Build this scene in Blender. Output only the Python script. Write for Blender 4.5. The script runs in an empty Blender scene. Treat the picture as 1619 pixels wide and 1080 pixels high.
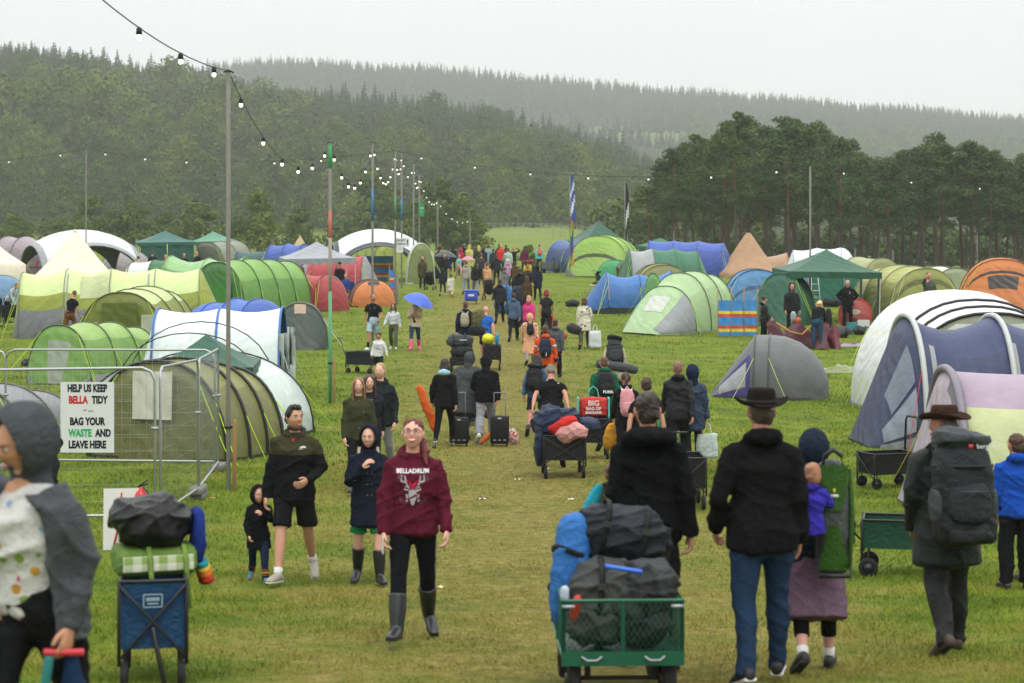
import bpy, math, random
import numpy as np
from mathutils import Vector, Matrix, noise
from mathutils.bvhtree import BVHTree
R = math.radians
S = bpy.context.scene
COL = S.collection
random.seed(7); rng = np.random.default_rng(7)

# ---------------------------------------------------------------- camera, light, exposure
F = 3000.0                      # focal length in photograph pixels (the photo is 1619 wide)
CX, HY = 809.5, 400.0           # column of the optical axis and row of the horizon
cam_d = bpy.data.cameras.new('camera'); cam = bpy.data.objects.new('camera', cam_d); COL.objects.link(cam)
cam.location = (0, 0, 0); cam.rotation_euler = (R(90), 0, 0)
cam_d.sensor_width = 36; cam_d.lens = 36*F/1619; cam_d.shift_y = -(540-HY)/1619
cam_d.clip_end = 6000; cam_d.clip_start = 0.1
cam_d.dof.use_dof = True; cam_d.dof.focus_distance = 34; cam_d.dof.aperture_fstop = 3.2
S.camera = cam
W = bpy.data.worlds.new('World'); S.world = W; W.use_nodes = True
wn = W.node_tree; wn.nodes.clear()
def wnode(t, **k):
    n = wn.nodes.new(t)
    for a, b in k.items(): setattr(n, a, b)
    return n
w_out = wnode('ShaderNodeOutputWorld'); w_add = wnode('ShaderNodeAddShader')
w_sky = wnode('ShaderNodeTexSky', sky_type='NISHITA', sun_disc=False, sun_elevation=R(55), sun_rotation=R(200))
w_b1 = wnode('ShaderNodeBackground'); w_b1.inputs[1].default_value = 0.008
w_b2 = wnode('ShaderNodeBackground'); w_b2.inputs[1].default_value = 0.80
w_tc = wnode('ShaderNodeTexCoord'); w_sp = wnode('ShaderNodeSeparateXYZ'); w_mr = wnode('ShaderNodeMapRange')
w_ns = wnode('ShaderNodeTexNoise'); w_ns.inputs['Scale'].default_value = 2.2; w_ns.inputs['Detail'].default_value = 3
w_mx = wnode('ShaderNodeMix', data_type='RGBA', blend_type='MULTIPLY')
w_cr = wnode('ShaderNodeValToRGB')
L = wn.links.new
L(w_sky.outputs[0], w_b1.inputs[0])
L(w_tc.outputs['Generated'], w_sp.inputs[0])
w_mr.inputs['From Min'].default_value = 0; w_mr.inputs['From Max'].default_value = 1
w_mr.inputs['To Min'].default_value = 0.82; w_mr.inputs['To Max'].default_value = 3.5
L(w_sp.outputs[2], w_mr.inputs[0])
L(w_tc.outputs['Generated'], w_ns.inputs['Vector'])
w_cr.color_ramp.elements[0].color = (.90, .925, .93, 1); w_cr.color_ramp.elements[1].color = (1, 1, .985, 1)
w_cr.color_ramp.elements[0].position = .35; w_cr.color_ramp.elements[1].position = .65
L(w_ns.outputs[0], w_cr.inputs[0])
w_mx.inputs[0].default_value = 1
L(w_mr.outputs[0], w_mx.inputs[6]); L(w_cr.outputs[0], w_mx.inputs[7])
L(w_mx.outputs[2], w_b2.inputs[0])
L(w_b1.outputs[0], w_add.inputs[0]); L(w_b2.outputs[0], w_add.inputs[1]); L(w_add.outputs[0], w_out.inputs[0])
sun_d = bpy.data.lights.new('sun', 'SUN'); sun_d.energy = 1.2; sun_d.angle = R(25); sun_d.color = (1, .97, .93)
sun = bpy.data.objects.new('sun', sun_d); COL.objects.link(sun); sun.rotation_euler = (R(30), R(12), 0)
S.view_settings.view_transform = 'Standard'; S.view_settings.look = 'None'
S.view_settings.exposure = 0.0; S.view_settings.gamma = 1; S.view_settings.use_curve_mapping = False
S.render.engine = 'CYCLES'
S.cycles.use_denoising = True; S.cycles.max_bounces = 5; S.cycles.diffuse_bounces = 3; S.cycles.volume_bounces = 1
S.cycles.transparent_max_bounces = 12; S.cycles.use_adaptive_sampling = True; S.cycles.adaptive_threshold = 0.02

# ---------------------------------------------------------------- ground height
_Y = [2, 6, 8, 12, 14.6, 18.6, 25, 32, 36, 45, 60, 80, 98, 112, 150, 200, 260, 330, 420, 900, 1250, 1500, 1800, 2400]
_near = [-2.2, -2.3, -2.45, -2.75, -3.0, -3.29, -3.5, -3.6, -3.67, -3.5, -3.1, -2.4, -1.9, -1.42]
_cols = [-900, 0, 300, 450, 650, 760, 850, 950, 1080, 1200, 1400, 1619, 2500]
_far = {  # height at Y = 150, 200, 260, 330, 420, 900, 1250, 1500, 1800, 2400
 -900: (-.6, .0, .5, 1.5, 4, 96, 70, 110, 165, 140), 0: (-.6, .0, .5, 1.5, 4, 90, 70, 110, 165, 140),
 300: (-.6, .0, .5, 1.5, 4, 78, 68, 110, 172, 150), 450: (-.6, .0, .4, 1.5, 4, 68, 62, 110, 177, 150),
 650: (-.6, .0, .3, 2, 4, 64, 58, 105, 171, 150), 760: (-.6, .0, -1.0+.0, 3.2, 5.2, 60, 60, 104, 166, 140),
 850: (-.6, -.1, 1.0, 3.2, 5.2, 52, 64, 102, 160, 140), 950: (-.9, -.8, .6, 2.4, 4.6, 44, 74, 100, 155, 130),
 1080: (-1.4, -1.5, -1.4, -.6, 1, 30, 70, 102, 148, 130), 1200: (-1.5, -1.8, -1.8, -1.5, -1, 20, 60, 100, 142, 125),
 1400: (-1.5, -1.8, -1.8, -1.5, -1, 18, 58, 95, 132, 115), 1619: (-1.5, -1.8, -1.8, -1.5, -1, 16, 56, 88, 122, 105),
 2500: (-1.5, -1.8, -1.8, -1.5, -1, 16, 50, 80, 115, 100)}
_far[760] = (-.6, -.05, 1.0, 3.2, 5.2, 60, 60, 104, 166, 140)
_T = np.array([_near+list(_far[c]) for c in _cols]); _LY = np.log(_Y); _U = (np.array(_cols)-CX)/F
def G(x, y):
    x = np.asarray(x, float); y = np.maximum(np.asarray(y, float), 2.0)
    u = np.clip(x/y, _U[0], _U[-1]); ly = np.clip(np.log(y), _LY[0], _LY[-1])
    i = np.clip(np.searchsorted(_U, u)-1, 0, len(_U)-2); j = np.clip(np.searchsorted(_LY, ly)-1, 0, len(_LY)-2)
    a = (u-_U[i])/(_U[i+1]-_U[i]); b = (ly-_LY[j])/(_LY[j+1]-_LY[j])
    a = a*a*(3-2*a)
    z = (_T[i, j]*(1-a)*(1-b)+_T[i+1, j]*a*(1-b)+_T[i, j+1]*(1-a)*b+_T[i+1, j+1]*a*b)
    z = z + .03*np.sin(x*.9+y*.37)*np.cos(y*.6-x*.2)*np.minimum(1, y/12)
    return z
def gz(x, y): return float(G(x, y))
_YS = np.exp(np.linspace(math.log(5.5), math.log(400), 900))
def YAT(px, py):                # distance at which the ground shows at this column and row
    ys = HY - F*G((px-CX)/F*_YS, _YS)/_YS
    k = np.where(ys <= py)[0]
    return float(_YS[k[0]]) if len(k) else 400.0
def P(px, py, Y=None):
    Y = Y or YAT(px, py); x = (px-CX)/F*Y
    return Vector((x, Y, gz(x, Y)))
def PD(px, Y): return P(px, 0, Y)

# ---------------------------------------------------------------- objects
def link(name, data, parent=None):
    o = bpy.data.objects.new(name, data); COL.objects.link(o)
    if parent is not None: o.parent = parent
    return o
def tag(o, label=None, cat=None, group=None, kind=None):
    if label: o['label'] = label
    if cat: o['category'] = cat
    if group: o['group'] = group
    if kind: o['kind'] = kind
    return o
def thing(name, loc, rz=0, label=None, cat=None, group=None):
    o = link(name, None); o.location = loc; o.rotation_euler = (0, 0, rz); o.empty_display_size = .2
    return tag(o, label, cat, group)
def copytree(o, parent=None):
    c = o.copy(); COL.objects.link(c)
    if parent is not None: c.parent = parent
    for ch in o.children: copytree(ch, c)
    return c

class MB:
    def __init__(s): s.v = []; s.f = []; s.m = []
    def add(s, vs, fs, m=0):
        b = len(s.v); s.v.extend(tuple(map(float, p)) for p in vs)
        for f in fs: s.f.append(tuple(b+i for i in f)); s.m.append(m)
        return s
    def box(s, c, d, m=0, rz=0, rx=0, ry=0, taper=1.0):
        M = Matrix.Translation(c) @ Matrix.Rotation(rz, 4, 'Z') @ Matrix.Rotation(rx, 4, 'X') @ Matrix.Rotation(ry, 4, 'Y')
        x, y, z = [q/2 for q in d]; t = taper
        vs = [M @ Vector(p) for p in ((-x, -y, -z), (x, -y, -z), (x, y, -z), (-x, y, -z), (-x*t, -y*t, z), (x*t, -y*t, z), (x*t, y*t, z), (-x*t, y*t, z))]
        return s.add(vs, [(0, 3, 2, 1), (4, 5, 6, 7), (0, 1, 5, 4), (1, 2, 6, 5), (2, 3, 7, 6), (3, 0, 4, 7)], m)
    def rbox(s, c, d, r=.02, m=0, rz=0, n=2):      # box with rounded vertical and horizontal edges, by loft
        x, y, z = [q/2 for q in d]; r = min(r, x*.99, y*.99, z*.99)
        rings = []
        prof = [(z-r+r*math.sin(a), r*(1-math.cos(a))) for a in [math.pi/2*k/n for k in range(n+1)]]
        lv = [(-h, i) for h, i in reversed(prof)] + [(h, i) for h, i in prof]
        M = Matrix.Translation(c) @ Matrix.Rotation(rz, 4, 'Z')
        for h, ins in lv:
            ring = []
            for sx, sy, a0 in ((1, 1, 0), (-1, 1, 90), (-1, -1, 180), (1, -1, 270)):
                for k in range(n+1):
                    a = R(a0+90*k/n)
                    ring.append(M @ Vector((sx*(x-r)+(r-ins)*math.cos(a), sy*(y-r)+(r-ins)*math.sin(a), h)))
            rings.append(ring)
        return s.rings(rings, m)
    def rings(s, rings, m=0, cap=True, closed=True):
        n = len(rings[0]); vs = [p for r in rings for p in r]; fs = []
        for i in range(len(rings)-1):
            for k in range(n if closed else n-1):
                k2 = (k+1) % n
                fs.append((i*n+k, i*n+k2, (i+1)*n+k2, (i+1)*n+k))
        if cap:
            fs.append(tuple(reversed(range(n)))); fs.append(tuple((len(rings)-1)*n+k for k in range(n)))
        return s.add(vs, fs, m)
    def loft(s, pts, rad, ref=(1, 0, 0), n=12, m=0, cap=.6, sup=2.0):
        # closed tube through pts; rad = (a, b) radii, a along ref; rounded ends
        pts = [Vector(p) for p in pts]; rad = [(r, r) if isinstance(r, (int, float)) else r for r in rad]
        ref = Vector(ref)
        st = []
        for i, p in enumerate(pts):
            t = (pts[min(i+1, len(pts)-1)]-pts[max(i-1, 0)])
            if t.length < 1e-9: t = Vector((0, 0, 1))
            t.normalize()
            x = ref-t*ref.dot(t)
            if x.length < 1e-3: x = Vector((0, 1, 0))-t*t.y
            x.normalize(); y = t.cross(x); st.append((p, x, y, t, rad[i]))
        if cap:
            p, x, y, t, r = st[0]; h = min(r)*cap
            e0 = [(p-t*h*math.sin(a), x, y, t, (r[0]*math.cos(a)+1e-4, r[1]*math.cos(a)+1e-4)) for a in (R(82), R(55), R(28))]
            p, x, y, t, r = st[-1]; h = min(r)*cap
            e1 = [(p+t*h*math.sin(a), x, y, t, (r[0]*math.cos(a)+1e-4, r[1]*math.cos(a)+1e-4)) for a in (R(28), R(55), R(82))]
            st = e0+st+e1
        cs = []
        for k in range(n):
            a = 2*math.pi*k/n; c, q = math.cos(a), math.sin(a)
            cs.append((math.copysign(abs(c)**(2/sup), c), math.copysign(abs(q)**(2/sup), q)))
        return s.rings([[p+x*r[0]*c+y*r[1]*q for c, q in cs] for p, x, y, t, r in st], m)
    def tube(s, pts, r, n=6, m=0): return s.loft(pts, [r]*len(pts), (.31, .2, .9), n, m, cap=.3)
    def ell(s, c, r, m=0, nu=14, nv=9, M=None):
        rings = []; c = Vector(c)
        for i in range(nv+1):
            a = math.pi*(i+.02 if i == 0 else (i-.02 if i == nv else i))/nv
            ring = []
            for k in range(nu):
                b = 2*math.pi*k/nu; q = Vector((r[0]*math.sin(a)*math.cos(b), r[1]*math.sin(a)*math.sin(b), -r[2]*math.cos(a)))
                ring.append(c+(M @ q if M else q))
            rings.append(ring)
        return s.rings(rings, m)
    def lathe(s, prof, c=(0, 0, 0), n=16, m=0, axis='z', cap=True):
        rings = []
        for r, h in prof:
            ring = []
            for k in range(n):
                a = 2*math.pi*k/n; u, v = max(r, 1e-4)*math.cos(a), max(r, 1e-4)*math.sin(a)
                ring.append((c[0]+u, c[1]+v, c[2]+h) if axis == 'z' else (c[0]+h, c[1]+u, c[2]+v) if axis == 'x' else (c[0]+v, c[1]+h, c[2]+u))
            rings.append(ring)
        return s.rings(rings, m, cap)
    def grid(s, g, m=0, mf=None):       # g: rows of points (open sheet); mf(i, k) -> material
        n = len(g[0]); b = len(s.v); s.v.extend(tuple(map(float, p)) for r in g for p in r)
        for i in range(len(g)-1):
            for k in range(n-1):
                s.f.append((b+i*n+k, b+i*n+k+1, b+(i+1)*n+k+1, b+(i+1)*n+k)); s.m.append(mf(i, k) if mf else m)
        return s
    def mesh(s, name, mats=(), smooth=True):
        me = bpy.data.meshes.new(name); me.from_pydata(s.v, [], s.f)
        for m in mats: me.materials.append(m)
        if len(mats) > 1: me.polygons.foreach_set('material_index', s.m)
        if smooth: me.polygons.foreach_set('use_smooth', [True]*len(s.f))
        me.update(); return me
    def build(s, name, mats, parent=None, smooth=True, label=None):
        if not isinstance(mats, (list, tuple)): mats = [mats]
        o = link(name, s.mesh(name, mats, smooth), parent)
        if label: o['label'] = label
        return o
def autosmooth(o, deg=40):
    me = o.data
    try: me.set_sharp_from_angle(angle=R(deg))
    except Exception: pass
    return o

# ---------------------------------------------------------------- materials
_MC = {}
def srgb(h):
    h = h.lstrip('#'); h = h if len(h) == 6 else ''.join(q*2 for q in h); c = [int(h[i:i+2], 16)/255 for i in (0, 2, 4)]
    return tuple(((x/12.92) if x <= .04045 else ((x+.055)/1.055)**2.4) for x in c)
def col(c): return srgb(c) if isinstance(c, str) else tuple(c)
class NT:
    def __init__(s, name):
        s.m = bpy.data.materials.new(name); s.m.use_nodes = True; s.t = s.m.node_tree
        s.b = s.t.nodes['Principled BSDF']; s.L = s.t.links.new
    def n(s, t, **k):
        q = s.t.nodes.new(t)
        for a, b in k.items():
            if isinstance(a, str) and hasattr(q, a) and not a.startswith('i_'): setattr(q, a, b)
        return q
    def noise(s, scale, detail=3, rough=.5, vec=None, dist=0):
        q = s.n('ShaderNodeTexNoise'); q.inputs['Scale'].default_value = scale; q.inputs['Detail'].default_value = detail
        q.inputs['Roughness'].default_value = rough; q.inputs['Distortion'].default_value = dist
        if vec is not None: s.L(vec, q.inputs['Vector'])
        return q.outputs[0]
    def ramp(s, fac, stops, interp='LINEAR'):
        q = s.n('ShaderNodeValToRGB'); cr = q.color_ramp; cr.interpolation = interp
        while len(cr.elements) < len(stops): cr.elements.new(.5)
        for e, (p, c) in zip(cr.elements, stops): e.position = p; e.color = tuple(c)[:3]+(1,)
        s.L(fac, q.inputs[0]); return q.outputs[0]
    def mix(s, fac, a, b, mode='MIX'):
        q = s.n('ShaderNodeMix', data_type='RGBA', blend_type=mode)
        for i, x in ((0, fac), (6, a), (7, b)):
            if hasattr(x, 'is_output'): s.L(x, q.inputs[i])
            else: q.inputs[i].default_value = x if i == 0 else tuple(x)[:3]+(1,)
        return q.outputs[2]
    def math(s, op, a, b=0, c=0):
        q = s.n('ShaderNodeMath', operation=op)
        for i, x in enumerate((a, b, c)):
            if hasattr(x, 'is_output'): s.L(x, q.inputs[i])
            else: q.inputs[i].default_value = x
        return q.outputs[0]
    def obj(s): return s.n('ShaderNodeTexCoord').outputs['Object']
    def pos(s): return s.n('ShaderNodeNewGeometry').outputs['Position']
    def sep(s, v):
        q = s.n('ShaderNodeSeparateXYZ'); s.L(v, q.inputs[0]); return q.outputs
    def bump(s, h, strength=.3, dist=.01):
        q = s.n('ShaderNodeBump'); q.inputs['Strength'].default_value = strength; q.inputs['Distance'].default_value = dist
        s.L(h, q.inputs['Height']); s.L(q.outputs[0], s.b.inputs['Normal'])
    def set(s, color=None, rough=None, metal=None, spec=None):
        if color is not None:
            if hasattr(color, 'is_output'): s.L(color, s.b.inputs['Base Color'])
            else: s.b.inputs['Base Color'].default_value = tuple(color)[:3]+(1,)
        if rough is not None: s.b.inputs['Roughness'].default_value = rough
        if metal is not None: s.b.inputs['Metallic'].default_value = metal
        if spec is not None: s.b.inputs['Specular IOR Level'].default_value = spec
        return s
def plain(name, c, rough=.6, metal=0, spec=.4, var=.12, scale=9):
    k = ('p', name, str(c), rough, metal)
    if k in _MC: return _MC[k]
    t = NT(name); c = col(c)
    t.set(t.mix(t.noise(scale, 4, .6, t.obj()), [x*(1-var) for x in c], [min(1, x*(1+var)) for x in c]), rough, metal, spec)
    _MC[k] = t.m; return t.m
def cloth(c, kind='cotton', c2=None, z=None, spots=None, sc=30):
    """woven cloth. c2 + z: second colour above height z (a yoke). spots: printed motif colours."""
    k = ('c', str(c), kind, str(c2), z, str(spots), sc)
    if k in _MC: return _MC[k]
    t = NT(kind+'_cloth'); base = col(c); o = t.obj()
    src = base
    if c2 is not None and z is not None:
        f = t.math('GREATER_THAN', t.sep(o)[2], z); src = t.mix(f, base, col(c2))
    elif c2 is not None:
        f = t.ramp(t.noise(sc, 2, .5, o), [(.47, (0, 0, 0)), (.53, (1, 1, 1))]); src = t.mix(f, base, col(c2))
    if spots:
        v = t.n('ShaderNodeTexVoronoi', feature='F1'); v.inputs['Scale'].default_value = sc; t.L(o, v.inputs['Vector'])
        v.inputs['Randomness'].default_value = .8
        hs = t.sep(v.outputs['Color'])[0]; nn = len(spots)
        cc = t.ramp(hs, [(i/nn, col(q)) for i, q in enumerate(spots)], 'CONSTANT')
        dd = t.math('ADD', v.outputs['Distance'], t.math('MULTIPLY', t.noise(sc*3, 2, .5, o), .25))
        src = t.mix(t.math('LESS_THAN', dd, .42), src, cc)
    n1 = t.noise(7, 4, .6, o)
    dark = t.mix(t.ramp(n1, [(.3, (.86,)*3), (.7, (1.08,)*3)]), (0, 0, 0), (1, 1, 1))
    t.set(t.mix(1.0, src, t.ramp(n1, [(.3, (.84,)*3), (.72, (1,)*3)]), 'MULTIPLY'))
    src2 = None; rg = {'cotton': .9, 'shell': .55, 'puffer': .5, 'denim': .85, 'rubber': .35, 'knit': .95, 'nylon': .6}.get(kind, .8)
    t.set(rough=rg, spec=.08 if rg > .7 else .22)
    fine = {'denim': 300, 'knit': 120}.get(kind, 45)
    h = t.math('ADD', t.math('MULTIPLY', t.noise(fine, 2, .5, o), .2), t.noise(9, 6, .62, o, 2.2))
    t.bump(h, .8 if kind != 'rubber' else .2, .03)
    _MC[k] = t.m; return t.m
def metal(c='#8d9091', rough=.45): return plain('metal', c, rough, .85, .5, .15, 20)
def plastic(c, rough=.45): return plain('plastic', c, rough, 0, .45, .06)
BLACKM = plain('black_frame', '#161616', .5); GREYM = metal('#9a9d9e', .5)
# ---------------------------------------------------------------- terrain
def ground_colour(t, blade=False):
    p = t.pos(); x, y, z = t.sep(p)
    big = t.noise(.16, 3, .55, p); mid = t.noise(.9, 4, .6, p, .6); fine = t.noise(6, 4, .65, p); tiny = t.noise(38, 4, .7, p)
    green = t.ramp(mid, [(.28, (.062, .105, .008)), (.5, (.118, .172, .012)), (.72, (.190, .222, .022))])
    straw = t.ramp(fine, [(.25, (.10, .085, .020)), (.5, (.195, .158, .040)), (.75, (.30, .245, .09))])
    # the trodden track runs up the middle, following the walkers
    c = t.math('ADD', t.math('MULTIPLY', y, -.028), .9)          # centre line x(y)
    c2 = t.math('ADD', c, t.math('MULTIPLY', t.math('MULTIPLY', y, y), .00005))
    d = t.math('ABSOLUTE', t.math('SUBTRACT', x, c2))
    hw = t.math('ADD', 4.1, t.math('MULTIPLY', y, -.008))
    k = t.math('SUBTRACT', 1, t.math('DIVIDE', d, hw))
    k = t.math('ADD', k, t.math('MULTIPLY', t.math('SUBTRACT', mid, .5), 2.4))
    k = t.math('ADD', k, t.math('MULTIPLY', t.math('SUBTRACT', fine, .5), .9))
    tread = t.ramp(k, [(.0, (0,)*3), (.45, (.52,)*3), (1, (.86,)*3)])
    lim = t.ramp(t.math('DIVIDE', y, 200), [(.0, (1,)*3), (.5, (1,)*3), (.62, (0,)*3)])
    patch = t.ramp(big, [(.5, (0,)*3), (.72, (.4,)*3)])
    f = t.math('MAXIMUM', t.math('MULTIPLY', tread, lim), t.math('MULTIPLY', patch, .55))
    f = t.math('MULTIPLY', f, t.ramp(t.math('DIVIDE', y, 250), [(.62, (1,)*3), (.8, (.15,)*3)]))
    c = t.mix(f, green, straw)
    # worn earth showing in the middle of the track
    e = t.math('MULTIPLY', t.ramp(t.noise(2.6, 5, .7, p, .4), [(.57, (0,)*3), (.68, (1,)*3)]), t.math('MULTIPLY', tread, lim))
    if not blade:
        c = t.mix(t.math('MULTIPLY', e, .75), c, (.085, .060, .028))
        c = t.mix(.75, c, t.mix(1., t.ramp(tiny, [(.25, (.45,)*3), (.5, (.95,)*3), (.75, (1.3,)*3)]), t.ramp(t.noise(14, 4, .7, p), [(.3, (.6,)*3), (.6, (1.1,)*3)]), 'MULTIPLY'), 'MULTIPLY')
        t.bump(t.math('ADD', tiny, fine), .7, .05)
    return c
t = NT('meadow'); t.set(ground_colour(t), .95, spec=.15); MEADOW = t.m
t = NT('far_field')
p = t.pos(); t.set(t.ramp(t.noise(.03, 5, .7, p, .5), [(.3, (.085, .125, .018)), (.55, (.12, .16, .026)), (.75, (.15, .175, .04))]), .95, spec=.1); FIELD = t.m
t = NT('forest_floor'); t.set(t.ramp(t.noise(.05, 6, .7, t.pos()), [(.3, (.016, .022, .008)), (.7, (.032, .042, .013))]), 1, spec=.05); FLOOR = t.m
t = NT('clearing'); t.set(t.ramp(t.noise(.03, 6, .75, t.pos()), [(.35, (.05, .07, .025)), (.6, (.09, .12, .04)), (.75, (.13, .15, .06))]), 1, spec=.05); CLEAR = t.m
us = np.linspace(_U[0]*1.05, _U[-1]*1.05, 170)
def sheet(name, y0, y1, ny, mats, mf=None, u=us):
    ys = np.exp(np.linspace(math.log(y0), math.log(y1), ny))
    mb = MB()
    XX = u[None, :]*ys[:, None]; YY = np.repeat(ys[:, None], len(u), 1); ZZ = G(XX, YY)
    mb.grid([[(XX[i, j], YY[i, j], ZZ[i, j]) for j in range(len(u))] for i in range(ny)], 0,
            (lambda i, k: mf(u[k]*F+CX, ys[i])) if mf else None)
    o = mb.build(name, mats); tag(o, kind='structure'); return o
sheet('ground', 2.0, 205, 230, [MEADOW], u=np.linspace(-1.3, 1.3, 150))
sheet('field', 205, 430, 40, [FIELD])
def hillmat(px, y):
    if 925 < px < 1100 and 1235 < y < 1480: return 1
    return 0
sheet('hills', 430, 2300, 110, [FLOOR, CLEAR], hillmat)
# distant ground right round the viewer, below everything else
mb = MB(); mb.add([(-2600, -60, -9), (2600, -60, -9), (2600, 2500, -9), (-2600, 2500, -9)], [(0, 1, 2, 3)])
mb.v = [(-900, -80, -3.4), (900, -80, -3.4), (900, 2.5, -3.4), (-900, 2.5, -3.4)]
tag(mb.build('ground_behind', [FIELD]), kind='structure')

# ---------------------------------------------------------------- grass blades
def grass_field():
    V = []; Fc = []
    t = NT('grass_blade'); c = ground_colour(t, True)
    t.set(t.mix(1.0, c, t.ramp(t.noise(55, 2, .5, t.pos()), [(.3, (.75, .8, .7)), (.5, (1.15, 1.15, 1.0)), (.72, (1.6, 1.45, 1.3))]), 'MULTIPLY'), .7, spec=.15)
    t.b.inputs['Subsurface Weight'].default_value = 0
    for (y0, y1, dens, hh, ww) in ((8.0, 13, 4200, .050, .0032), (13, 20, 2300, .052, .0042), (20, 32, 1000, .055, .0065), (32, 55, 260, .06, .012), (55, 95, 55, .065, .02)):
        area = .30*(y1*y1-y0*y0); n = int(area*dens)
        y = np.sqrt(rng.uniform(y0*y0, y1*y1, n)); u = rng.uniform(-.30, .30, n)
        x = u*y
        # thin out on the track and clump elsewhere
        cl = .9-.028*y+.00005*y*y; tr = np.clip(1-np.abs(x-cl)/(3.6-.008*y), 0, 1)
        clump = .5+.5*np.sin(x*2.1+np.sin(y*1.7)*2)*np.sin(y*1.3+np.sin(x*1.1)*2)
        keep = rng.uniform(0, 1, n) < (1-.45*tr)*(.45+.55*clump)
        x, y, clump, tr = x[keep], y[keep], clump[keep], tr[keep]; n = len(x)
        h = hh*rng.uniform(.35, 1.0, n)*(1-.5*tr)*(.7+.6*clump)
        tall = rng.uniform(0, 1, n) < .012; h[tall] *= 1.9
        a = rng.uniform(0, 2*math.pi, n); w = ww*rng.uniform(.6, 1.2, n); ln = h*rng.uniform(.3, 1.3, n); b = rng.uniform(0, 2*math.pi, n)
        z = G(x, y)-.004
        dx, dy = np.cos(a)*w, np.sin(a)*w
        v = np.stack([np.stack([x-dx, y-dy, z], 1), np.stack([x+dx, y+dy, z], 1), np.stack([x+np.cos(b)*ln, y+np.sin(b)*ln, z+h], 1)], 1)
        V.append(v.reshape(-1, 3))
    v = np.concatenate(V); nt = len(v)//3
    me = bpy.data.meshes.new('grass'); me.vertices.add(len(v)); me.vertices.foreach_set('co', v.ravel())
    me.loops.add(len(v)); me.loops.foreach_set('vertex_index', np.arange(len(v), dtype=np.int32))
    me.polygons.add(nt); me.polygons.foreach_set('loop_start', np.arange(0, len(v), 3, dtype=np.int32))
    me.materials.append(t.m); me.update(calc_edges=True)
    tag(link('grass', me), 'short trodden camp grass', None, None, 'stuff')
grass_field()

# ---------------------------------------------------------------- trees
def leafmat(name, a, b, c, sc=.7):
    t = NT(name); oi = t.n('ShaderNodeObjectInfo').outputs['Random']
    p = t.obj(); base = t.ramp(t.noise(sc, 3, .6, p), [(.3, a), (.55, b), (.8, c)])
    v = t.ramp(oi, [(0, (.72, .80, .8)), (.5, (1, 1, 1)), (1, (1.25, 1.12, .85))])
    g = t.noise(.011, 3, .6, t.pos())
    w = t.ramp(g, [(.35, (.8, .85, .9)), (.65, (1.2, 1.1, .9))])
    t.set(t.mix(1.0, t.mix(1.0, base, v, 'MULTIPLY'), w, 'MULTIPLY'), .8, spec=.12)
    return t.m
NEEDLE = leafmat('spruce_needles', (.022, .044, .018), (.036, .062, .022), (.055, .082, .028), .5)
BROAD = leafmat('broad_leaves', (.030, .062, .014), (.052, .088, .018), (.085, .118, .022), .25)
BROADY = leafmat('yellow_green_leaves', (.040, .078, .014), (.080, .120, .018), (.14, .17, .026), .3)
PINEN = leafmat('pine_needles', (.036, .068, .024), (.064, .104, .034), (.105, .150, .048), .5)
BARK = plain('bark', (.06, .05, .04), .95, 0, .1, .4, 3)
t = NT('pine_bark'); z = t.sep(t.obj())[2]
PBARK = t.set(t.mix(t.ramp(t.math('DIVIDE', z, 20), [(.2, (0,)*3), (.5, (1,)*3)]), (.07, .052, .042), (.17, .085, .05)), .95, spec=.1).m
def cards(V, cen, size, n_or=None, flat=0., rs=None):
    """leaf-sized triangles/quads at the given centres with random facing"""
    rs = rs or rng; n = len(cen)
    a = rs.normal(size=(n, 3)); a /= np.linalg.norm(a, axis=1)[:, None]
    b = rs.normal(size=(n, 3)); 
    if n_or is not None: a = a*(1-flat)+n_or*flat; a /= np.linalg.norm(a, axis=1)[:, None]
    b -= (b*a).sum(1)[:, None]*a; b /= np.linalg.norm(b, axis=1)[:, None]; c = np.cross(a, b)
    s = (size*rs.uniform(.6, 1.3, n))[:, None]
    q = np.stack([cen-b*s, cen+c*s*.55, cen+b*s, cen-c*s*.55], 1)
    V.append(q.reshape(-1, 3)); V
def quadmesh(name, v, mat):
    n = len(v)//4; me = bpy.data.meshes.new(name); me.vertices.add(len(v)); me.vertices.foreach_set('co', v.ravel())
    me.loops.add(len(v)); me.loops.foreach_set('vertex_index', np.arange(len(v), dtype=np.int32))
    me.polygons.add(n); me.polygons.foreach_set('loop_start', np.arange(0, len(v), 4, dtype=np.int32))
    me.materials.append(mat); me.update(calc_edges=True); return me
def crown_broad(h, w, n, lobes=14, low=.12, seed=0, leaf=.3):
    rs = np.random.default_rng(seed); V = []; cen = []
    for i in range(lobes):
        f = rs.uniform(low, 1); rr = w*.5*math.sin(min(1, (1-f)*1.25+.12)*math.pi/1.9)*rs.uniform(.45, .8)
        a = rs.uniform(0, 6.28); r = w*rs.uniform(.13, .23)*(1.2-.45*f)
        cen.append((rr*math.cos(a), rr*math.sin(a), h*(low+(1-low)*f)-r*.5, r))
    cen.append((0, 0, h*.5, w*.30)); cen.append((0, 0, h*.76, w*.22)); cen.append((0, 0, h*.3, w*.28))
    tot = sum(c[3]**2 for c in cen)
    for x, y, z, r in cen:
        k = max(8, int(n*r*r/tot)); d = rs.normal(size=(k, 3)); d /= np.linalg.norm(d, axis=1)[:, None]
        rad = r*rs.uniform(.72, 1.08, k)
        c = np.array([x, y, z])+d*rad[:, None]*np.array([1, 1, .82])
        cards(V, c, np.full(k, leaf), d, .72, rs)
    return np.concatenate(V)
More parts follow.
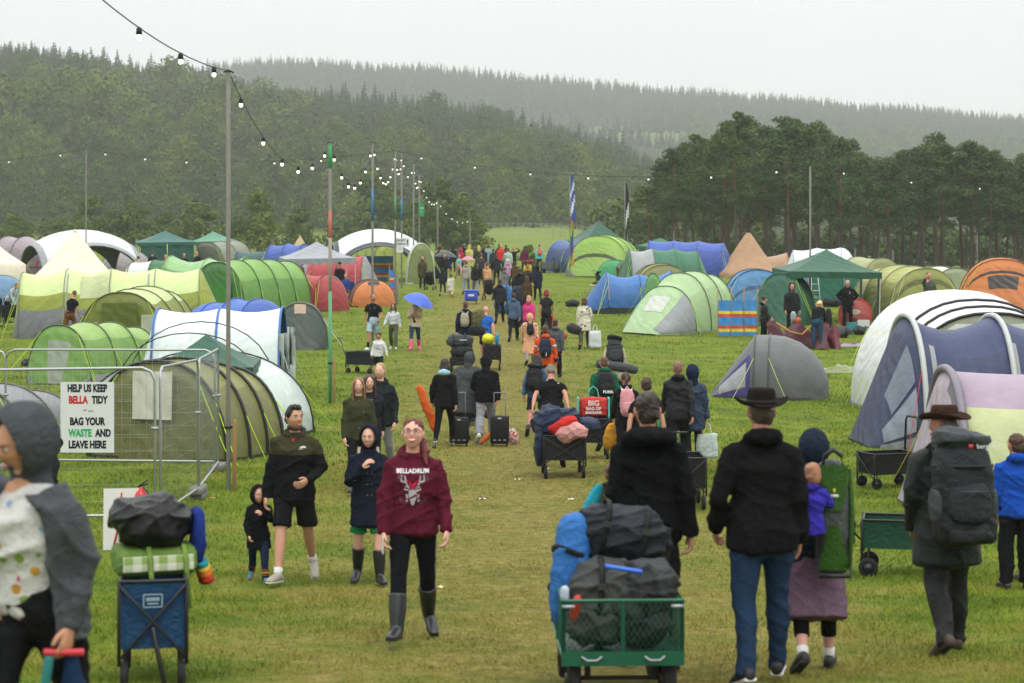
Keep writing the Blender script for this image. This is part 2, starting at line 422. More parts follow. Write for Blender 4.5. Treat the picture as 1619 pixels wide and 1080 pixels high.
def crown_spruce(h, w, tiers=13, seed=0, sp=9, low=.06):
    rs = np.random.default_rng(seed); V = []
    for i in range(tiers):
        f = i/(tiers-1); z = h*(low+(1-low)*f**.92); r = w*.5*(1-f)**.85*rs.uniform(.85, 1.12)+.06*w
        for k in range(max(5, int(sp*(1-.4*f)))):
            a = rs.uniform(0, 6.28); rr = r*rs.uniform(.7, 1.15); c, s_ = math.cos(a), math.sin(a); dr = rr*rs.uniform(.25, .5)
            wd = rr*.30+.03*w; up = h*.045
            o = np.array([0, 0, z+up]); e = np.array([c*rr, s_*rr, z-dr]); m = np.array([c*rr*.55, s_*rr*.55, z-dr*.3]); sd = np.array([-s_, c, 0])*wd
            V += [o, m-sd, e, m+sd]
            V += [o, m+np.array([0, 0, wd*.5]), e, m-np.array([0, 0, wd*.9])]
    V += [np.array([.04*w, 0, h*.9]), np.array([0, 0, h*1.04]), np.array([-.04*w, 0, h*.9]), np.array([0, .04*w, h*.88])]
    return np.array(V)
def trunk_mb(h, r, bend=.3, limbs=6, z0=.4, seed=0, spread=2.2, n=7):
    rr = random.Random(seed); mb = MB()
    bx, by = rr.uniform(-bend, bend), rr.uniform(-bend, bend)
    P_ = lambda f: Vector((bx*math.sin(f*2.5), by*math.sin(f*2.1), h*f))
    fs = [0, .02, .1, .3, .5, .7, .85, .97]
    mb.loft([P_(f)-Vector((0, 0, .3 if f == 0 else 0)) for f in fs], [r*(1.35 if f < .02 else 1-.72*f) for f in fs], n=n, cap=.2)
    for i in range(limbs):
        f = z0+(.93-z0)*i/max(1, limbs-1); a = rr.uniform(0, 6.28); l = spread*(1-.5*f)*rr.uniform(.6, 1.2)
        p = P_(f); d = Vector((math.cos(a), math.sin(a), rr.uniform(.1, .5)))
        mb.loft([p, p+d*l*.5+Vector((0, 0, .1)), p+d*l+Vector((0, 0, .3*l))], [r*.32*(1.1-f), r*.2*(1.1-f), r*.08], n=5, cap=.1)
    return mb
# --- forest that reads as one mass: instanced over the hills, one object each
def forest(name, label, meshes, pts, scl):
    me = bpy.data.meshes.new(name+'_points'); me.from_pydata([tuple(p) for p in pts], [], [])
    at = me.attributes.new('size', 'FLOAT', 'POINT'); at.data.foreach_set('value', scl)
    ai = me.attributes.new('which', 'INT', 'POINT'); ai.data.foreach_set('value', rng.integers(0, len(meshes), len(pts)))
    ar = me.attributes.new('turn', 'FLOAT', 'POINT'); ar.data.foreach_set('value', rng.uniform(0, 6.28, len(pts)))
    o = link(name, me); tag(o, label, None, None, 'stuff')
    ng = bpy.data.node_groups.new(name, 'GeometryNodeTree')
    ng.interface.new_socket('Geometry', in_out='INPUT', socket_type='NodeSocketGeometry')
    ng.interface.new_socket('Geometry', in_out='OUTPUT', socket_type='NodeSocketGeometry')
    N = ng.nodes.new; gi = N('NodeGroupInput'); go = N('NodeGroupOutput'); lk = ng.links.new
    jn = N('GeometryNodeJoinGeometry')
    def attr(nm, ty):
        q = N('GeometryNodeInputNamedAttribute'); q.data_type = ty; q.inputs[0].default_value = nm
        return next(s_ for s_ in q.outputs if s_.enabled)
    for k, m in enumerate(meshes):
        src = bpy.data.objects.new(name+'_source', m)          # never linked to the scene
        oi = N('GeometryNodeObjectInfo'); oi.inputs['Object'].default_value = src
        cmp_ = N('FunctionNodeCompare'); cmp_.data_type = 'INT'; cmp_.operation = 'EQUAL'
        ints = [s_ for s_ in cmp_.inputs if s_.type == 'INT']; lk(attr('which', 'INT'), ints[0]); ints[1].default_value = k
        ip = N('GeometryNodeInstanceOnPoints'); lk(gi.outputs[0], ip.inputs['Points']); lk(cmp_.outputs[0], ip.inputs['Selection'])
        lk(oi.outputs['Geometry'], ip.inputs['Instance']); lk(attr('size', 'FLOAT'), ip.inputs['Scale'])
        cx = N('ShaderNodeCombineXYZ'); lk(attr('turn', 'FLOAT'), cx.inputs[2]); lk(cx.outputs[0], ip.inputs['Rotation'])
        lk(ip.outputs[0], jn.inputs[0])
    lk(jn.outputs[0], go.inputs[0])
    md = o.modifiers.new('scatter', 'NODES'); md.node_group = ng
    return o
spruce_m = [quadmesh('spruce_crown', crown_spruce(14, 5.4+i*.5, 12, 20+i, 8), NEEDLE) for i in range(4)]
broad_m = [quadmesh('broad_crown', crown_broad(11+i, 9.5+i*.7, 1100, 17, .05, 40+i, .40), BROAD if i % 2 else BROADY) for i in range(4)]
def hillpts():
    sp, br, big = [], [], []
    def dec(x, y, px):    # how broadleaved the wood is here
        n = noise.noise(Vector((x*.006, y*.005, 3.1)))+.4*noise.noise(Vector((x*.02, y*.02, 7)))
        e = (y-430)/470
        b = n*1.3
        if px < 640: b += .65-1.5*e
        elif px < 760: b += .15-.5*e
        else: b += .5-.5*e
        return b
    # middle hill
    for y in np.arange(440, 925, 8.0):
        st = 5.0; 
        for x in np.arange(-.40*y, .20*y, st):
            xx = x+rng.uniform(-2.6, 2.6); yy = y+rng.uniform(-4, 4); px = CX+F*xx/yy
            if px < -500 or px > 1500: continue
            if px > 1060 and yy < 700: continue
            if dec(xx, yy, px) > .18:
                if rng.uniform() < .34: br.append((xx, yy, gz(xx, yy)-.5, rng.uniform(.5, 1.15)))
            elif rng.uniform() < .93: sp.append((xx, yy, gz(xx, yy)-.3, rng.uniform(.5, .85)*(1.35 if rng.uniform() < .06 else 1)))
    # far hill
    for y in np.arange(1180, 1830, 11.0):
        for x in np.arange(-.18*y, .42*y, 6.5):
            xx = x+rng.uniform(-3.5, 3.5); yy = y+rng.uniform(-6, 6); px = CX+F*xx/yy
            if px < 330 or px > 1800: continue
            if 925 < px < 1100 and 1235 < yy < 1490 and noise.noise(Vector((xx*.012, yy*.012, 0))) < .32: continue
            if yy < 1500 and px < 900: continue
            lowr = px > 1080 and yy < 1420
            if lowr or noise.noise(Vector((xx*.004, yy*.004, 9))) > (.25 if yy < 1600 else .8):
                if rng.uniform() < .6: br.append((xx, yy, gz(xx, yy)-1, rng.uniform(.8, 1.3)))
            else: sp.append((xx, yy, gz(xx, yy)-1, rng.uniform(.6, .95)))
    return sp, br
sp_, br_ = hillpts()
forest('conifer_forest', 'dark conifer wood covering the misty hills', spruce_m, [p[:3] for p in sp_], [p[3] for p in sp_])
forest('broadleaf_forest', 'green and yellow broadleaved woodland on the hillside', broad_m, [p[:3] for p in br_], [p[3] for p in br_])

# --- trees one can tell apart
LM = [(-60, 'the cream canvas at the left edge'), (75, 'the cream bell tent'), (165, 'the white event shelter'), (245, 'the teal gazebo'), (320, 'the pale green gazebo roof'), (370, 'the tall fence-corner pole'), (430, 'the blue dome tent'), (500, 'the grey gazebo'), (560, 'the white arched shelter'), (680, 'the green banner sign'),
      (1010, 'the half grey tunnel tent'), (1075, 'the long blue tunnel tent'), (1140, 'the beige tipi'), (1215, 'the tipi porch'), (1265, 'the white blue-edged tent'), (1335, 'the big green gazebo roof'), (1400, 'the yellow-olive tent'), (1480, 'the pale sage tent'), (1540, 'the bright orange tent')]
_ct = {}
def ordinal(what, px, how):
    lm = [n for x, n in LM if x <= max(px, -60)][-1]; k = _ct.get((what, lm), 0); _ct[(what, lm)] = k+1
    return ('', 'second ', 'third ', 'fourth ', 'fifth ', 'sixth ', 'seventh ', 'eighth ', 'ninth ', 'tenth ', 'eleventh ', 'twelfth ')[min(k, 11)]+what+' '+how+' '+lm
def make_tree(name, cm, tm, tmat, loc, s, rz, label, cat, group, sc=None):
    o = thing(name, loc, rz, label, cat, group); o.scale = (s, s, s) if sc is None else sc
    link('crown', cm, o); 
    if tm: link('trunk', tm, o)
    return o
oak = [(quadmesh('crown', crown_broad(13, 13+i, 2300, 22, .06, 60+i, .42), BROADY if i % 2 else BROAD),
        trunk_mb(9, .35, .4, 6, .3, 5+i).mesh('trunk', [BARK])) for i in range(4)]
for i, (px, Y, s) in enumerate([(20, 420, .95), (95, 400, 1.0), (190, 410, 1.1), (262, 430, 1.05), (330, 450, 1.15), (400, 440, .8), (-40, 440, 1.2), (60, 470, 1.2),
                   (150, 480, 1.25), (240, 500, 1.3), (470, 440, .7), (520, 450, .75), (120, 440, 1.0), (290, 470, 1.2), (440, 480, 1.0), (560, 430, .7), (610, 440, .72),
                   (800, 460, .85), (860, 455, .8), (920, 450, .85), (965, 440, .8), (1010, 430, .8), (1060, 440, .9), (740, 470, .9), (890, 500, 1.0), (1000, 500, 1.0), (830, 520, 1.0), (950, 540, 1.0), (700, 480, .9)]):
    c, tr = oak[i % 4]; p = PD(px, Y)
    make_tree('oak_tree', c, tr, BARK, p, s, i*1.3, ordinal('rounded broadleaved tree', px, 'far above'), 'tree', 'broadleaved trees at the foot of the hill', (s, s, s*.9))
rr_ = random.Random(21)
for i in range(46):
    px = -60+i*15.5+rr_.uniform(-12, 12) if i < 40 else 640+(i-40)*48; Y = rr_.uniform(520, 700) if i < 40 else rr_.uniform(560, 760); s = rr_.uniform(1.15, 1.65)*(1 if px < 480 else .8)
    make_tree('oak_tree', oak[(i*3+1) % 4][0], None, BARK, PD(px, Y), s, i*1.9, ordinal('large rounded tree crown', px, 'up the hill above'), 'tree', 'large crowns standing out of the hillside wood', (s, s, s*rr_.uniform(.75, 1)))
# bushes and young birches behind the left tents, the tall alders by the path end
birch = [(quadmesh('crown', crown_broad(6.5, 5.2, 1700, 18, .04, 80+i, .22), BROADY), trunk_mb(5, .1, .2, 5, .2, 15+i, 1.0).mesh('trunk', [BARK])) for i in range(3)]
for i, (px, Y, s, a, b) in enumerate([(38, 235, .75, 1.1, .8), (145, 225, 1.0, 1.3, 1), (178, 240, .8, 1, 1), (212, 228, 1.05, 1.25, .92), (262, 236, .85, 1, .9), (318, 226, 1.05, 1.5, .85),
                          (380, 232, .8, 1.2, .9), (408, 222, 1.1, 1.15, .98), (478, 230, .98, 1.05, .88), (555, 260, .8, 1, .9), (20, 250, .9, 1.2, .8), (95, 245, .8, 1, .8),
                          (690, 235, 1.5, 1.1, .98), (662, 245, 1.25, 1.1, .8), (725, 240, 1.25, 1.1, .85), (748, 236, .9, 1.2, .7), (635, 250, 1.1, 1.2, .9), (583, 300, 1.8, 1.1, 1), (612, 290, 1.7, 1, 1),
                          (836, 133, .26, 1.3, .9), (880, 136, .22, 1.5, .9)]):
    c, tr = birch[i % 3]; p = PD(px, Y)
    lb = ordinal('leafy young tree', px, 'rising behind'); g = 'bushes behind the left tents'
    if 620 < px < 760: lb = {690: 'tallest alder of the clump behind the green banner sign', 662: 'alder just left of the tallest one behind the banner sign', 725: 'alder right of the tallest one, sloping down to the field', 748: 'low rounded alder at the field end of the clump', 635: 'alder behind the QUIET CAMPING notice', 583: 'big alder behind the tall pole over the arched shelter', 612: 'broad alder behind the arched shelter'}[px]; g = 'alders behind the end of the track'
    if px > 800: lb = 'low dark bush at the field edge '+('behind the hooded pushchair' if px < 850 else 'beside the grey utility cart'); g = 'low bushes at the field edge'
    make_tree('bush' if s < .5 else 'alder_tree' if 560 < px < 760 else 'young_birch', c, tr, BARK, p, s, i*1.7, lb, 'bush' if s < .5 else 'tree', g, (s*a, s*a, s*b))
# Scots pines
def pine_variant(seed, h=17):
    rs = np.random.default_rng(seed); V = []
    bare = rs.uniform(.30, .48); K = int(rs.uniform(44, 54))
    for i in range(K):
        f = bare+(1-bare)*(i/(K-1))**.85; g = (f-bare)/(1-bare)
        reach = (.35+2.9*math.sin(min(1, g*.9+.12)*math.pi))*rs.uniform(.35, 1.1)
        if g < .25: reach *= rs.uniform(.4, 1.2)
        a = rs.uniform(0, 6.28); c = np.array([math.cos(a)*reach, math.sin(a)*reach, h*f-.15*reach*(1-g)]); r = rs.uniform(.7, 1.25)*(1-.25*g)
        k = 88; d = rs.normal(size=(k, 3)); d /= np.linalg.norm(d, axis=1)[:, None]
        q = c+d*(r*rs.uniform(.5, 1.1, k))[:, None]*np.array([1.25, 1.25, .5]); q[:, 2] += .12*np.abs(d[:, 2])
        cards(V, q, np.full(k, .19), np.array([0, 0, 1.]), .2, rs)
    me = quadmesh('crown', np.concatenate(V), PINEN)
    tb = trunk_mb(h*.97, .2, .5, 14, .28, seed, 3.0); return me, tb.mesh('trunk', [PBARK])
pv = [pine_variant(100+i) for i in range(6)]
prs = random.Random(4)
pines = []
top = [(905, 330), (1000, 300), (1035, 270), (1070, 232), (1110, 212), (1150, 192), (1165, 178), (1210, 200), (1250, 182), (1290, 190), (1330, 205), (1370, 232), (1400, 250), (1430, 215), (1470, 210), (1500, 215), (1540, 225), (1580, 240), (1612, 285)]
tx = [q[0] for q in top]; ty = [q[1] for q in top]
for row, Y0 in enumerate((176, 190, 205, 222)):
    px = 1035 + row*11
    while px < 1720:
        pines.append((px+prs.uniform(-8, 8), Y0+prs.uniform(-6, 6))); px += prs.uniform(27, 44)
        if row < 1 and 1385 < px < 1425: px += 25
for i, (px, Y) in enumerate(pines):
    p = PD(px, Y); tp = np.interp(px, tx, ty)+prs.uniform(-4, 26)
    if px > 1612: tp = 250+prs.uniform(-20, 20)
    H = max(5, (HY-tp)*Y/F-p.z); s = H/17.3
    c, tr = pv[i % 6]
    w = max(s, .72)*prs.uniform(.95, 1.2)
    make_tree('pine_tree', c, tr, PBARK, p, s, i*2.1, ordinal('Scots pine', px, 'in the front row of the plantation, behind') if Y < 183 else 'tall Scots pine standing deeper in the plantation with only its crown and upper trunk showing', 'tree', 'Scots pines in the plantation', (w, w, s))
# dark low understorey behind the pines
und = quadmesh('foliage', np.concatenate([crown_broad(3.4, 7, 500, 9, .05, 200+i, .35)+np.array([i*3.9, (i % 3)*1.5, gz(12+i*3.9, 231)-.5+1.5]) for i in range(27)]), PINEN)
o = link('undergrowth', und); o.location = (12, 231, 0); tag(o, 'dark undergrowth in the shade behind the pines', None, None, 'stuff')
und2 = quadmesh('foliage', np.concatenate([crown_broad(7.0, 10, 600, 12, .05, 300+i, .5)+np.array([i*6.5, (i % 3)*2, gz(14+i*6.5, 262)]) for i in range(20)]), PINEN)
o = link('undergrowth', und2); o.location = (14, 262, 0); tag(o, 'dark back of the pine plantation', None, None, 'stuff')
hg2 = quadmesh('foliage', np.concatenate([crown_broad(3.6+(i*37 % 3), 8, 420, 9, .03, 500+i, .42)+np.array([i*5.2, (i % 3)*2.5, gz(-72+i*5.2, 275)-.6]) for i in range(12)]), BROAD)
o = link('hedge', hg2); o.location = (-78, 275, 0); tag(o, 'rough hedge behind the young trees on the left', None, None, 'stuff')
# hedge and mesh fence along the top of the far field
hg = quadmesh('foliage', np.concatenate([crown_broad(7+(i*37 % 5), 11, 700, 12, .03, 400+i, .5)+np.array([i*7.5, (i % 3)*2, gz(-72+i*7.5, 425)-1]) for i in range(19)]), BROAD)
o = link('woodland_edge', hg); o.location = (-72, 425, 0); tag(o, 'woodland edge along the top of the far field', None, None, 'stuff')

# ---------------------------------------------------------------- haze
t = bpy.data.materials.new('air'); t.use_nodes = True; nt = t.node_tree; nt.nodes.clear()
vo = nt.nodes.new('ShaderNodeVolumePrincipled'); ou = nt.nodes.new('ShaderNodeOutputMaterial'); nt.links.new(vo.outputs[0], ou.inputs['Volume'])
vo.inputs['Density'].default_value = .00026; vo.inputs['Color'].default_value = (.955, .975, .975, 1)
mb = MB(); mb.box((60, 1130, 105), (2700, 2420, 235)); hz = mb.build('haze', [t], smooth=False); tag(hz, kind='stuff')
# ---------------------------------------------------------------- tents
def fly(c, rough=.5):
    k = ('fly', str(c), rough)
    if k in _MC: return _MC[k]
    t = NT('tent_fabric'); o = t.obj(); b = col(c); mx_ = max(b)+1e-6; sa = 1-min(b)/mx_; b = [(x*.9+.1*sum(b)/3)*(1-.22*sa) for x in b]; n = t.noise(2.2, 4, .6, o, .6)
    mud = t.math('MULTIPLY', t.ramp(t.sep(o)[2], [(0, (1,)*3), (.35, (0,)*3)]), t.noise(5, 4, .7, o))
    base = t.mix(1., b, t.ramp(n, [(.3, (.85,)*3), (.7, (1.04,)*3)]), 'MULTIPLY')
    t.set(t.mix(t.math('MULTIPLY', mud, .35), base, (.09, .085, .04)), rough, spec=.35)
    w = t.n('ShaderNodeTexWave', wave_type='BANDS', bands_direction='DIAGONAL'); w.inputs['Scale'].default_value = 1.1
    w.inputs['Distortion'].default_value = 11; w.inputs['Detail'].default_value = 3; w.inputs['Detail Scale'].default_value = .8; t.L(o, w.inputs['Vector'])
    t.bump(t.math('ADD', t.math('MULTIPLY', w.outputs['Fac'], .6), t.noise(4, 5, .6, o, 1.5)), .3, .06)
    _MC[k] = t.m; return t.m
def settle(o, loc, yaw, sx=1.2, sy=1.2):
    """stand a thing on sloping ground"""
    c, s = math.cos(yaw), math.sin(yaw); X, Y, _ = loc
    h = lambda a, b: gz(X+a*c-b*s, Y+a*s+b*c)
    ax = math.atan2(h(0, sy)-h(0, -sy), 2*sy); ay = -math.atan2(h(sx, 0)-h(-sx, 0), 2*sx)
    z = (h(sx, 0)+h(-sx, 0)+h(0, sy)+h(0, -sy))/4
    o.matrix_world = Matrix.Translation((X, Y, z)) @ Matrix.Rotation(yaw, 4, 'Z') @ Matrix.Rotation(ay, 4, 'Y') @ Matrix.Rotation(ax, 4, 'X')
ROPE = {}
def rope(o, a, b, c='#9fbf20', r=.007):
    mb = MB(); a, b = Vector(a), Vector(b); mb.tube([a, (a+b)/2-Vector((0, 0, .02)), b], r, 4)
    return mb.build('guy_rope', plain('guy_rope', c, .7), o)
def tent(px, Y, yaw, L_, W_, H, hoops, side, npole=99, roof=None, skirt=None, pole='#1d1d1d', front=(.1, 'flat'), back=(.8, 'slope'), fc=None, bc=None,
         rooflev=.72, skirtlev=.0, sag=.05, segs=None, wins=(), doors=(), ropes=2, rc='#a8c81e', pr=.018, ex=.85, label='', name='tunnel_tent', lining=None, strip=(), openfront=False, group=None):
    yaw = R(yaw); loc = PD(px, Y); o = thing(name, loc, 0, label, 'tent', group); settle(o, loc, yaw, W_*.4, L_*.4)
    hp = [((q if isinstance(q, tuple) else (q, q))) for q in hoops]; n = len(hp)
    pos = [(-L_/2+L_*i/max(1, n-1)) if n > 1 else 0 for i in range(n)]
    ef, kf = front; eb, kb = back
    def wh(s):
        if n == 1 or pos[0] <= s <= pos[-1]:
            if n == 1 and pos[0] == s: return hp[0][0]*W_/2, hp[0][1]*H, 0
            if n > 1:
                i = min(n-2, int((s-pos[0])/(pos[1]-pos[0]))); f = (s-pos[i])/(pos[i+1]-pos[i])
                g = 1-sag*math.sin(math.pi*f)
                return (hp[i][0]*(1-f)+hp[i+1][0]*f)*W_/2*(1-.4*sag*math.sin(math.pi*f)), (hp[i][1]*(1-f)+hp[i+1][1]*f)*H*g, 0
        if s < pos[0]: f = min(1, (pos[0]-s)/ef); k = kf; w, h = hp[0]
        else: f = min(1, (s-pos[-1])/eb); k = kb; w, h = hp[-1]
        if k == 'slope': return w*W_/2*(1-.45*f*f), h*H*(1-f)**.95+.01, 0
        if k == 'dome': q = math.sqrt(max(0, 1-f*f)); return w*W_/2*(.02+.98*q**.8), h*H*(q**.9)+.01, 0
        return w*W_/2*(1-f)+.01, h*H*(1-f)+.005, 0
    def SP(s, t, off=0):
        w, h, _ = wh(s); c, q = math.cos(t), math.sin(t)
        x = -math.copysign(abs(c)**ex, c)*(w+off); z = (q**.92 if q > 0 else 0)*(h+off)
        return Vector((x, s, z-.03 if q < .02 else z))
    nt_ = 22; ts = [math.pi*k/nt_ for k in range(nt_+1)]
    ss = []
    cf = [k/6 for k in range(6, 0, -1)]
    if not openfront: ss += [(pos[0]-ef*(f if kf != 'dome' else math.sin(f*math.pi/2)), 'f') for f in cf]
    for i in range(n):
        ss.append((pos[i], i))
        if i < n-1: ss += [(pos[i]+(pos[i+1]-pos[i])*k/5, i) for k in range(1, 5)]
    ss += [(pos[-1]+eb*((1-f) if kb != 'dome' else math.sin((1-f)*math.pi/2)), 'b') for f in cf[1:]+[0]]
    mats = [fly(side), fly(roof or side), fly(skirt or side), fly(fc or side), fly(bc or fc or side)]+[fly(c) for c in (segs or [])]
    def mf(i, k):
        s, kd = ss[i]; f = (k+.5)/nt_; lev = math.sin(math.pi*f)
        if lev < skirtlev and k in (0, 1, 2, nt_-1, nt_-2, nt_-3): return 2
        if kd == 'f': return 3
        if kd == 'b' : return 4
        if i == len(ss)-2: pass
        if segs: return 5+min(len(segs)-1, kd if isinstance(kd, int) else 0)
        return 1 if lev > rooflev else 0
    mb = MB(); mb.grid([[SP(s, t) for t in ts] for s, _ in ss], 0, mf)
    fl = mb.build('flysheet', mats, o)
    if openfront:
        mb = MB(); mb.grid([[SP(s, t, -.03) for t in ts] for s, _ in ss]); mb.build('inner_sheet', fly(lining or side), o)
    for i in range(min(n, npole)):
        mb = MB(); mb.tube([SP(pos[i], t, pr*.6) for t in ts], pr, 6); mb.build('pole_sleeve', plastic(pole), o)
    mb = MB(); sk = skirt or pole
    mb.grid([[SP(s, t, .03+.02*z)*Vector((1, 1, 0)).normalized() if 0 else (SP(s, t, .04).x, s, z*.11-.05) for s, _ in ss[3:-3]] for t in (0,) for z in (0, 1)])
    mb.grid([[(SP(s, t, .04).x, s, z*.11-.05) for s, _ in ss[3:-3]] for t in (math.pi,) for z in (0, 1)])
    mb.build('mud_flap', fly(sk), o)
    for w in wins:
        s0, s1, a0, a1, c = w[:5]; mb = MB()
        mb.grid([[SP(s0+(s1-s0)*i/4, math.pi*(a0+(a1-a0)*k/6), .014) for k in range(7)] for i in range(5)])
        mb.build('window', fly(c, .3) , o)
    for st in strip:
        s0, s1, a0, a1, c = st[:5]; mb = MB()
        mb.grid([[SP(s0+(s1-s0)*i/4, math.pi*(a0+(a1-a0)*k/8), .02) for k in range(9)] for i in range(5)]); mb.build('webbing', fly(c), o)
    for x0, x1, z0, z1, c in doors:
        mb = MB(); y = pos[0]-(ef if kf == 'flat' else .02)-.02; xs = [x0+(x1-x0)*k/5 for k in range(6)]; zs = [z0+(z1-z0)*k/5 for k in range(6)]
        g = []
        for z in zs:
            row = []
            for x in xs:
                w, h, _ = wh(pos[0]); cl = w*max(.02, 1-(min(z, h*.99)/h)**2.2)**.5*.96
                row.append((max(-cl, min(cl, x)), y, z))
            g.append(row)
        mb.grid(g); mb.build('door_panel', fly(c), o)
    if ropes:
        for i in range(n):
            for sg in (-1, 1):
                for lv in range(ropes-1 if i not in (0, n-1) else ropes):
                    t = math.pi*(.22+.12*lv); t = t if sg < 0 else math.pi-t; a = SP(pos[i], t, .02)
                    e = Vector((a.x+sg*(.75+.25*lv)*(1 if i in (0, n-1) else .8), a.y+(-.5 if i == 0 else .5 if i == n-1 else 0), -.02))
                    rope(o, a, e, rc)
    o['_h'] = H
    del o['_h']
    return o, SP, pos
def gazebo(px, Y, yaw, W_, eave, apex, c, legc='#c9ccce', valance=.22, walls=(), D=None, label='', legs=(1, 1, 1, 1), group=None, straps=None, curl=.12):
    yaw = R(yaw); loc = PD(px, Y); o = thing('gazebo', loc, 0, label, 'gazebo', group); settle(o, loc, yaw, W_/2, W_/2)
    D = D or W_; w, d = W_/2, D/2; cs = [(-w, -d), (w, -d), (w, d), (-w, d)]; m = fly(c)
    for i in range(4):
        a, b = cs[i], cs[(i+1) % 4]; g = []
        for j in range(7):
            f = j/6; z = eave+(apex-eave)*(f**(1+curl*3)); g.append([Vector((a[0]*(1-f)*(1-u)+b[0]*(1-f)*u, a[1]*(1-f)*(1-u)+b[1]*(1-f)*u, z-curl*.5*math.sin(math.pi*u)*math.sin(math.pi*f)*.6)) for u in [k/8 for k in range(9)]])
        mb = MB(); mb.grid(g); mb.build('roof_panel', m, o)
        mb = MB(); nx, ny = (a[1]-b[1]), (b[0]-a[0]); l = math.hypot(nx, ny); nx, ny = -nx/l, -ny/l
        mb.grid([[Vector((a[0]*(1-u)+b[0]*u, a[1]*(1-u)+b[1]*u, eave-valance*v-.02*math.sin(u*17)*v))+Vector((nx, ny, 0))*(.012+.015*math.sin(u*23)*v) for u in [k/16 for k in range(17)]] for v in (0, .5, 1)])
        mb.build('valance', m, o)
        mb = MB(); mb.tube([Vector((a[0]*.985, a[1]*.985, eave-.02)), Vector((b[0]*.985, b[1]*.985, eave-.02))], .014, 5); mb.build('roof_bar', metal(legc), o)
    for i, (x, y) in enumerate(cs):
        if legs[i]:
            mb = MB(); mb.box((x*.975, y*.975, eave/2-.06), (.035, .035, eave+.1)); mb.box((x*.975, y*.975, .02), (.09, .09, .03)); mb.box((x*.975, y*.975, eave*.55), (.045, .045, .06))
            mb.build('leg', metal(legc), o, smooth=False)
    for (i, wc, u0, u1, z0) in walls:
        a, b = cs[i], cs[(i+1) % 4]; mb = MB()
        mb.grid([[((a[0]*(1-u)+b[0]*u)*.97, (a[1]*(1-u)+b[1]*u)*.97+.03*math.sin(u*21), (eave-.05)*(1-v)+z0*v) for u in [u0+(u1-u0)*k/14 for k in range(15)]] for v in (0, .5, 1)])
        mb.build('side_wall', fly(wc), o)
        if straps:
            for u in (u0+.03, (u0+u1)/2, u1-.03):
                mb = MB(); x, y = (a[0]*(1-u)+b[0]*u)*.985, (a[1]*(1-u)+b[1]*u)*.985-.03; mb.box((x, y, eave*.55), (.05, .01, eave*.8)); mb.build('strap', fly(straps), o)
    return o
def bell(px, Y, r, wall, H, c, label, n=14, tip=None, name='bell_tent', door=None, sag=.06, sx=1.0, yaw=0):
    loc = PD(px, Y); o = thing(name, loc, 0, label, 'tent'); settle(o, loc, R(yaw), r*.7, r*.7)
    g = []
    def pt(z, rr, k):
        a = 2*math.pi*k/(n*3); sc = 1 if k % 3 == 0 else .965; return (math.cos(a)*rr*sc*sx, math.sin(a)*rr*sc, z)
    lv = [(-.05, r*1.0), (wall*.5, r), (wall, r)]+[(wall+(H-wall)*f, r*(1-f)*(1-sag*math.sin(math.pi*f)*1.6)+.03) for f in (.12, .3, .5, .7, .85, .96)]
    mb = MB(); mb.rings([[pt(z, rr, k) for k in range(n*3)] for z, rr in lv], cap=False); mb.build('canvas', fly(c, .85), o)
    mb = MB()
    if tip: 
        mb.lathe([(.2, H*.9), (.13, H*.95), (.05, H*1.0), (.09, H*1.05)], n=10); 
        for a in range(6): mb.tube([(0, 0, H*.93), (.12*math.cos(a), .12*math.sin(a), H*1.13)], .02, 4)
        mb.build('pole_tips', plain('dark_canvas', '#2b2724', .9), o)
    else:
        mb.lathe([(.09, H*.94), (.07, H*.99), (.03, H*1.02)], n=8); mb.build('cap', fly(c, .85), o)
    for k in range(0, n, 2):
        a = 2*math.pi*(k+.5)/n; rope(o, (math.cos(a)*r*.99*sx, math.sin(a)*r*.99, wall), (math.cos(a)*(r+.9)*sx, math.sin(a)*(r+.9), 0), '#cfc4a6', .006)
    if door:
        mb = MB(); mb.grid([[(( -.35+.7*u)*(1-v*.55), -(r*(1-.62*v))-.03, .1+1.25*v) for u in (0, .5, 1)] for v in (0, .33, .66, 1)]); mb.build('door_panel', fly(door), o)
    return o
def shelter(px, Y, yaw, w, H, c, trim, label, under=None, dim=1.0):
    loc = PD(px, Y); o = thing('event_shelter', loc, 0, label, 'shelter'); settle(o, loc, R(yaw), w*.8, w*.8)
    def z(a, b): return H*math.sqrt(max(0, (2-a*a-b*b)/2))
    K = 16; cut = .93
    ab = [-1+2*k/K for k in range(K+1)]
    def pt(a, b, off=0): return Vector((a*(w+off), b*(w+off)*dim, z(a, b)+off-.03))
    def sn(v): return math.sin(v*math.pi/2)
    mb = MB(); mb.grid([[pt(sn(a), sn(b)) for b in ab] for a in ab]); mb.build('canopy', fly(c, .4), o)
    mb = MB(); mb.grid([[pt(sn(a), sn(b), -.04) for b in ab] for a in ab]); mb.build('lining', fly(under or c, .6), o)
    for sd in range(4):
        mb = MB(); g = []
        for v in (0, 1):
            e = 1-.10*v; g.append([pt(*((sg*e, sn(b)) if ax else (sn(b), sg*e)), .015) for b in ab for sg, ax in (((1, -1, 1, -1)[sd], (1, 1, 0, 0)[sd]),)])
        mb.grid(g); mb.build('edge_trim', fly(trim), o)
        mb = MB(); sg, ax = (1, -1, 1, -1)[sd], (1, 1, 0, 0)[sd]
        mb.tube([pt(*((sg, sn(b)) if ax else (sn(b), sg)), .02) for b in ab], .03, 6); mb.build('arch_pole', metal('#77797c'), o)
    return o
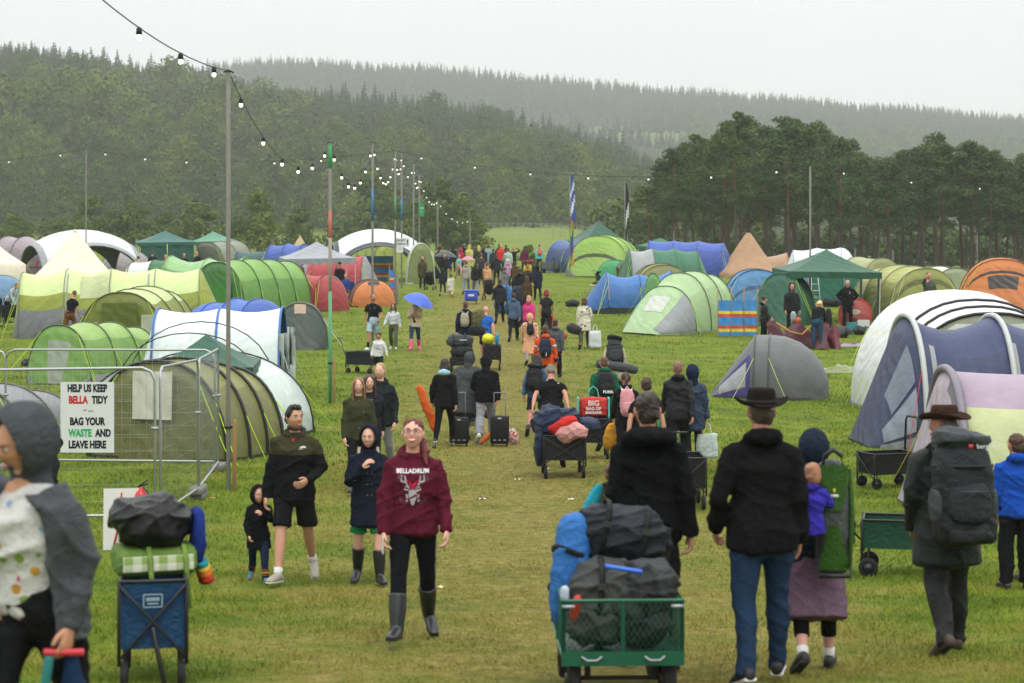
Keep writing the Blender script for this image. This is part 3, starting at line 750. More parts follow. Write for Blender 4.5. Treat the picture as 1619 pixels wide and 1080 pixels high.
def windbreak(px, Y, yaw, w, h, label, ph=None, n=4):
    loc = PD(px, Y); o = thing('windbreak', loc, R(yaw), label, 'windbreak')
    bands = [('#2b93e0', .30), ('#f5e032', .08), ('#e0492c', .09), ('#2b93e0', .24), ('#e0492c', .09), ('#f5e032', .09), ('#2b93e0', .11)]
    z = h+.05; mb = MB(); mats = [fly(b[0]) for b in bands]
    for i, (c, f) in enumerate(bands):
        z1 = z-f*h
        mb.grid([[(-w/2+w*k/20, .05*math.sin(k*.95)+.02*math.sin(k*2.3+zz*4), zz) for k in range(21)] for zz in (z, z1)], i); z = z1
    mb.build('cloth', mats, o)
    for k in range(n):
        x = -w/2+w*k/(n-1); mb = MB(); mb.tube([(x, -.02, -.1), (x, -.02, (ph or h*1.25))], .016, 6); mb.build('pole', plain('wood', '#9a7a52', .8), o)
    return o

tent(-8, 34.5, -14, 2.6, 2.75, 1.32, [1, .95, .8], '#6f7072', roof='#77787b', pole='#4c4a42', back=(.9, 'slope'), label='low grey tunnel tent behind the wire fence, left of the notice', fc='#68696c', doors=[(-.5, .5, .05, .95, '#5d5e62')])
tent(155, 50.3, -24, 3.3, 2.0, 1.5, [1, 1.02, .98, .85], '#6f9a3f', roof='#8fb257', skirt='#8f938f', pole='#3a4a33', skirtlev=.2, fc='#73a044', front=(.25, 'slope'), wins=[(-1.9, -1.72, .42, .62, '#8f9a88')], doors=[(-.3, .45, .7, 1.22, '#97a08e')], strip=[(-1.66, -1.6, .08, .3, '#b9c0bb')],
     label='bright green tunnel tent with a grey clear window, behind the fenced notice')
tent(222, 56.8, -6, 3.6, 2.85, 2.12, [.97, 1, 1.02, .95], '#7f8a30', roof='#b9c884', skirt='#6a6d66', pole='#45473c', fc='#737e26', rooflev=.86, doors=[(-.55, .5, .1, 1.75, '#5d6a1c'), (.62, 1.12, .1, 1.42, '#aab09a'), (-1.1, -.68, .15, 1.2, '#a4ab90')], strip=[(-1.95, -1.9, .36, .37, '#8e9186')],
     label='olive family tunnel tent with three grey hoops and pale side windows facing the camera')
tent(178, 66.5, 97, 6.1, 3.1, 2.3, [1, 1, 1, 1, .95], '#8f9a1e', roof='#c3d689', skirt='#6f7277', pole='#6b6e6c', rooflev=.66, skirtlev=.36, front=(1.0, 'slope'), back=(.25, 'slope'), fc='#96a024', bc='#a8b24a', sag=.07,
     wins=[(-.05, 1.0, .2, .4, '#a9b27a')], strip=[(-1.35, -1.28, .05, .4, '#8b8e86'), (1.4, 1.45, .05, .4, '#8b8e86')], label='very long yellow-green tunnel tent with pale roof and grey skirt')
tent(400, 78, -34, 4.2, 2.9, 2.15, [1, 1.03, 1.03, 1, .95], '#62913c', roof='#7aa84a', pole='#26331f', fc='#447a34', rooflev=.6, rc='#9fd23a', doors=[(-.8, .8, .05, 1.3, '#3a8a2a')], strip=[(-1.0, -.95, .1, .9, '#6fbb3f')],
     label='rounded mid-green tent with many dark hoops, left of the small red tent')
tent(330, 87, 80, 3.6, 3.0, 2.05, [1, .95, 1], '#65955a', roof='#8ab577', pole='#5d8f52', fc='#65955a', sag=.12, label='pale green sagging tent beyond the long yellow-green tunnel tent')
tent(497, 80, 62, 1.2, 2.0, 1.5, [1, 1], '#a32a30', roof='#ac3035', pole='#3b1b1c', front=(.9, 'dome'), back=(.9, 'dome'), fc='#a32a30', wins=[(-1.05, -.8, .5, .65, '#33282a')], label='small red dome tent with a dark vent beside the grey gazebo', name='dome_tent')
tent(538, 98, 85, 2.6, 2.6, 1.75, [1, 1.0, .9], '#b02c36', roof='#b8323b', pole='#45282b', fc='#7d7f83', back=(1.0, 'dome'), front=(.8, 'slope'), doors=[], label='larger red tent with grey end panel standing under and behind the grey gazebo')
tent(475, 61.5, 4, .9, 1.78, 1.46, [1.0, .98], '#8a8478', roof='#b89a86', pole='#5b5a54', front=(.62, 'slope'), back=(.8, 'dome'), fc='#3d4a44', rooflev=.5, ropes=1, rc='#c7c7c0', wins=[(-.6, -.47, .45, .55, '#b89a86')], strip=[(-.9, -.5, .27, .29, '#b08f7d')],
     label='small two-tone dome tent with pinkish roof and dark grey-green front', name='dome_tent')
tent(588, 83, 16, .8, 1.95, 1.12, [1, 1], '#6b2226', roof='#702428', pole='#241a1a', front=(.55, 'dome'), back=(.6, 'dome'), fc='#d37a2c', ropes=0, wins=[(-.72, -.55, .42, .56, '#2f2d2b')], label='orange-fronted pop-up tent with dark red back, behind the man in the black T-shirt', name='dome_tent')
tent(372, 62, 70, 1.6, 3.0, 1.52, [1, 1, .9], '#2b58ad', roof='#3565bd', pole='#27469a', front=(1.0, 'dome'), back=(1.0, 'dome'), fc='#2b58ad', label='blue dome tent just beyond the large white tent', name='dome_tent')
o, SPx, ps = tent(350, 46.3, 93, 3.0, 3.1, 2.1, [1, 1, 1], '#c3d0cc', roof='#d3ddda', pole='#2d5c9a', openfront=True, lining='#26549a', back=(.5, 'slope'), fc='#c3d0cc', bc='#c3d0cc', ropes=1, rc='#b9bdb8', pr=.03, label='large white tent with blue trim and grey door curtains hanging open')
for sg, k in ((-1, 0), (1, 1), (-1, 2), (1, 3)):
    mb = MB(); x = sg*(1.38-.18*(k > 1)); mb.grid([[(x+sg*.09*math.sin(q*2.1+v*3)+.02*q, ps[0]-.06-.10*(k > 1)-.07*math.cos(q*2.6), 1.55-1.45*v) for q in range(7)] for v in [j/8 for j in range(9)]]); mb.build('door_curtain', fly('#a9b5b0'), o)
# bare poles being set up
loc = PD(330, 43); o = thing('bare_poles', loc, R(3), 'bare black tent poles arching in front of the large white tent', 'tent poles')
for k, (x0, x1, h, y) in enumerate(((-1.95, 1.45, 1.95, .7), (-2.1, 1.2, 1.72, 0), (-1.9, -.2, 1.15, -.6))):
    mb = MB(); mb.tube([((x0+x1)/2-math.cos(math.pi*q/14)*(x1-x0)/2, y, math.sin(math.pi*q/14)**.7*h) for q in range(15)], .014, 6); mb.build('arch_pole', BLACKM, o)
mb = MB(); mb.tube([(-.3, .7, 1.93), (-.38, 0, 1.7), (-.45, -.2, 1.1)], .008, 5); mb.build('strap', plain('strap_grey', '#b6b9b5'), o)
tent(312, 37.8, -10, 2.0, 4.2, 1.6, [1, 1], '#b4c3bb', roof='#c0cdc6', pole='#20221f', fc='#b4c3bb', back=(.8, 'slope'), ropes=1, label='pale grey-green tent wrapped behind the olive tunnel tent')
tent(302, 34.4, -19, 2.5, 2.72, 1.72, [1, 1.02, .97, .9], '#75773f', roof='#85874d', pole='#1b1c18', fc='#6d7038', pr=.03, sag=.08, doors=[(-.42, .36, .72, 1.56, '#c4c4b2')], rc='#b4dd1f', strip=[(-1.3, -1.2, .2, .201, '#85874d')],
     label='olive tunnel tent with black hoops and a white window panel, right behind the fence')
gazebo(327, 37.4, 3, 1.95, 1.48, 2.05, '#1f5b44', label='small dark green gazebo over the olive tent', valance=.26)
bell(118, 96, 2.5, .35, 3.1, '#dad2bd', 'cream canvas bell tent in front of the white event shelter')
bell(-25, 93, 2.02, 1.45, 2.95, '#d8d0bb', 'tall cream canvas tent cut off at the left edge')
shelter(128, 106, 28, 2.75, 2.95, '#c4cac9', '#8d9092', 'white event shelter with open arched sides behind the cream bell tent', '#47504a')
tent(42, 110, 55, 3, 2.8, 2.45, [.9, 1, 1], '#86797f', roof='#8f8288', pole='#3a3638', fc='#86797f', label='mauve tunnel tent between the cream tents at the left')
tent(200, 112, 20, 1.4, 3.0, 1.6, [1, 1], '#85827f', roof='#b3553a', pole='#3e3c3c', front=(1, 'dome'), fc='#8b8483', rooflev=.86, label='low grey dome tent with an orange-red top panel', name='dome_tent')
tent(245, 101, 80, 2.4, 2.4, 1.42, [1, 1, .9], '#aeb7ae', pole='#22302a', front=(.8, 'slope'), segs=['#2d6b3d', '#c3cbc6'], fc='#2d6b3d', label='low green and white tent behind the ridge of the long yellow-green tent')
gazebo(262, 120, 14, 3.6, 1.95, 2.65, '#1c6156', walls=((0, '#1a5a50', 0, 1, .1), (1, '#1a5a50', 0, 1, .1)), label='teal gazebo with closed walls and yellow straps', straps='#b9cc2a')
gazebo(338, 138, 5, 3.3, 1.7, 2.4, '#4e8a6c', label='pale green gazebo roof farther back beside the teal gazebo')
tent(350, 123, -30, 3, 3.0, 1.9, [1, 1, 1], '#737a68', pole='#33352f', fc='#6b7260', label='grey-green hooped tent under the tall bare lamp pole')
tent(398, 116, 80, 1.6, 2.2, 1.4, [1, 1], '#24545c', pole='#1d3a40', front=(.8, 'dome'), fc='#24545c', label='low dark teal dome tent left of the blue dome', name='dome_tent')
tent(380, 104, 10, 1.5, 1.5, .95, [1, 1], '#c06a3a', pole='#3d2b22', front=(.6, 'dome'), fc='#c06a3a', ropes=0, label='little orange tent peeping beside the red tent', name='dome_tent')
tent(455, 110, 75, 2.0, 2.8, 2.05, [1, 1, .95], '#2c4fa0', roof='#3359ae', pole='#253f80', front=(.6, 'slope'), fc='#2c4fa0', label='blue dome tent behind the grey gazebo', name='dome_tent')
gazebo(502, 90, 12, 3.3, 1.9, 2.65, '#8a8f96', label='grey gazebo shading people beside the red tents', valance=.28)
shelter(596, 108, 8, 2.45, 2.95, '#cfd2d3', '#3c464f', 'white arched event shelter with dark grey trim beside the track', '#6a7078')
tent(618, 118, 0, 2, 2.4, 1.85, [1, 1], '#a3b04c', pole='#6b7433', fc='#a3b04c', label='yellow-green tent seen through the white arched shelter')
bell(474, 150, 1.1, .3, 1.95, '#b8a878', 'tiny straw-coloured pyramid tent in the distance on the left', 8, name='pyramid_tent')
tent(664, 104, 6, 1.6, 1.5, 2.2, [1, 1], '#9ca29d', roof='#c7cbc8', pole='#c8cacb', fc='#7d8a52', label='narrow grey and green frame tent at the right end of the arched shelter', name='frame_tent')
tent(-6, 84, 30, 1.4, 2.4, 1.3, [1, 1], '#5d86a8', roof='#7aa0bd', pole='#3f6b33', front=(.9, 'dome'), fc='#5d86a8', label='pale blue dome tent at the far left edge', name='dome_tent')
windbreak(593, 108, 2, 2.05, 1.35, 'long striped blue, yellow and red windbreak below the arched shelter', n=5)
windbreak(620, 91, 60, .5, 1.2, 'narrow striped windbreak end standing beside the grey wooden post', n=2)
# right
gazebo(944, 125, 20, 3.5, 1.95, 3.35, '#17573f', label='dark green peaked gazebo beside the two flagpoles', valance=.3)
tent(912, 120, 35, 3.4, 2.6, 2.0, [1, 1, 1], '#2b4474', roof='#39598f', pole='#8d99ad', fc='#8fa2c2', label='navy and pale blue tent under the dark green peaked gazebo')
tent(958, 115, -18, 3.6, 3.9, 2.4, [1, 1.02, 1, .95], '#84ac3e', roof='#94ba48', skirt='#7b7f7c', pole='#2c3a1c', front=(1.1, 'slope'), fc='#8db244', skirtlev=.22, rc='#a9d436', strip=[(-2.4, -2.3, .12, .88, '#3b4a28'), (-2.0, -1.95, .3, .7, '#8cc63f')], label='large lime green tent with dark hoops and grey skirt, right of the track')
tent(972, 105, -15, .6, 2.0, 1.25, [1, 1], '#2b8f55', roof='#2f9a5c', pole='#1e4a33', front=(.6, 'dome'), back=(.6, 'dome'), fc='#2f9a5c', ropes=0, label='small emerald pop-up tent in front of the large lime tent', name='dome_tent')
tent(1047, 100, -84, 3.6, 2.6, 2.05, [.95, 1, 1, .95], '#8a9190', pole='#3c5a4c', segs=['#8d9291', '#2f7454', '#2f7454'], fc='#2a6a4c', bc='#2f7a55', front=(.6, 'slope'), strip=[(-1.6, -1.5, .1, .35, '#b7cf3c'), (-.75, -.65, .1, .35, '#b7cf3c')], label='tunnel tent half grey and half dark green with yellow straps')
tent(1085, 113, 78, 4.4, 3.0, 2.15, [.95, 1, 1.0, 1], '#2648a0', roof='#3159b4', pole='#28427c', front=(.9, 'slope'), back=(.5, 'slope'), fc='#2c52aa', label='long bright blue tunnel tent left of the beige tipi')
gazebo(1042, 131, 0, 3.3, 1.75, 2.4, '#1d6a4a', label='small green gazebo roof far back in front of the pines')
tent(1045, 92, 10, 1.3, 2.7, 1.5, [1, 1.03, 1], '#777a40', roof='#84874a', pole='#2b2c22', front=(.8, 'slope'), fc='#777a40', label='low olive dome tent behind the blue ridge tent', name='dome_tent')
tent(1010, 78.5, -88, 2.7, 2.3, 1.72, [.98, .92, 1.0], '#1f66ac', roof='#2c74bb', skirt='#20242a', pole='#16427a', front=(1.2, 'slope'), back=(.3, 'slope'), fc='#1e62a6', skirtlev=.1, sag=.12, rc='#b8d63a', strip=[(-1.36, -1.3, .6, .9, '#8c8f90')], label='sagging blue tent with black groundsheet edge beside the track')
tent(1062, 76, -75, 1.6, 2.4, 1.7, [1, .86, 1], '#5fa23c', roof='#6bb044', pole='#3a6a2a', front=(.3, 'slope'), fc='#5fa23c', sag=.18, label='slack green tent squeezed between the blue and pale green tents')
tent(1085, 68.8, -38, 2.7, 2.7, 2.05, [(.95, .78), (1, 1), (1, 1.02), (.95, .95)], '#94b27a', roof='#9dba84', skirt='#83877f', pole='#3b4136', front=(1.7, 'slope'), fc='#9ab884', back=(.4, 'slope'), sag=.05, ropes=1,
     wins=[(-2.3, -1.75, .42, .6, '#b3b9ad'), (.1, 1.1, .13, .36, '#b2c0a2')], strip=[(-2.9, -1.4, .68, .98, '#7f8586'), (-2.7, -1.4, .02, .2, '#7f8586')], label='pale green tent with grey panels behind the striped windbreak')
tent(1192, 76.5, 4, 1.6, 2.7, 1.88, [1, 1, .9], '#3f7fae', roof='#4a8bba', pole='#24384d', front=(.7, 'slope'), fc='#4886b5', rc='#b9c4cc', strip=[(-1.1, -1.05, .2, .8, '#2a5478')], label='sky blue dome tent to the right of the striped windbreak', name='dome_tent')
windbreak(1166, 65.3, 1, 1.36, 1.22, 'striped blue, yellow and red windbreak standing beside the pale green tent', 1.72, 4)
bell(1183, 112, 2.05, .25, 2.72, '#b08a68', 'beige tipi tent with a dark smoke-blackened tip', 10, tip=True, name='tipi_tent', door='#8d8f8e', sx=1.0, sag=.1)
tent(1222, 112, 88, 1.6, 1.9, 1.45, [1, .8], '#ad8967', pole='#7c6248', front=(.4, 'slope'), fc='#ad8967', back=(.3, 'slope'), label='beige canvas porch joined to the right of the tipi')
tent(1292, 105, 82, 2.6, 3.0, 1.92, [1, 1, .95], '#c3c8cc', roof='#cfd3d5', pole='#5e86ad', front=(.9, 'dome'), back=(.7, 'slope'), fc='#c3c8cc', label='white tent with blue edging behind the big green gazebo')
gazebo(1304, 72.6, 2, 3.5, 1.98, 2.78, '#1b5a40', walls=((1, '#1a563e', .0, .10, .02), (1, '#1a563e', .88, 1., .02), (3, '#1a563e', .0, 1.0, .02)), label='big dark green gazebo with people sorting a tent below it', valance=.24)
tent(1243, 71.5, -30, 1.0, 2.1, 1.9, [1, .95], '#1e5540', pole='#2d5b46', front=(.8, 'slope'), fc='#205a44', back=(.7, 'slope'), label='dark green tent against the left side of the big green gazebo', name='dome_tent')
tent(1315, 92, 86, 2.4, 2.0, 1.45, [1, 1], '#2a57b4', pole='#b0403a', front=(.5, 'slope'), fc='#2a57b4', label='bright blue tent seen under the big green gazebo roof')
loc = PD(1335, 84); o = thing('privacy_screen', loc, R(4), 'low green cloth screen behind the big gazebo', 'windbreak')
mb = MB(); mb.grid([[(-1.6+.2*k, .06*math.sin(k), (1.25+.06*math.sin(k*.8))*(1-v)) for k in range(17)] for v in (0, .5, 1)]); mb.build('cloth', fly('#22705a'), o)
for x in (-1.6, 0, 1.6): mb = MB(); mb.tube([(x, 0, 0), (x, 0, 1.35)], .015, 5); mb.build('pole', GREYM, o)
tent(1430, 74, 16, 3.4, 3.1, 2.05, [1, 1.02, 1.02, .95], '#8f9440', roof='#a5a952', pole='#6f7268', front=(.5, 'slope'), fc='#8d9340', skirt='#8f938c', rc='#c9cf9a', strip=[(-1.85, -1.8, .12, .88, '#5f6430'), (-2.1, -2.08, .4, .6, '#b5bb70')], doors=[], label='yellow-olive hooped tent to the right of the big green gazebo')
loc = PD(1452, 71); 
tent(1497, 88, 10, 2, 2.3, 1.5, [1, 1], '#a3ab88', roof='#b9bfa6', pole='#4d5148', fc='#97a07c', label='small pale sage tent between the olive tent and the orange tent')
tent(1582, 79, -12, 3.0, 3.5, 2.2, [1, 1.02, .97], '#c9722a', roof='#d27a2e', pole='#3a2b20', front=(.8, 'slope'), fc='#cf762b', wins=[(-1.95, -1.75, .4, .6, '#37332e')], strip=[(-1.72, -1.68, .2, .8, '#3a2b20')], label='bright orange tent with a dark window at the right edge')
tent(1375, 100, 30, 2, 2.6, 1.6, [1, 1], '#9b9f6a', pole='#55583a', fc='#9b9f6a', label='low straw-green tent behind the right legs of the big gazebo')
tent(1205, 46.2, -100, .35, 2.1, 1.48, [.99, 1.0], '#58595b', roof='#5d5e60', pole='#3e3f41', front=(1.05, 'slope'), back=(1.45, 'dome'), fc='#5b5c5e', sag=.0, ropes=1, rc='#b3c560', strip=[(-1.2, -.28, .72, .75, '#3d2a80'), (-1.2, -.28, .94, .985, '#3d2a80'), (-.34, -.26, .75, .95, '#3d2a80')], wins=[(-1.0, -.36, .76, .93, '#8b8d92')],
     label='low grey dome tent with a purple-edged doorway on the open grass', name='dome_tent')
tent(1524, 42.9, 4, 3.9, 4.35, 2.68, [(.93, .84), (.955, .885), (.98, .93), (1, .97), (1, 1), (1, 1), (1, .99), (.97, .97)], '#c9ccca', roof='#d2d4d2', skirt='#8f938c', pole='#141414', pr=.035, npole=3, front=(.16, 'flat'), fc='#858a72', bc='#c9ccca', sag=.0, rooflev=.3, rc='#b8df20', doors=[(-1.7, 1.7, 1.7, 2.05, '#b9bdb6')], ropes=2,
     label='very large white tent with thick black hoops behind the navy tent')
tent(1567, 36.6, -86, 3.4, 3.0, 2.42, [1, 1.0, 1.0], '#2a365e', roof='#2f3c66', pole='#a9aeac', pr=.055, front=(.9, 'slope'), back=(.5, 'slope'), fc='#2a365a', sag=.11, skirt='#6d7178', rc='#b3283c', ropes=1, wins=[(-2.25, -1.85, .62, .80, '#66707f'), (-2.4, -1.85, .82, .95, '#7e8694')], strip=[(-1.52, -1.42, .70, .97, '#8b8e90'), (.05, .14, .70, .85, '#8b8e90'), (-2.45, -1.75, .965, 1.0, '#7e8286')],
     label='navy blue inflatable tent with pale air beams, at the right')
tent(1628, 26.4, -92, 2.3, 2.9, 1.88, [1, 1.0], '#b6bd86', roof='#9a8799', skirt='#6c6a70', pole='#6e6873', pr=.06, front=(.55, 'slope'), back=(.5, 'slope'), fc='#a497a0', rooflev=.74, skirtlev=.14, sag=.03, rc='#c9b43a', ropes=1, strip=[(-1.22, -1.1, .58, 1., '#6e6873')],
     label='lilac and pale yellow tent partly hidden by the hiker at the right edge')
# flattened tent
def heap(name, loc, rx, ry, h, mats, label, cat, seed=0, yaw=0, n=26, parts=None, rough=1.0, parent=None):
    rs = random.Random(seed); g = []
    for i in range(n+1):
        row = []
        for k in range(n+1):
            a, b = -1+2*i/n, -1+2*k/n; r = max(abs(a), abs(b)); e = 1-r**3
            z = max(0, e)*h*(.45+rough*.9*abs(noise.noise(Vector((a*2.2+seed, b*2.2, seed*1.7))))+.5*rough*noise.noise(Vector((a*5, b*5+seed, 1))))
            ang = math.atan2(b, a); w = 1+.13*noise.noise(Vector((math.cos(ang)*1.5+seed, math.sin(ang)*1.5, 2))); q = math.hypot(a, b)/max(r, 1e-6) if r else 1
            row.append((a*rx*w/q**.5, b*ry*w/q**.5, z-.01))
        g.append(row)
    mb = MB(); nm = len(mats); mb.grid(g, 0, lambda i, k: min(nm-1, int(nm*(k/n+.18*noise.noise(Vector((i*.2, k*.2, seed))))) if nm > 1 else 0) if nm > 1 else 0)
    o = mb.build(name, mats, parent); o.location = loc; o.rotation_euler = (0, 0, R(yaw))
    return tag(o, label, cat) if label else o
heap('collapsed_tent', PD(1340, 52.5), .95, .55, .22, [fly('#7f8a55'), fly('#9aa37a'), fly('#6d755a')], 'flattened pale green tent lying on the grass beside the large white tent', 'tent', 3)

loc = P(1392, 868); o = thing('tent_flap', loc, R(-20), 'pale yellow tent flap with a grey hem pegged to the grass beside the green wagon', 'tent flap')
mb = MB(); mb.grid([[(-.2+.55*u+.2*v, .1+.7*v*(1-.3*u), .02+.40*u*v) for u in (0, .25, .5, .75, 1)] for v in (0, .5, 1)]); mb.build('flap', fly('#b6bd86'), o)
mb = MB(); mb.grid([[(-.22+.6*u, .02+.12*v, .012+.03*v+.02*math.sin(u*6)) for u in (0, .25, .5, .75, 1)] for v in (0, 1)]); mb.build('hem', fly('#6c6a70'), o); rope(o, (-.1, .05, .03), (-.45, -.4, 0), '#c9b43a')
# ---------------------------------------------------------------- people
REM = []            # (object, voxel, smooth, displacement, extra MB to join, mats)
def remesh_later(o, voxel, smooth=2, disp=0., extra=None, dscale=9., rings=0): REM.append((o, voxel, smooth, disp, extra, dscale, rings))
def flush_remesh():
    for o, voxel, sm, *_ in REM:
        m = o.modifiers.new('r', 'REMESH'); m.mode = 'VOXEL'; m.voxel_size = voxel; m.use_smooth_shade = True
        if sm: m = o.modifiers.new('s', 'SMOOTH'); m.iterations = sm; m.factor = .5
    bpy.context.view_layer.update(); dg = bpy.context.evaluated_depsgraph_get(); res = []
    for o, *_ in REM: res.append(bpy.data.meshes.new_from_object(o.evaluated_get(dg), preserve_all_data_layers=False, depsgraph=dg))
    for (o, voxel, sm, disp, extra, ds, rg), me in zip(REM, res):
        mats = list(o.data.materials); o.modifiers.clear(); old = o.data; o.data = me; bpy.data.meshes.remove(old)
        if disp or rg:
            n = len(me.vertices); co = np.empty(n*3); me.vertices.foreach_get('co', co); co = co.reshape(-1, 3)
            no = np.empty(n*3); me.vertex_normals.foreach_get('vector', no); no = no.reshape(-1, 3)
            ph = random.random()*6; x, y, z = co.T
            q = np.sin(ds*1.3*z+ph+1.8*np.sin(ds*.8*x+ph)+1.2*np.sin(ds*y))
            r1 = 1-np.abs(np.sin(ds*(.9*z+.55*x)+2.4*np.sin(ds*.45*x+ph)+1.9*np.sin(ds*.5*y+1.3*np.sin(ds*.7*z))+.8*np.sin(ds*1.9*x-ds*z))); r2 = 1-np.abs(np.sin(ds*(1.9*z-1.5*x+.8*y)+2*np.sin(ds*.9*z+ph*2)))
            d = disp*(.45*q+.95*r1**2.2+.6*r2**2.2-.45)
            if rg: d = d+.010*np.abs(np.sin(z*rg+.5*np.sin(9*x+ph)))
            co = co+no*d[:, None]; me.vertices.foreach_set('co', co.ravel())
        if not me.materials:
            for m in mats: me.materials.append(m)
        me.polygons.foreach_set('use_smooth', [True]*len(me.polygons))
        if extra is not None:
            n = len(me.vertices); V = [tuple(v.co) for v in me.vertices]+extra.v
            Fs = [tuple(p.vertices) for p in me.polygons]+[tuple(i+n for i in f) for f in extra.f]
            mi = [0]*len(me.polygons)+extra.m
            m2 = bpy.data.meshes.new(me.name); m2.from_pydata(V, [], Fs)
            for m in mats: m2.materials.append(m)
            m2.polygons.foreach_set('material_index', mi); m2.polygons.foreach_set('use_smooth', [True]*len(Fs)); m2.update()
            o.data = m2; bpy.data.meshes.remove(me)
        o.data.update()
    REM.clear()

SKIN = {}
def skinm(c):
    if c not in SKIN:
        t = NT('skin'); b = col(c); o = t.obj()
        t.set(t.mix(t.noise(14, 3, .5, o), [x*.88 for x in b], [min(1, x*1.1) for x in b]), .5, spec=.35)
        t.b.inputs['Subsurface Weight'].default_value = .08; t.b.inputs['Subsurface Radius'].default_value = (.02, .008, .004)
        SKIN[c] = t.m
    return SKIN[c]
EYE = plain('eye_white', '#d8d4cc', .3); DARK = plain('dark_detail', '#1c1512', .5)
_hc = {}
def hairm(c):
    if c not in _hc:
        t = NT('hair'); b = col(c); o = t.obj(); mp = t.n('ShaderNodeMapping'); mp.inputs['Scale'].default_value = (60, 60, 4); t.L(o, mp.inputs[0])
        n = t.noise(2.2, 4, .6, mp.outputs[0]); t.set(t.mix(n, [x*.5 for x in b], [min(1, x*1.5) for x in b]), .55, spec=.4); t.bump(n, .8, .01); _hc[c] = t.m
    return _hc[c]
def rotv(v, ax, a): return Matrix.Rotation(a, 3, ax) @ v

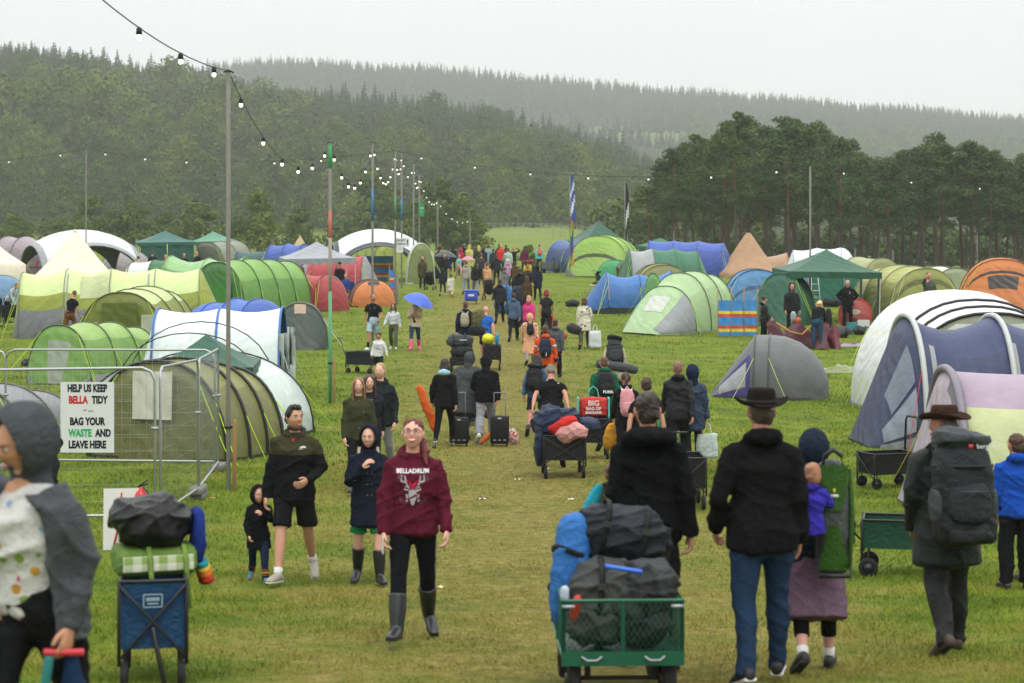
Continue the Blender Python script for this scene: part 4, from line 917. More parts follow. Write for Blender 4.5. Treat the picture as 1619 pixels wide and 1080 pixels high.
WALKA = dict(legs=((24, 8), (-16, 22)), arms=((-22, 8, 14, 0), (22, 8, 24, 0)))
WALKB = dict(legs=((-16, 24), (24, 8)), arms=((22, 8, 24, 0), (-22, 8, 14, 0)))
STAND = dict(legs=((2, 2), (-3, 3)), arms=((2, 9, 12, 2), (2, 9, 12, 2)))
POSES = {'a': WALKA, 'b': WALKB, 's': STAND}
def person(px, Y, h, yaw, label, pose='s', skin='#c08a6c', top=('jacket', '#1b1b1d'), leg=('trousers', '#1d1e22'), feet=('shoe', '#2a2a2a'), hair=('short', '#2c2119'),
           hood=None, hat=None, fat=1.0, lean=0, head=(0, 0), arms=None, legs=None, extra=(), group=None, male=1, prop=1.0, beard=None, glasses=False, smile=False, under=None, z0=None, name='person'):
    ppm = F/Y; hi = ppm > 140; mid = ppm > 48; lo = ppm < 34
    loc = PD(px, Y)
    if z0 is not None: loc.z += z0
    root = thing(name, loc, R(yaw), label, 'person', group)
    sc = h/1.75; root.scale = (sc, sc, sc)
    pz = dict(POSES[pose]); 
    if arms: pz['arms'] = arms
    if legs: pz['legs'] = legs
    hs = 1.0+ (0 if prop == 1 else prop-1)         # bigger head for children
    SX = .166*(1 if male else .92)*(.96 if prop > 1 else 1)
    # --- legs
    J = {}; low = []
    for i, sd in enumerate((-1, 1)):
        q = pz['legs'][i]; a, k = R(q[0]), R(q[1]); spl = R(q[2]) if len(q) > 2 else R(3)
        hip = Vector((sd*.088, 0, 0)); td = Vector((sd*math.sin(spl), -math.sin(a), -math.cos(a))).normalized()
        kn = hip+td*.42; b = a-k; fd = Vector((sd*.02, -math.sin(b), -math.cos(b))).normalized(); an = kn+fd*.41
        p = .9*b if b < R(-8) else (.35*b if b > R(10) else 0)
        ft = Vector((sd*.22, -math.cos(p), math.sin(p))).normalized()      # toe direction
        up = Vector((0, math.sin(p)*0, 1)); heel = an-ft*.05+Vector((0, 0, -.075)) if abs(p) < .1 else an-ft*.05+fd*.07
        toe = heel+ft*.25; low += [heel.z, toe.z]; J[i] = (hip, kn, an, heel, toe, ft, td, fd)
    hz = -min(low)+.012; off = Vector((0, 0, hz))
    for i in (0, 1):
        q = J[i]; J[i] = tuple([v+off for v in q[:5]]+list(q[5:]))
    ML = Matrix.Translation(off) @ Matrix.Rotation(R(lean), 4, 'X')  # torso frame, origin at the hips
    T = lambda x, y, z: ML @ Vector((x, y, z-.92))
    TR = ML.to_3x3()
    A = {}
    for i, sd in enumerate((-1, 1)):
        q = pz['arms'][i]; fw, ou, el, inn = [R(x) for x in q[:4]]; tw = R(q[4]) if len(q) > 4 else 0
        sh = Vector((sd*SX, .01, 1.395-.92)); ud = Vector((sd*math.sin(ou), -math.sin(fw)*math.cos(ou), -math.cos(fw)*math.cos(ou)))
        eb = sh+ud*.29; g = fw+el; fdr = Vector((-sd*math.sin(inn), -math.sin(g), -math.cos(g)))
        fdr = Vector((fdr.x+sd*math.sin(ou)*.5*math.cos(el), fdr.y*math.cos(inn), fdr.z*math.cos(inn))).normalized(); wr = eb+fdr*.255
        A[i] = (ML @ sh, ML @ eb, ML @ wr, TR @ ud, TR @ fdr)
    HC = T(0, -.015, 1.628); HM = TR @ Matrix.Rotation(R(head[0]), 3, 'Z') @ Matrix.Rotation(R(head[1]), 3, 'X')
    Hh = lambda x, y, z: HC + HM @ (Vector((x, y, z))*hs)
    f = fat
    tor = [(.86, .10*f, .08*f, .0), (.92, .165*f, .118*f, .005), (1.0, .155*f, .112*f, 0), (1.1, (.138 if male else .122)*f, .100*f, -.005), (1.22, .155*f, .112*f, -.005), (1.32, .172*f**.7, .112*f**.8, 0), (1.39, SX-.012, .09, .005), (1.44, .118, .07, .012), (1.475, .07, .06, .012)]
    # --- body: one continuous skin
    b = MB(); nn = 14 if mid else 9
    b.loft([T(0, y, z) for z, _, _, y in tor], [(x*.93, q*.93) for _, x, q, _ in tor], TR @ Vector((1, 0, 0)), nn)
    b.loft([T(0, .012, 1.43), T(0, .008, 1.5), Hh(0, .02, -.06)], [(.066, .062), (.054, .054), (.052*hs, .055*hs)], TR @ Vector((1, 0, 0)), nn)
    for i in (0, 1):
        s_, e, w, ud, fd = A[i]; hip, kn, an = J[i][:3]
        b.loft([s_+ud*.02, s_.lerp(e, .35), e, e.lerp(w, .3), w], [.040, .045*f**.5, .038, .040, (.028, .024)], (0, 1, 0), nn)
        b.loft([hip+Vector((0, 0, .02)), hip.lerp(kn, .3), kn, kn.lerp(an, .3), kn.lerp(an, .8), an], [.088*f, .082*f, .056, .056, .038, .036], (1, 0, 0), nn)
        b.loft([an, an.lerp(J[i][3], .5), J[i][3].lerp(J[i][4], .25).lerp(an, .25)], [.03, .028, .022], (1, 0, 0), 8)
    body = b.build('body', [skinm(skin), EYE, DARK, plain('lips', [c_*k for c_, k in zip(col(skin), (1.0, .62, .62))], .4), hairm(hair[1] if hair else '#2c2119')], root)
    ex = MB(); head_mb(ex, Hh, hi, mid, lo, smile, male, beard)
    for i, sd in enumerate((-1, 1)): hand_mb(ex, A[i][2], A[i][4], -sd, TR, prop, lo, pz['arms'][i][5] if len(pz['arms'][i]) > 5 else 42)
    vx = .013 if hi else .02 if mid else .034
    remesh_later(body, vx, 2, 0, ex)
    # --- clothes
    kd, tc = top[0], top[1]; tm = cloth(*((tc,)+tuple(top[2:]))) if not isinstance(tc, dict) else cloth(**tc)
    spec = {'tee': (.018, .88, .55, .012), 'jacket': (.032, .82, 1, .022), 'shirt': (.02, .86, 1, .014), 'hoodie': (.036, .85, 1, .026), 'puffer': (.055, .84, 1, .04), 'coat': (.045, .66, 1, .028), 'robe': (.06, .42, 1, .05), 'cape': (.08, .5, 1, .07), 'vest': (.02, .88, .0, .012), 'cropped': (.03, 1.0, 1, .026)}[kd]
    e, hem, sl, se = spec; g = MB()
    prof = []
    hz_ = hem
    while hz_ < .86: prof.append((hz_, .166*f+(.86-hz_)*.10, .124*f+(.86-hz_)*.12, 0)); hz_ += .12
    prof += [q for q in tor if q[0] > max(hem, .88)+.02]
    if hem >= .87: prof = [(hem, np.interp(hem, [t[0] for t in tor], [t[1] for t in tor])+.005, np.interp(hem, [t[0] for t in tor], [t[2] for t in tor])+.005, 0)]+prof
    nb = 18 if mid else 10
    bl = 1.0 if kd in ('tee', 'vest', 'shirt') else 1.06
    def er(z, x): return x+e*(1.0 if z < 1.38 else .55 if z < 1.43 else .35)*(bl if .9 < z < 1.3 else 1)
    g.loft([T(0, y, z) for z, x, q, y in prof], [(er(z, x), er(z, q)) for z, x, q, y in prof], TR @ Vector((1, 0, 0)), nb, cap=.25)
    for i, sd in enumerate((-1, 1)):
        s_, eb, w, ud, fd = A[i]
        if sl == 1: g.loft([s_-TR @ Vector((sd*.055, 0, -.005)), s_.lerp(eb, .10), s_.lerp(eb, .35), eb, eb.lerp(w, .5), w+fd*.012], [.056+se*.55, .060+se*.9, .052+se, .044+se, .038+se*.9, .031+se*(.75 if kd != 'cape' else 1.2)], (0, 1, 0), nb-4, cap=.2)
        elif sl > 0: g.loft([s_-TR @ Vector((sd*.055, 0, -.005)), s_.lerp(eb, sl*.4), s_.lerp(eb, sl+.1)], [.058+se*.6, .056+se*1.3, .052+se*1.6], (0, 1, 0), nb-4, cap=.12)
        else: g.loft([s_-TR @ Vector((sd*.05, 0, 0)), s_], [.06, .056], (0, 1, 0), nb-4)
    if kd in ('jacket', 'coat', 'puffer', 'hoodie', 'robe', 'cape'):
        g.loft([T(0, .01, 1.43), T(0, .004, 1.49 if kd != 'puffer' else 1.51)], [(.085, .085), (.072, .075)], TR @ Vector((1, 0, 0)), 12, cap=.15)
        if not hood and kd != 'coat':      # hood lying on the shoulders
            arc = [T(.095*math.cos(q), .015+.10*math.sin(q), 1.475+.02*math.sin(q)) for q in [R(x) for x in (-62, -25, 15, 55, 90, 125, 165, 205, 242)]]
            g.loft(arc, [.016, .026, .034, .048, .058, .048, .034, .026, .016], (0, 0, 1), 8)
    o = g.build({'tee': 't_shirt', 'vest': 'vest_top'}.get(kd, kd if kd != 'cropped' else 'jacket'), tm, root)
    remesh_later(o, (.0125 if hi else .019 if mid else .034), 1, .015 if mid else .008, None, 8 if kd != 'puffer' else 7, 48 if kd == 'puffer' else 0)
    garment = o
    lk, lc = leg[0], leg[1]; lm = cloth(*((lc,)+tuple(leg[2:] if lk != 'skirt' else leg[2:3]))); g = MB(); le = {'trousers': .02, 'joggers': .032, 'leggings': .007, 'shorts': .035, 'jeans': .014, 'skirt': .03}[lk]
    top_z = 1.02
    if lk == 'skirt':
        zb = leg[3] if len(leg) > 3 else .35; kn0 = (J[0][1]+J[1][1])/2
        g.loft([T(0, 0, 1.0), T(0, .004, .92), T(0, 0, .78)*.6+kn0*.4+Vector((0, 0, .14)), Vector(((J[0][2]+J[1][2])/2).to_tuple()[:2]+(zb,))], [(.155*f, .115*f), (.185*f, .14*f), (.2*f, .17*f), (.24*f, .22*f)], (1, 0, 0), 18, cap=.05)
    else:
        g.loft([T(0, 0, 1.03), T(0, .005, .93), T(0, 0, .86), (J[0][0]+J[1][0])/2-Vector((0, 0, .085))], [(.15*f+le*.5, .112*f+le*.5), (.168*f+le*.6, .124*f+le*.5), (.155*f+le*.6, .118*f+le*.5), (.145*f, .12*f)], TR @ Vector((1, 0, 0)), nb)
        for i in (0, 1):
            hip, kn, an, heel, toe, ft, td, fd = J[i]
            if lk == 'shorts': g.loft([hip, hip.lerp(kn, .4), hip.lerp(kn, .86)], [.085*f+le*.1, .078*f+le*.35, .074*f+le*.75], (1, 0, 0), nb-4, cap=.06)
            else: g.loft([hip, hip.lerp(kn, .35), kn, kn.lerp(an, .35), kn.lerp(an, .8), an+fd*(.045 if lk in ('trousers', 'jeans') else .0)], [.088*f+le*.5, .083*f+le*.6, .058+le, .055+le*1.1, .042+le*1.25, .040+le*1.35], (1, 0, 0), nb-4, cap=.06)
    o = g.build({'jeans': 'jeans', 'skirt': 'skirt', 'shorts': 'shorts', 'leggings': 'leggings'}.get(lk, 'trousers'), lm, root)
    remesh_later(o, (.0125 if hi else .019 if mid else .034), 1, .012 if lk not in ('leggings',) else .004, None, 10)
    fk, fc = feet[0], feet[1]; fm = plain('footwear', fc, .35 if fk == 'welly' else .65, 0, .5)
    sole = plain('sole', feet[2] if len(feet) > 2 else '#141414', .8)
    for i in (0, 1):
        hip, kn, an, heel, toe, ft, td, fd = J[i]; g = MB()
        sx = ft.cross(Vector((0, 0, 1))).normalized() if abs(ft.z) < .9 else Vector((1, 0, 0)); up = sx.cross(ft).normalized(); up = up if up.z > 0 or abs(ft.z) > .7 else -up
        if up.dot(-fd) < 0: up = -up
        g.loft([heel+up*.035-ft*.01, heel+up*.045+ft*.06, heel+up*.038+ft*.14, heel+up*.028+ft*.22, heel+up*.022+ft*.265], [(.038, .042), (.042, .05), (.046, .038), (.046, .028), (.036, .018)], sx, 12, sup=2.3)
        hgt = {'shoe': .09, 'boot': .17, 'welly': .36}[fk]; t0 = heel+up*.05+ft*.035; tp = an.lerp(kn, max(.02, (hgt-.085)/.41))
        w_ = .012 if fk == 'shoe' else .018
        if fk == 'shoe': g.loft([t0, an+fd*-.005], [(.038, .046), (.040, .042)], sx, 12, cap=.1)
        elif fk == 'boot': g.loft([t0, an, tp], [(.042, .052), (.05, .052), (.056, .058)], sx, 12, cap=.1)
        else: g.loft([t0, an, an.lerp(kn, .35), tp], [(.044, .054), (.052, .055), (.068, .070), (.073, .075)], sx, 14, cap=.08)
        so = g.build({'shoe': 'shoe', 'boot': 'boot', 'welly': 'wellington_boot'}[fk], fm, root); remesh_later(so, .011 if hi else .017 if mid else .03, 1, .002)
        s2 = MB(); s2.loft([heel+up*.006-ft*.012, heel+up*.006+ft*.1, heel+up*.006+ft*.2, heel+up*.008+ft*.27], [(.040, .012), (.040, .012), (.048, .012), (.036, .010)], sx, 10, cap=.2, sup=3); s2.build('sole', sole, so)
        if fk == 'shoe' and (lk in ('shorts', 'skirt')): k_ = MB(); k_.loft([an+fd*.02, an.lerp(kn, .16 if len(feet) < 4 else feet[3])], [.042, .044], sx, 10, cap=.05); k_.build('sock', cloth(feet[4] if len(feet) > 4 else '#d8d8d4', 'knit'), root)
    # --- hair, hood, hat
    if hair and not (hood and lo): hair_mb(root, Hh, hair, hi, mid, T, hood, hat, hs)
    if hood: hood_mb(root, Hh, hood, T, hi, mid, tm if hood is True else cloth(hood if not isinstance(hood, tuple) else hood[0]), kd)
    if hat: hat_mb(root, Hh, hat, hs)
    if glasses:
        g = MB()
        for sd in (-1, 1): g.tube([Hh(sd*.033+.026*math.cos(q), -.101, .012+.019*math.sin(q)) for q in [k*math.pi/6 for k in range(13)]], .0022, 5)
        g.tube([Hh(-.008, -.104, .014), Hh(.008, -.104, .014)], .002, 5); 
        for sd in (-1, 1): g.tube([Hh(sd*.059, -.098, .016), Hh(sd*.079, .0, .014)], .002, 5)
        g.build('glasses', plastic('#3b3436'), root)
    return dict(root=root, J=J, A=A, T=T, TR=TR, Hh=Hh, g=garment, s=sc, loc=loc, yaw=R(yaw), ML=ML)
def W_(p, v): return Matrix.Translation(p['loc']) @ Matrix.Rotation(p['yaw'], 4, 'Z') @ (Vector(v)*p['s'])
def hand_w(p, i, d=.1): return W_(p, p['A'][i][2]+p['A'][i][4]*d)
def head_mb(ex, Hh, hi, mid, lo, smile, male, beard):
    nu, nv = (40, 34) if hi else (24, 18) if mid else (12, 9); rings = []
    gs = lambda x, z, cx, cz, sx, sz: math.exp(-((x-cx)/sx)**2-((z-cz)/sz)**2)
    for i in range(nv+1):
        a = math.pi*min(max(i, .03), nv-.03)/nv; ring = []; z = -.118*math.cos(a)
        for k in range(nu):
            b_ = 2*math.pi*k/nu; sa = math.sin(a)**.92; x = .077*sa*math.cos(b_); y = .098*sa*math.sin(b_)
            if z < -.02: j = (-.02-z)/.1; x *= 1-.30*j**1.3; y = y*(1-.18*j) if y < 0 else y*(1-.62*j)
            if z < -.08: pass
            if z > .03: y *= 1.0
            if y < 0 and not lo:
                y *= .955
                y -= .023*gs(x, z, 0, -.018, .010, .020)*1.0 + .010*gs(x, z, 0, .004, .008, .022)
                y += .009*(gs(x, z, .032, .012, .017, .012)+gs(x, z, -.032, .012, .017, .012))
                y -= .005*(gs(x, z, .03, .034, .022, .008)+gs(x, z, -.03, .034, .022, .008))
                y -= .006*gs(x, z, 0, -.058, .022, .012); y -= .007*gs(x, z, 0, -.098, .02, .014)
                y -= .005*(gs(x, z, .045, -.02, .02, .02)+gs(x, z, -.045, -.02, .02, .02))*(1.8 if smile else 1)
            ring.append(Hh(x, y, z))
        rings.append(ring)
    ex.rings(rings, 0)
    for sd in (-1, 1):
        if mid: ex.ell(Hh(sd*.079, .008, .0), (.011, .019, .031), 0, 8, 6)
        if not lo:
            ex.ell(Hh(sd*.032, -.0865 if hi else -.088, .0125), (.0135, .007, .0075 if not smile else .0055), 1, 10, 6)
            ex.ell(Hh(sd*.032, -.0915 if hi else -.093, .0125), (.0062, .004, .0062), 2, 8, 5)
            ex.loft([Hh(sd*.016, -.099, .030), Hh(sd*.032, -.0985, .035), Hh(sd*.050, -.088, .031)], [.0032, .0042, .0025], (0, 0, 1), 5, 4)
            if hi: ex.loft([Hh(sd*.019, -.0935, .019), Hh(sd*.032, -.0965, .0215), Hh(sd*.046, -.088, .019)], [.0016]*3, (0, 0, 1), 4, 2)
    if not lo:
        if smile:
            ex.loft([Hh(-.029, -.088, -.050), Hh(-.015, -.0985, -.060), Hh(0, -.102, -.0625), Hh(.015, -.0985, -.060), Hh(.029, -.088, -.050)], [.002, .009, .011, .009, .002], (0, 0, 1), 8, 3)
            ex.loft([Hh(-.022, -.0955, -.053), Hh(0, -.1085, -.0585), Hh(.022, -.0955, -.053)], [(.004, .003), (.0062, .005), (.004, .003)], (0, 0, 1), 8, 1)
        else:
            ex.loft([Hh(-.023, -.091, -.060), Hh(-.008, -.1005, -.057), Hh(.008, -.1005, -.057), Hh(.023, -.091, -.060)], [.0015, .0045, .0045, .0015], (0, 0, 1), 6, 3)
            ex.loft([Hh(-.018, -.093, -.064), Hh(0, -.101, -.067), Hh(.018, -.093, -.064)], [.0015, .005, .0015], (0, 0, 1), 6, 3)
    if beard and not lo:
        for ring in (0,):
            pts = [Hh(.078*math.cos(q), -.075*math.sin(q)*1.1+.01, -.078-.03*math.sin(q)) for q in [R(x) for x in (5, 30, 60, 90, 120, 150, 175)]]
            ex.loft(pts, [(.018, .004), (.018, .006), (.016, .008), (.012, .009), (.016, .008), (.018, .006), (.018, .004)], (0, 0, 1), 8, 4)
def hand_mb(ex, w, d, inward, TR, prop, lo, curl):
    n = TR @ Vector((inward, 0, 0)); n = (n-d*n.dot(d)); n.normalize(); b = d.cross(n).normalized()
    if b.y > 0: b = -b                        # b points forward (thumb side)
    n = n; k = 1.0 if prop == 1 else .92; P_ = lambda a, c, e: w+(d*a+b*c+n*e)*k
    ex.loft([P_(-.01, 0, 0), P_(.03, .002, 0), P_(.075, .0, .004), P_(.095, 0, .008)], [(.026, .019), (.036, .017), (.042, .016), (.040, .013)], b, 8 if lo else 12)
    for j, (c, l) in enumerate(((.029, .070), (.010, .079), (-.010, .073), (-.029, .058))):
        q0 = P_(.088, c, .008); a = R(curl*.6); e = R(curl*1.5); g = R(curl*2.1)
        q1 = q0+(d*math.cos(a)+n*math.sin(a)+b*c*1.2)*l*.45*k; q2 = q1+(d*math.cos(e)+n*math.sin(e))*l*.32*k; q3 = q2+(d*math.cos(g)+n*math.sin(g))*l*.26*k
        ex.loft([q0, q1, q2, q3], [.0098, .0092, .0085, .0072], b, 5 if lo else 8, cap=.8)
    q0 = P_(.018, .024, .004); q1 = P_(.052, .052, .016); q2 = P_(.082, .055, .028)
    ex.loft([q0, q1, q2], [.014, .0115, .0085], n, 5 if lo else 8, cap=.8)
def hair_mb(root, Hh, hair, hi, mid, T, hood, hat, hs):
    st, c = hair[:2]; g = MB(); m = hairm(c)
    if st == 'bald': return
    if hat or hood:
        if st in ('long', 'bob') :
            for sd in (-1, 1): g.loft([Hh(sd*.07, -.02, .03), Hh(sd*.078, -.03, -.06), Hh(sd*.08, -.045, -.17)], [(.012, .03), (.016, .035), (.014, .03)], (1, 0, 0), 8)
            if hat: g.loft([Hh(0, .07, .02), Hh(0, .09, -.08), Hh(0, .1, -.2)], [(.07, .04), (.08, .035), (.06, .02)], (1, 0, 0), 10)
        else:
            g.ell(Hh(0, .03, .0), (.077*hs, .082*hs, .085*hs), nu=18, nv=12)
    else:
        th = {'buzz': .001, 'short': .006, 'thick': .009, 'curly': .02}.get(st, .011)
        g.ell(Hh(0, .019, .038), ((.077+th)*hs, (.084+th)*hs, (.088+th)*hs), nu=22, nv=16)
        if st in ('short', 'buzz', 'thick', 'curly'):
            g.ell(Hh(0, .045, -.01), ((.070+th)*hs, (.058+th)*hs, (.075)*hs), nu=18, nv=12)
        if st in ('thick', 'curly', 'quiff'): g.ell(Hh(0, -.035, .108), (.06*hs, .05*hs, .03*hs), nu=12, nv=8)
        if st in ('long', 'bob'):
            l = -.34 if st == 'long' else -.13
            g.loft([Hh(0, .04, .06), Hh(0, .085, -.05), Hh(0, .10, l*.55), Hh(0, .095, l)], [(.088, .06), (.094, .045), (.10, .038), (.07, .02)], (1, 0, 0), 16)
            for sd in (-1, 1): g.loft([Hh(sd*.05, -.045, .085), Hh(sd*.080, -.045, .02), Hh(sd*.088, -.040, -.09), Hh(sd*.085, -.055, l*.75)], [(.015, .035), (.014, .035), (.020, .04), (.014, .025)], (1, 0, 0), 10)
        if st == 'pony': g.loft([Hh(0, .10, .04), Hh(0, .135, .0), Hh(.01, .125, -.12), Hh(.015, .11, -.27)], [.026, .032, .034, .014], (1, 0, 0), 10)
        if st == 'sidepony': g.loft([Hh(.02, .09, .02), Hh(.07, .08, -.06), Hh(.10, .02, -.14), Hh(.11, -.02, -.24)], [.03, .036, .034, .014], (1, 0, 0), 10)
        if st == 'bun': g.ell(Hh(0, .09, .085), (.045, .045, .042), nu=12, nv=8)
    if g.v:
        o = g.build('hair', m, root); remesh_later(o, .008 if hi else .013 if mid else .026, 1, .009 if hi else .007 if mid else .004, None, 34)
def hood_mb(root, Hh, hood, T, hi, mid, m, kd):
    q_ = hood[1] if isinstance(hood, tuple) else 1; rings = []; ox, oz, oy = .118*q_, .148*q_, .140*q_
    c = (0, .022, .012)
    def ring(ph, grow): return [Hh(c[0]+(ox-grow)*math.sin(ph)*math.cos(q), c[1]+(oy-grow)*math.cos(ph), c[2]+(oz-grow)*math.sin(ph)*math.sin(q)*(1 if math.sin(q) > 0 else 1.05)+.012*math.cos(ph)*0) for q in [2*math.pi*k/20 for k in range(20)]]
    out = [ring(R(a), 0) for a in (2, 18, 36, 55, 75, 95, 114, 130)]; inn = [ring(R(a), .014) for a in (122, 110, 90, 60, 30, 3)]
    g = MB(); g.rings(out+inn, 0)
    g.loft([T(0, .03, 1.42), T(0, .035, 1.50), Hh(0, .045, -.06)], [(.10, .085), (.09, .075), (.085, .075)], T(1, 0, 0)-T(0, 0, 0), 14)
    o = g.build('hood', m, root); 
    remesh_later(o, .0105 if hi else .015 if mid else .026, 2, .004, None, 14, 0)
def hat_mb(root, Hh, hat, hs):
    k, c = hat[:2]; m = cloth(c, 'cotton'); g = MB(); n = 26
    def L(prof, zt=0): 
        rs = []
        for r, z, w in prof: rs.append([Hh(r*.93*math.cos(q)*1, .012+r*1.1*math.sin(q), z+w*(math.cos(q)**2)) for q in [2*math.pi*j/n for j in range(n)]])
        return rs
    if k == 'brim':
        g.rings(L([(.085, .045, 0), (.095, .045, 0), (.13, .040, .012), (.165, .040, .035), (.176, .044, .05), (.176, .050, .05), (.163, .048, .036), (.13, .049, .012), (.098, .056, 0), (.095, .09, 0), (.088, .13, 0), (.078, .148, 0), (.055, .150, -.004), (.02, .138, -.004), (.002, .136, 0)]), 0)
        h2 = MB(); h2.rings(L([(.0985, .056, 0), (.1005, .058, 0), (.0985, .078, 0), (.096, .08, 0)]), 0); h2.build('hat_band', plain('hat_band', hat[2] if len(hat) > 2 else '#1c1512', .8), root)
    elif k == 'beanie':
        g.rings(L([(.086, .02, 0), (.094, .022, 0), (.097, .05, 0), (.093, .09, 0), (.075, .13, 0), (.045, .152, 0), (.01, .158, 0)]), 0)
    elif k == 'cap':
        g.rings(L([(.086, .045, 0), (.09, .046, 0), (.091, .08, 0), (.08, .115, 0), (.05, .138, 0), (.01, .143, 0)]), 0)
        g.grid([[Hh(.07*u*(1-.2*v*v), -.085-.075*v*(1-.35*u*u), .05-.008*v-.012*u*u) for u in (-1, -.6, -.2, .2, .6, 1)] for v in (0, .5, 1)])
    elif k == 'bobble':
        g.rings(L([(.086, .02, 0), (.096, .022, 0), (.098, .05, 0), (.09, .1, 0), (.06, .14, 0), (.01, .155, 0)]), 0); g.ell(Hh(0, .01, .175), (.035, .035, .035))
    o = g.build('hat', m, root); o['kind'] = 'thing'; del o['kind']
    return o
# --- things carried
def sack(name, loc, rx, ry, rz_, c, label, cat, seed=0, yaw=0, kind='shell', vox=.02, disp=.014, sup=3.0, tilt=(0, 0), parent=None, c2=None, bands=None, group=None, ds=9):
    """soft filled shape: bag, rolled bedding, rucksack body"""
    o = link(name, None) if False else None
    mb = MB(); n = 20; st = []
    lv = [-1, -.93, -.75, -.4, 0, .4, .75, .93, 1]
    rs = random.Random(seed)
    def sq(v): return (1-abs(v)**sup)**(1/sup) if abs(v) < 1 else .05
    mb.loft([(rs.uniform(-.03, .03)*rx, rs.uniform(-.03, .03)*ry, v*rz_) for v in lv], [(rx*max(.08, sq(v)), ry*max(.08, sq(v))) for v in lv], (1, 0, 0), n, cap=.1, sup=sup)
    o = mb.build(name, cloth(c, kind, *( [c2] if c2 else [])), parent); remesh_later(o, vox, 3, disp, None, ds)
    o.location = loc; o.rotation_euler = (R(tilt[0]), R(tilt[1]), R(yaw))
    if label: tag(o, label, cat, group)
    if label and rx >= .24 and kind in ('shell', 'nylon') and not any(k in label for k in ('coat', 'jacket', 'crumpled')):
        for xx in (-.42, .42):
            g = MB(); g.loft([(rx*xx, ry*1.05*math.copysign(abs(math.cos(R(a)))**.75, math.cos(R(a))), rz_*1.06*math.copysign(abs(math.sin(R(a)))**.75, math.sin(R(a)))) for a in range(0, 361, 15)], [(.019, .005)]*25, (1, 0, 0), 5, cap=.1); g.build('strap', cloth('#101113', 'nylon'), o)
        g = MB(); g.box((rx*.42, -ry*1.07, rz_*.35), (.045, .014, .035)); g.box((-rx*.42, -ry*1.07, rz_*.35), (.045, .014, .035)); g.build('buckle', plastic('#2c2e30'), o, smooth=False)
    return o
def backpack(p, c, label, w=.15, h=.24, d=.10, c2='#141414', z=1.22, side=0, kind='nylon', name='backpack', y=.20, group=None, tall=False, strapc=None, front=False, logo=None):
    T = p['T']; TR = p['TR']; b = thing(name, (0, 0, 0), 0, label, 'backpack', group)
    sgn = -1 if front else 1
    b.matrix_world = Matrix.Translation(p['loc']) @ Matrix.Rotation(p['yaw'], 4, 'Z') @ Matrix.Scale(p['s'], 4) @ Matrix.Translation(T(side, sgn*(y+d*.35), z)) @ TR.to_4x4()
    vx = .016 if F/p['loc'].y > 100 else .024
    o = sack('pack_body', (0, 0, 0), w, d, h, c, None, None, 3, 0, kind, vx, .008, 3.2, parent=b)
    o = sack('front_pocket', (0, sgn*d*.85, -h*.3), w*.72, d*.42, h*.42, c, None, None, 4, 0, kind, vx*.8, .005, 3.5, parent=b)
    g = MB()
    for sd in (-1, 1):
        q = [Vector((sd*w*.55, -sgn*d*.8, -h*.75)), Vector((sd*w*.72, -sgn*(d*.8+.05), -h*.2)), Vector((sd*w*.75, -sgn*(d+.16), h*.25)), Vector((sd*w*.65, -sgn*(d+.18), h*.75)), Vector((sd*w*.6, -sgn*(d+.06), 1.49-z+.02)), Vector((sd*w*.5, -sgn*d*.5, h*.7))]
        m_ = MB(); m_.loft(q, [(.028, .006)]*6, (1, 0, 0), 6, cap=.2); m_.build('shoulder_strap', plain('strap', strapc or c2, .7), b)
    m_ = MB(); m_.tube([(-.03, -d*.4, h*.95), (0, -d*.4, h*1.12), (.03, -d*.4, h*.95)], .008, 6); m_.build('grab_loop', plain('strap', c2, .7), b)
    if tall:
        o = sack('lid', (0, .0, h*1.0), w*.95, d*1.05, h*.2, c2, None, None, 5, 0, kind, vx*.8, .006, 3, parent=b)
        for sd in (-1, 1): sack('side_pocket', (sd*w*.93, 0, -h*.35), w*.18, d*.6, h*.38, c2, None, None, 6, 0, kind, vx*.8, .005, 3, parent=b)
        for zz in (.45, .0):
            m_ = MB(); m_.loft([Vector((w*1.03*math.cos(q), d*1.08*math.sin(q), h*zz)) for q in [R(x) for x in range(0, 181, 15)]], [(.013, .003)]*13, (0, 0, 1), 4, cap=.1); m_.build('compression_strap', plain('strap', '#0f0f10', .7), b)
        m_ = MB(); m_.box((0, d*1.4, -h*.05), (w*.9, .006, .012)); m_.build('zip', plastic('#30343a'), b)
    return b
def carrier(name, loc, w, h, d, c, label, yaw=0, handles='#d8d8d8', full=.6, c2=None, cat='bag', hz_=.2, group=None, lift=0):
    b = thing(name, loc, R(yaw), label, cat, group); b.location.z += lift
    g = MB(); lv = [0, .08, .5, .85, 1.0]
    g.loft([(0, 0, h*v) for v in lv], [(w*.44, d*.35), (w*.5, d*.5), (w*.52, d*.52), (w*.48, d*.42), (w*.46, d*.3)], (1, 0, 0), 20, cap=.05, sup=4)
    o = g.build('bag_body', cloth(c, 'nylon', *( [c2] if c2 else [])), b); remesh_later(o, .018, 1, .012, None, 11)
    for sy in (-1, 1):
        g = MB(); g.tube([(-w*.2, sy*d*.28, h*.92), (-w*.13, sy*d*.12, h+hz_*.7), (0, 0, h+hz_), (w*.13, sy*d*.12, h+hz_*.7), (w*.2, sy*d*.28, h*.92)], .009, 5); g.build('bag_handle', cloth(handles, 'nylon'), b)
    return b
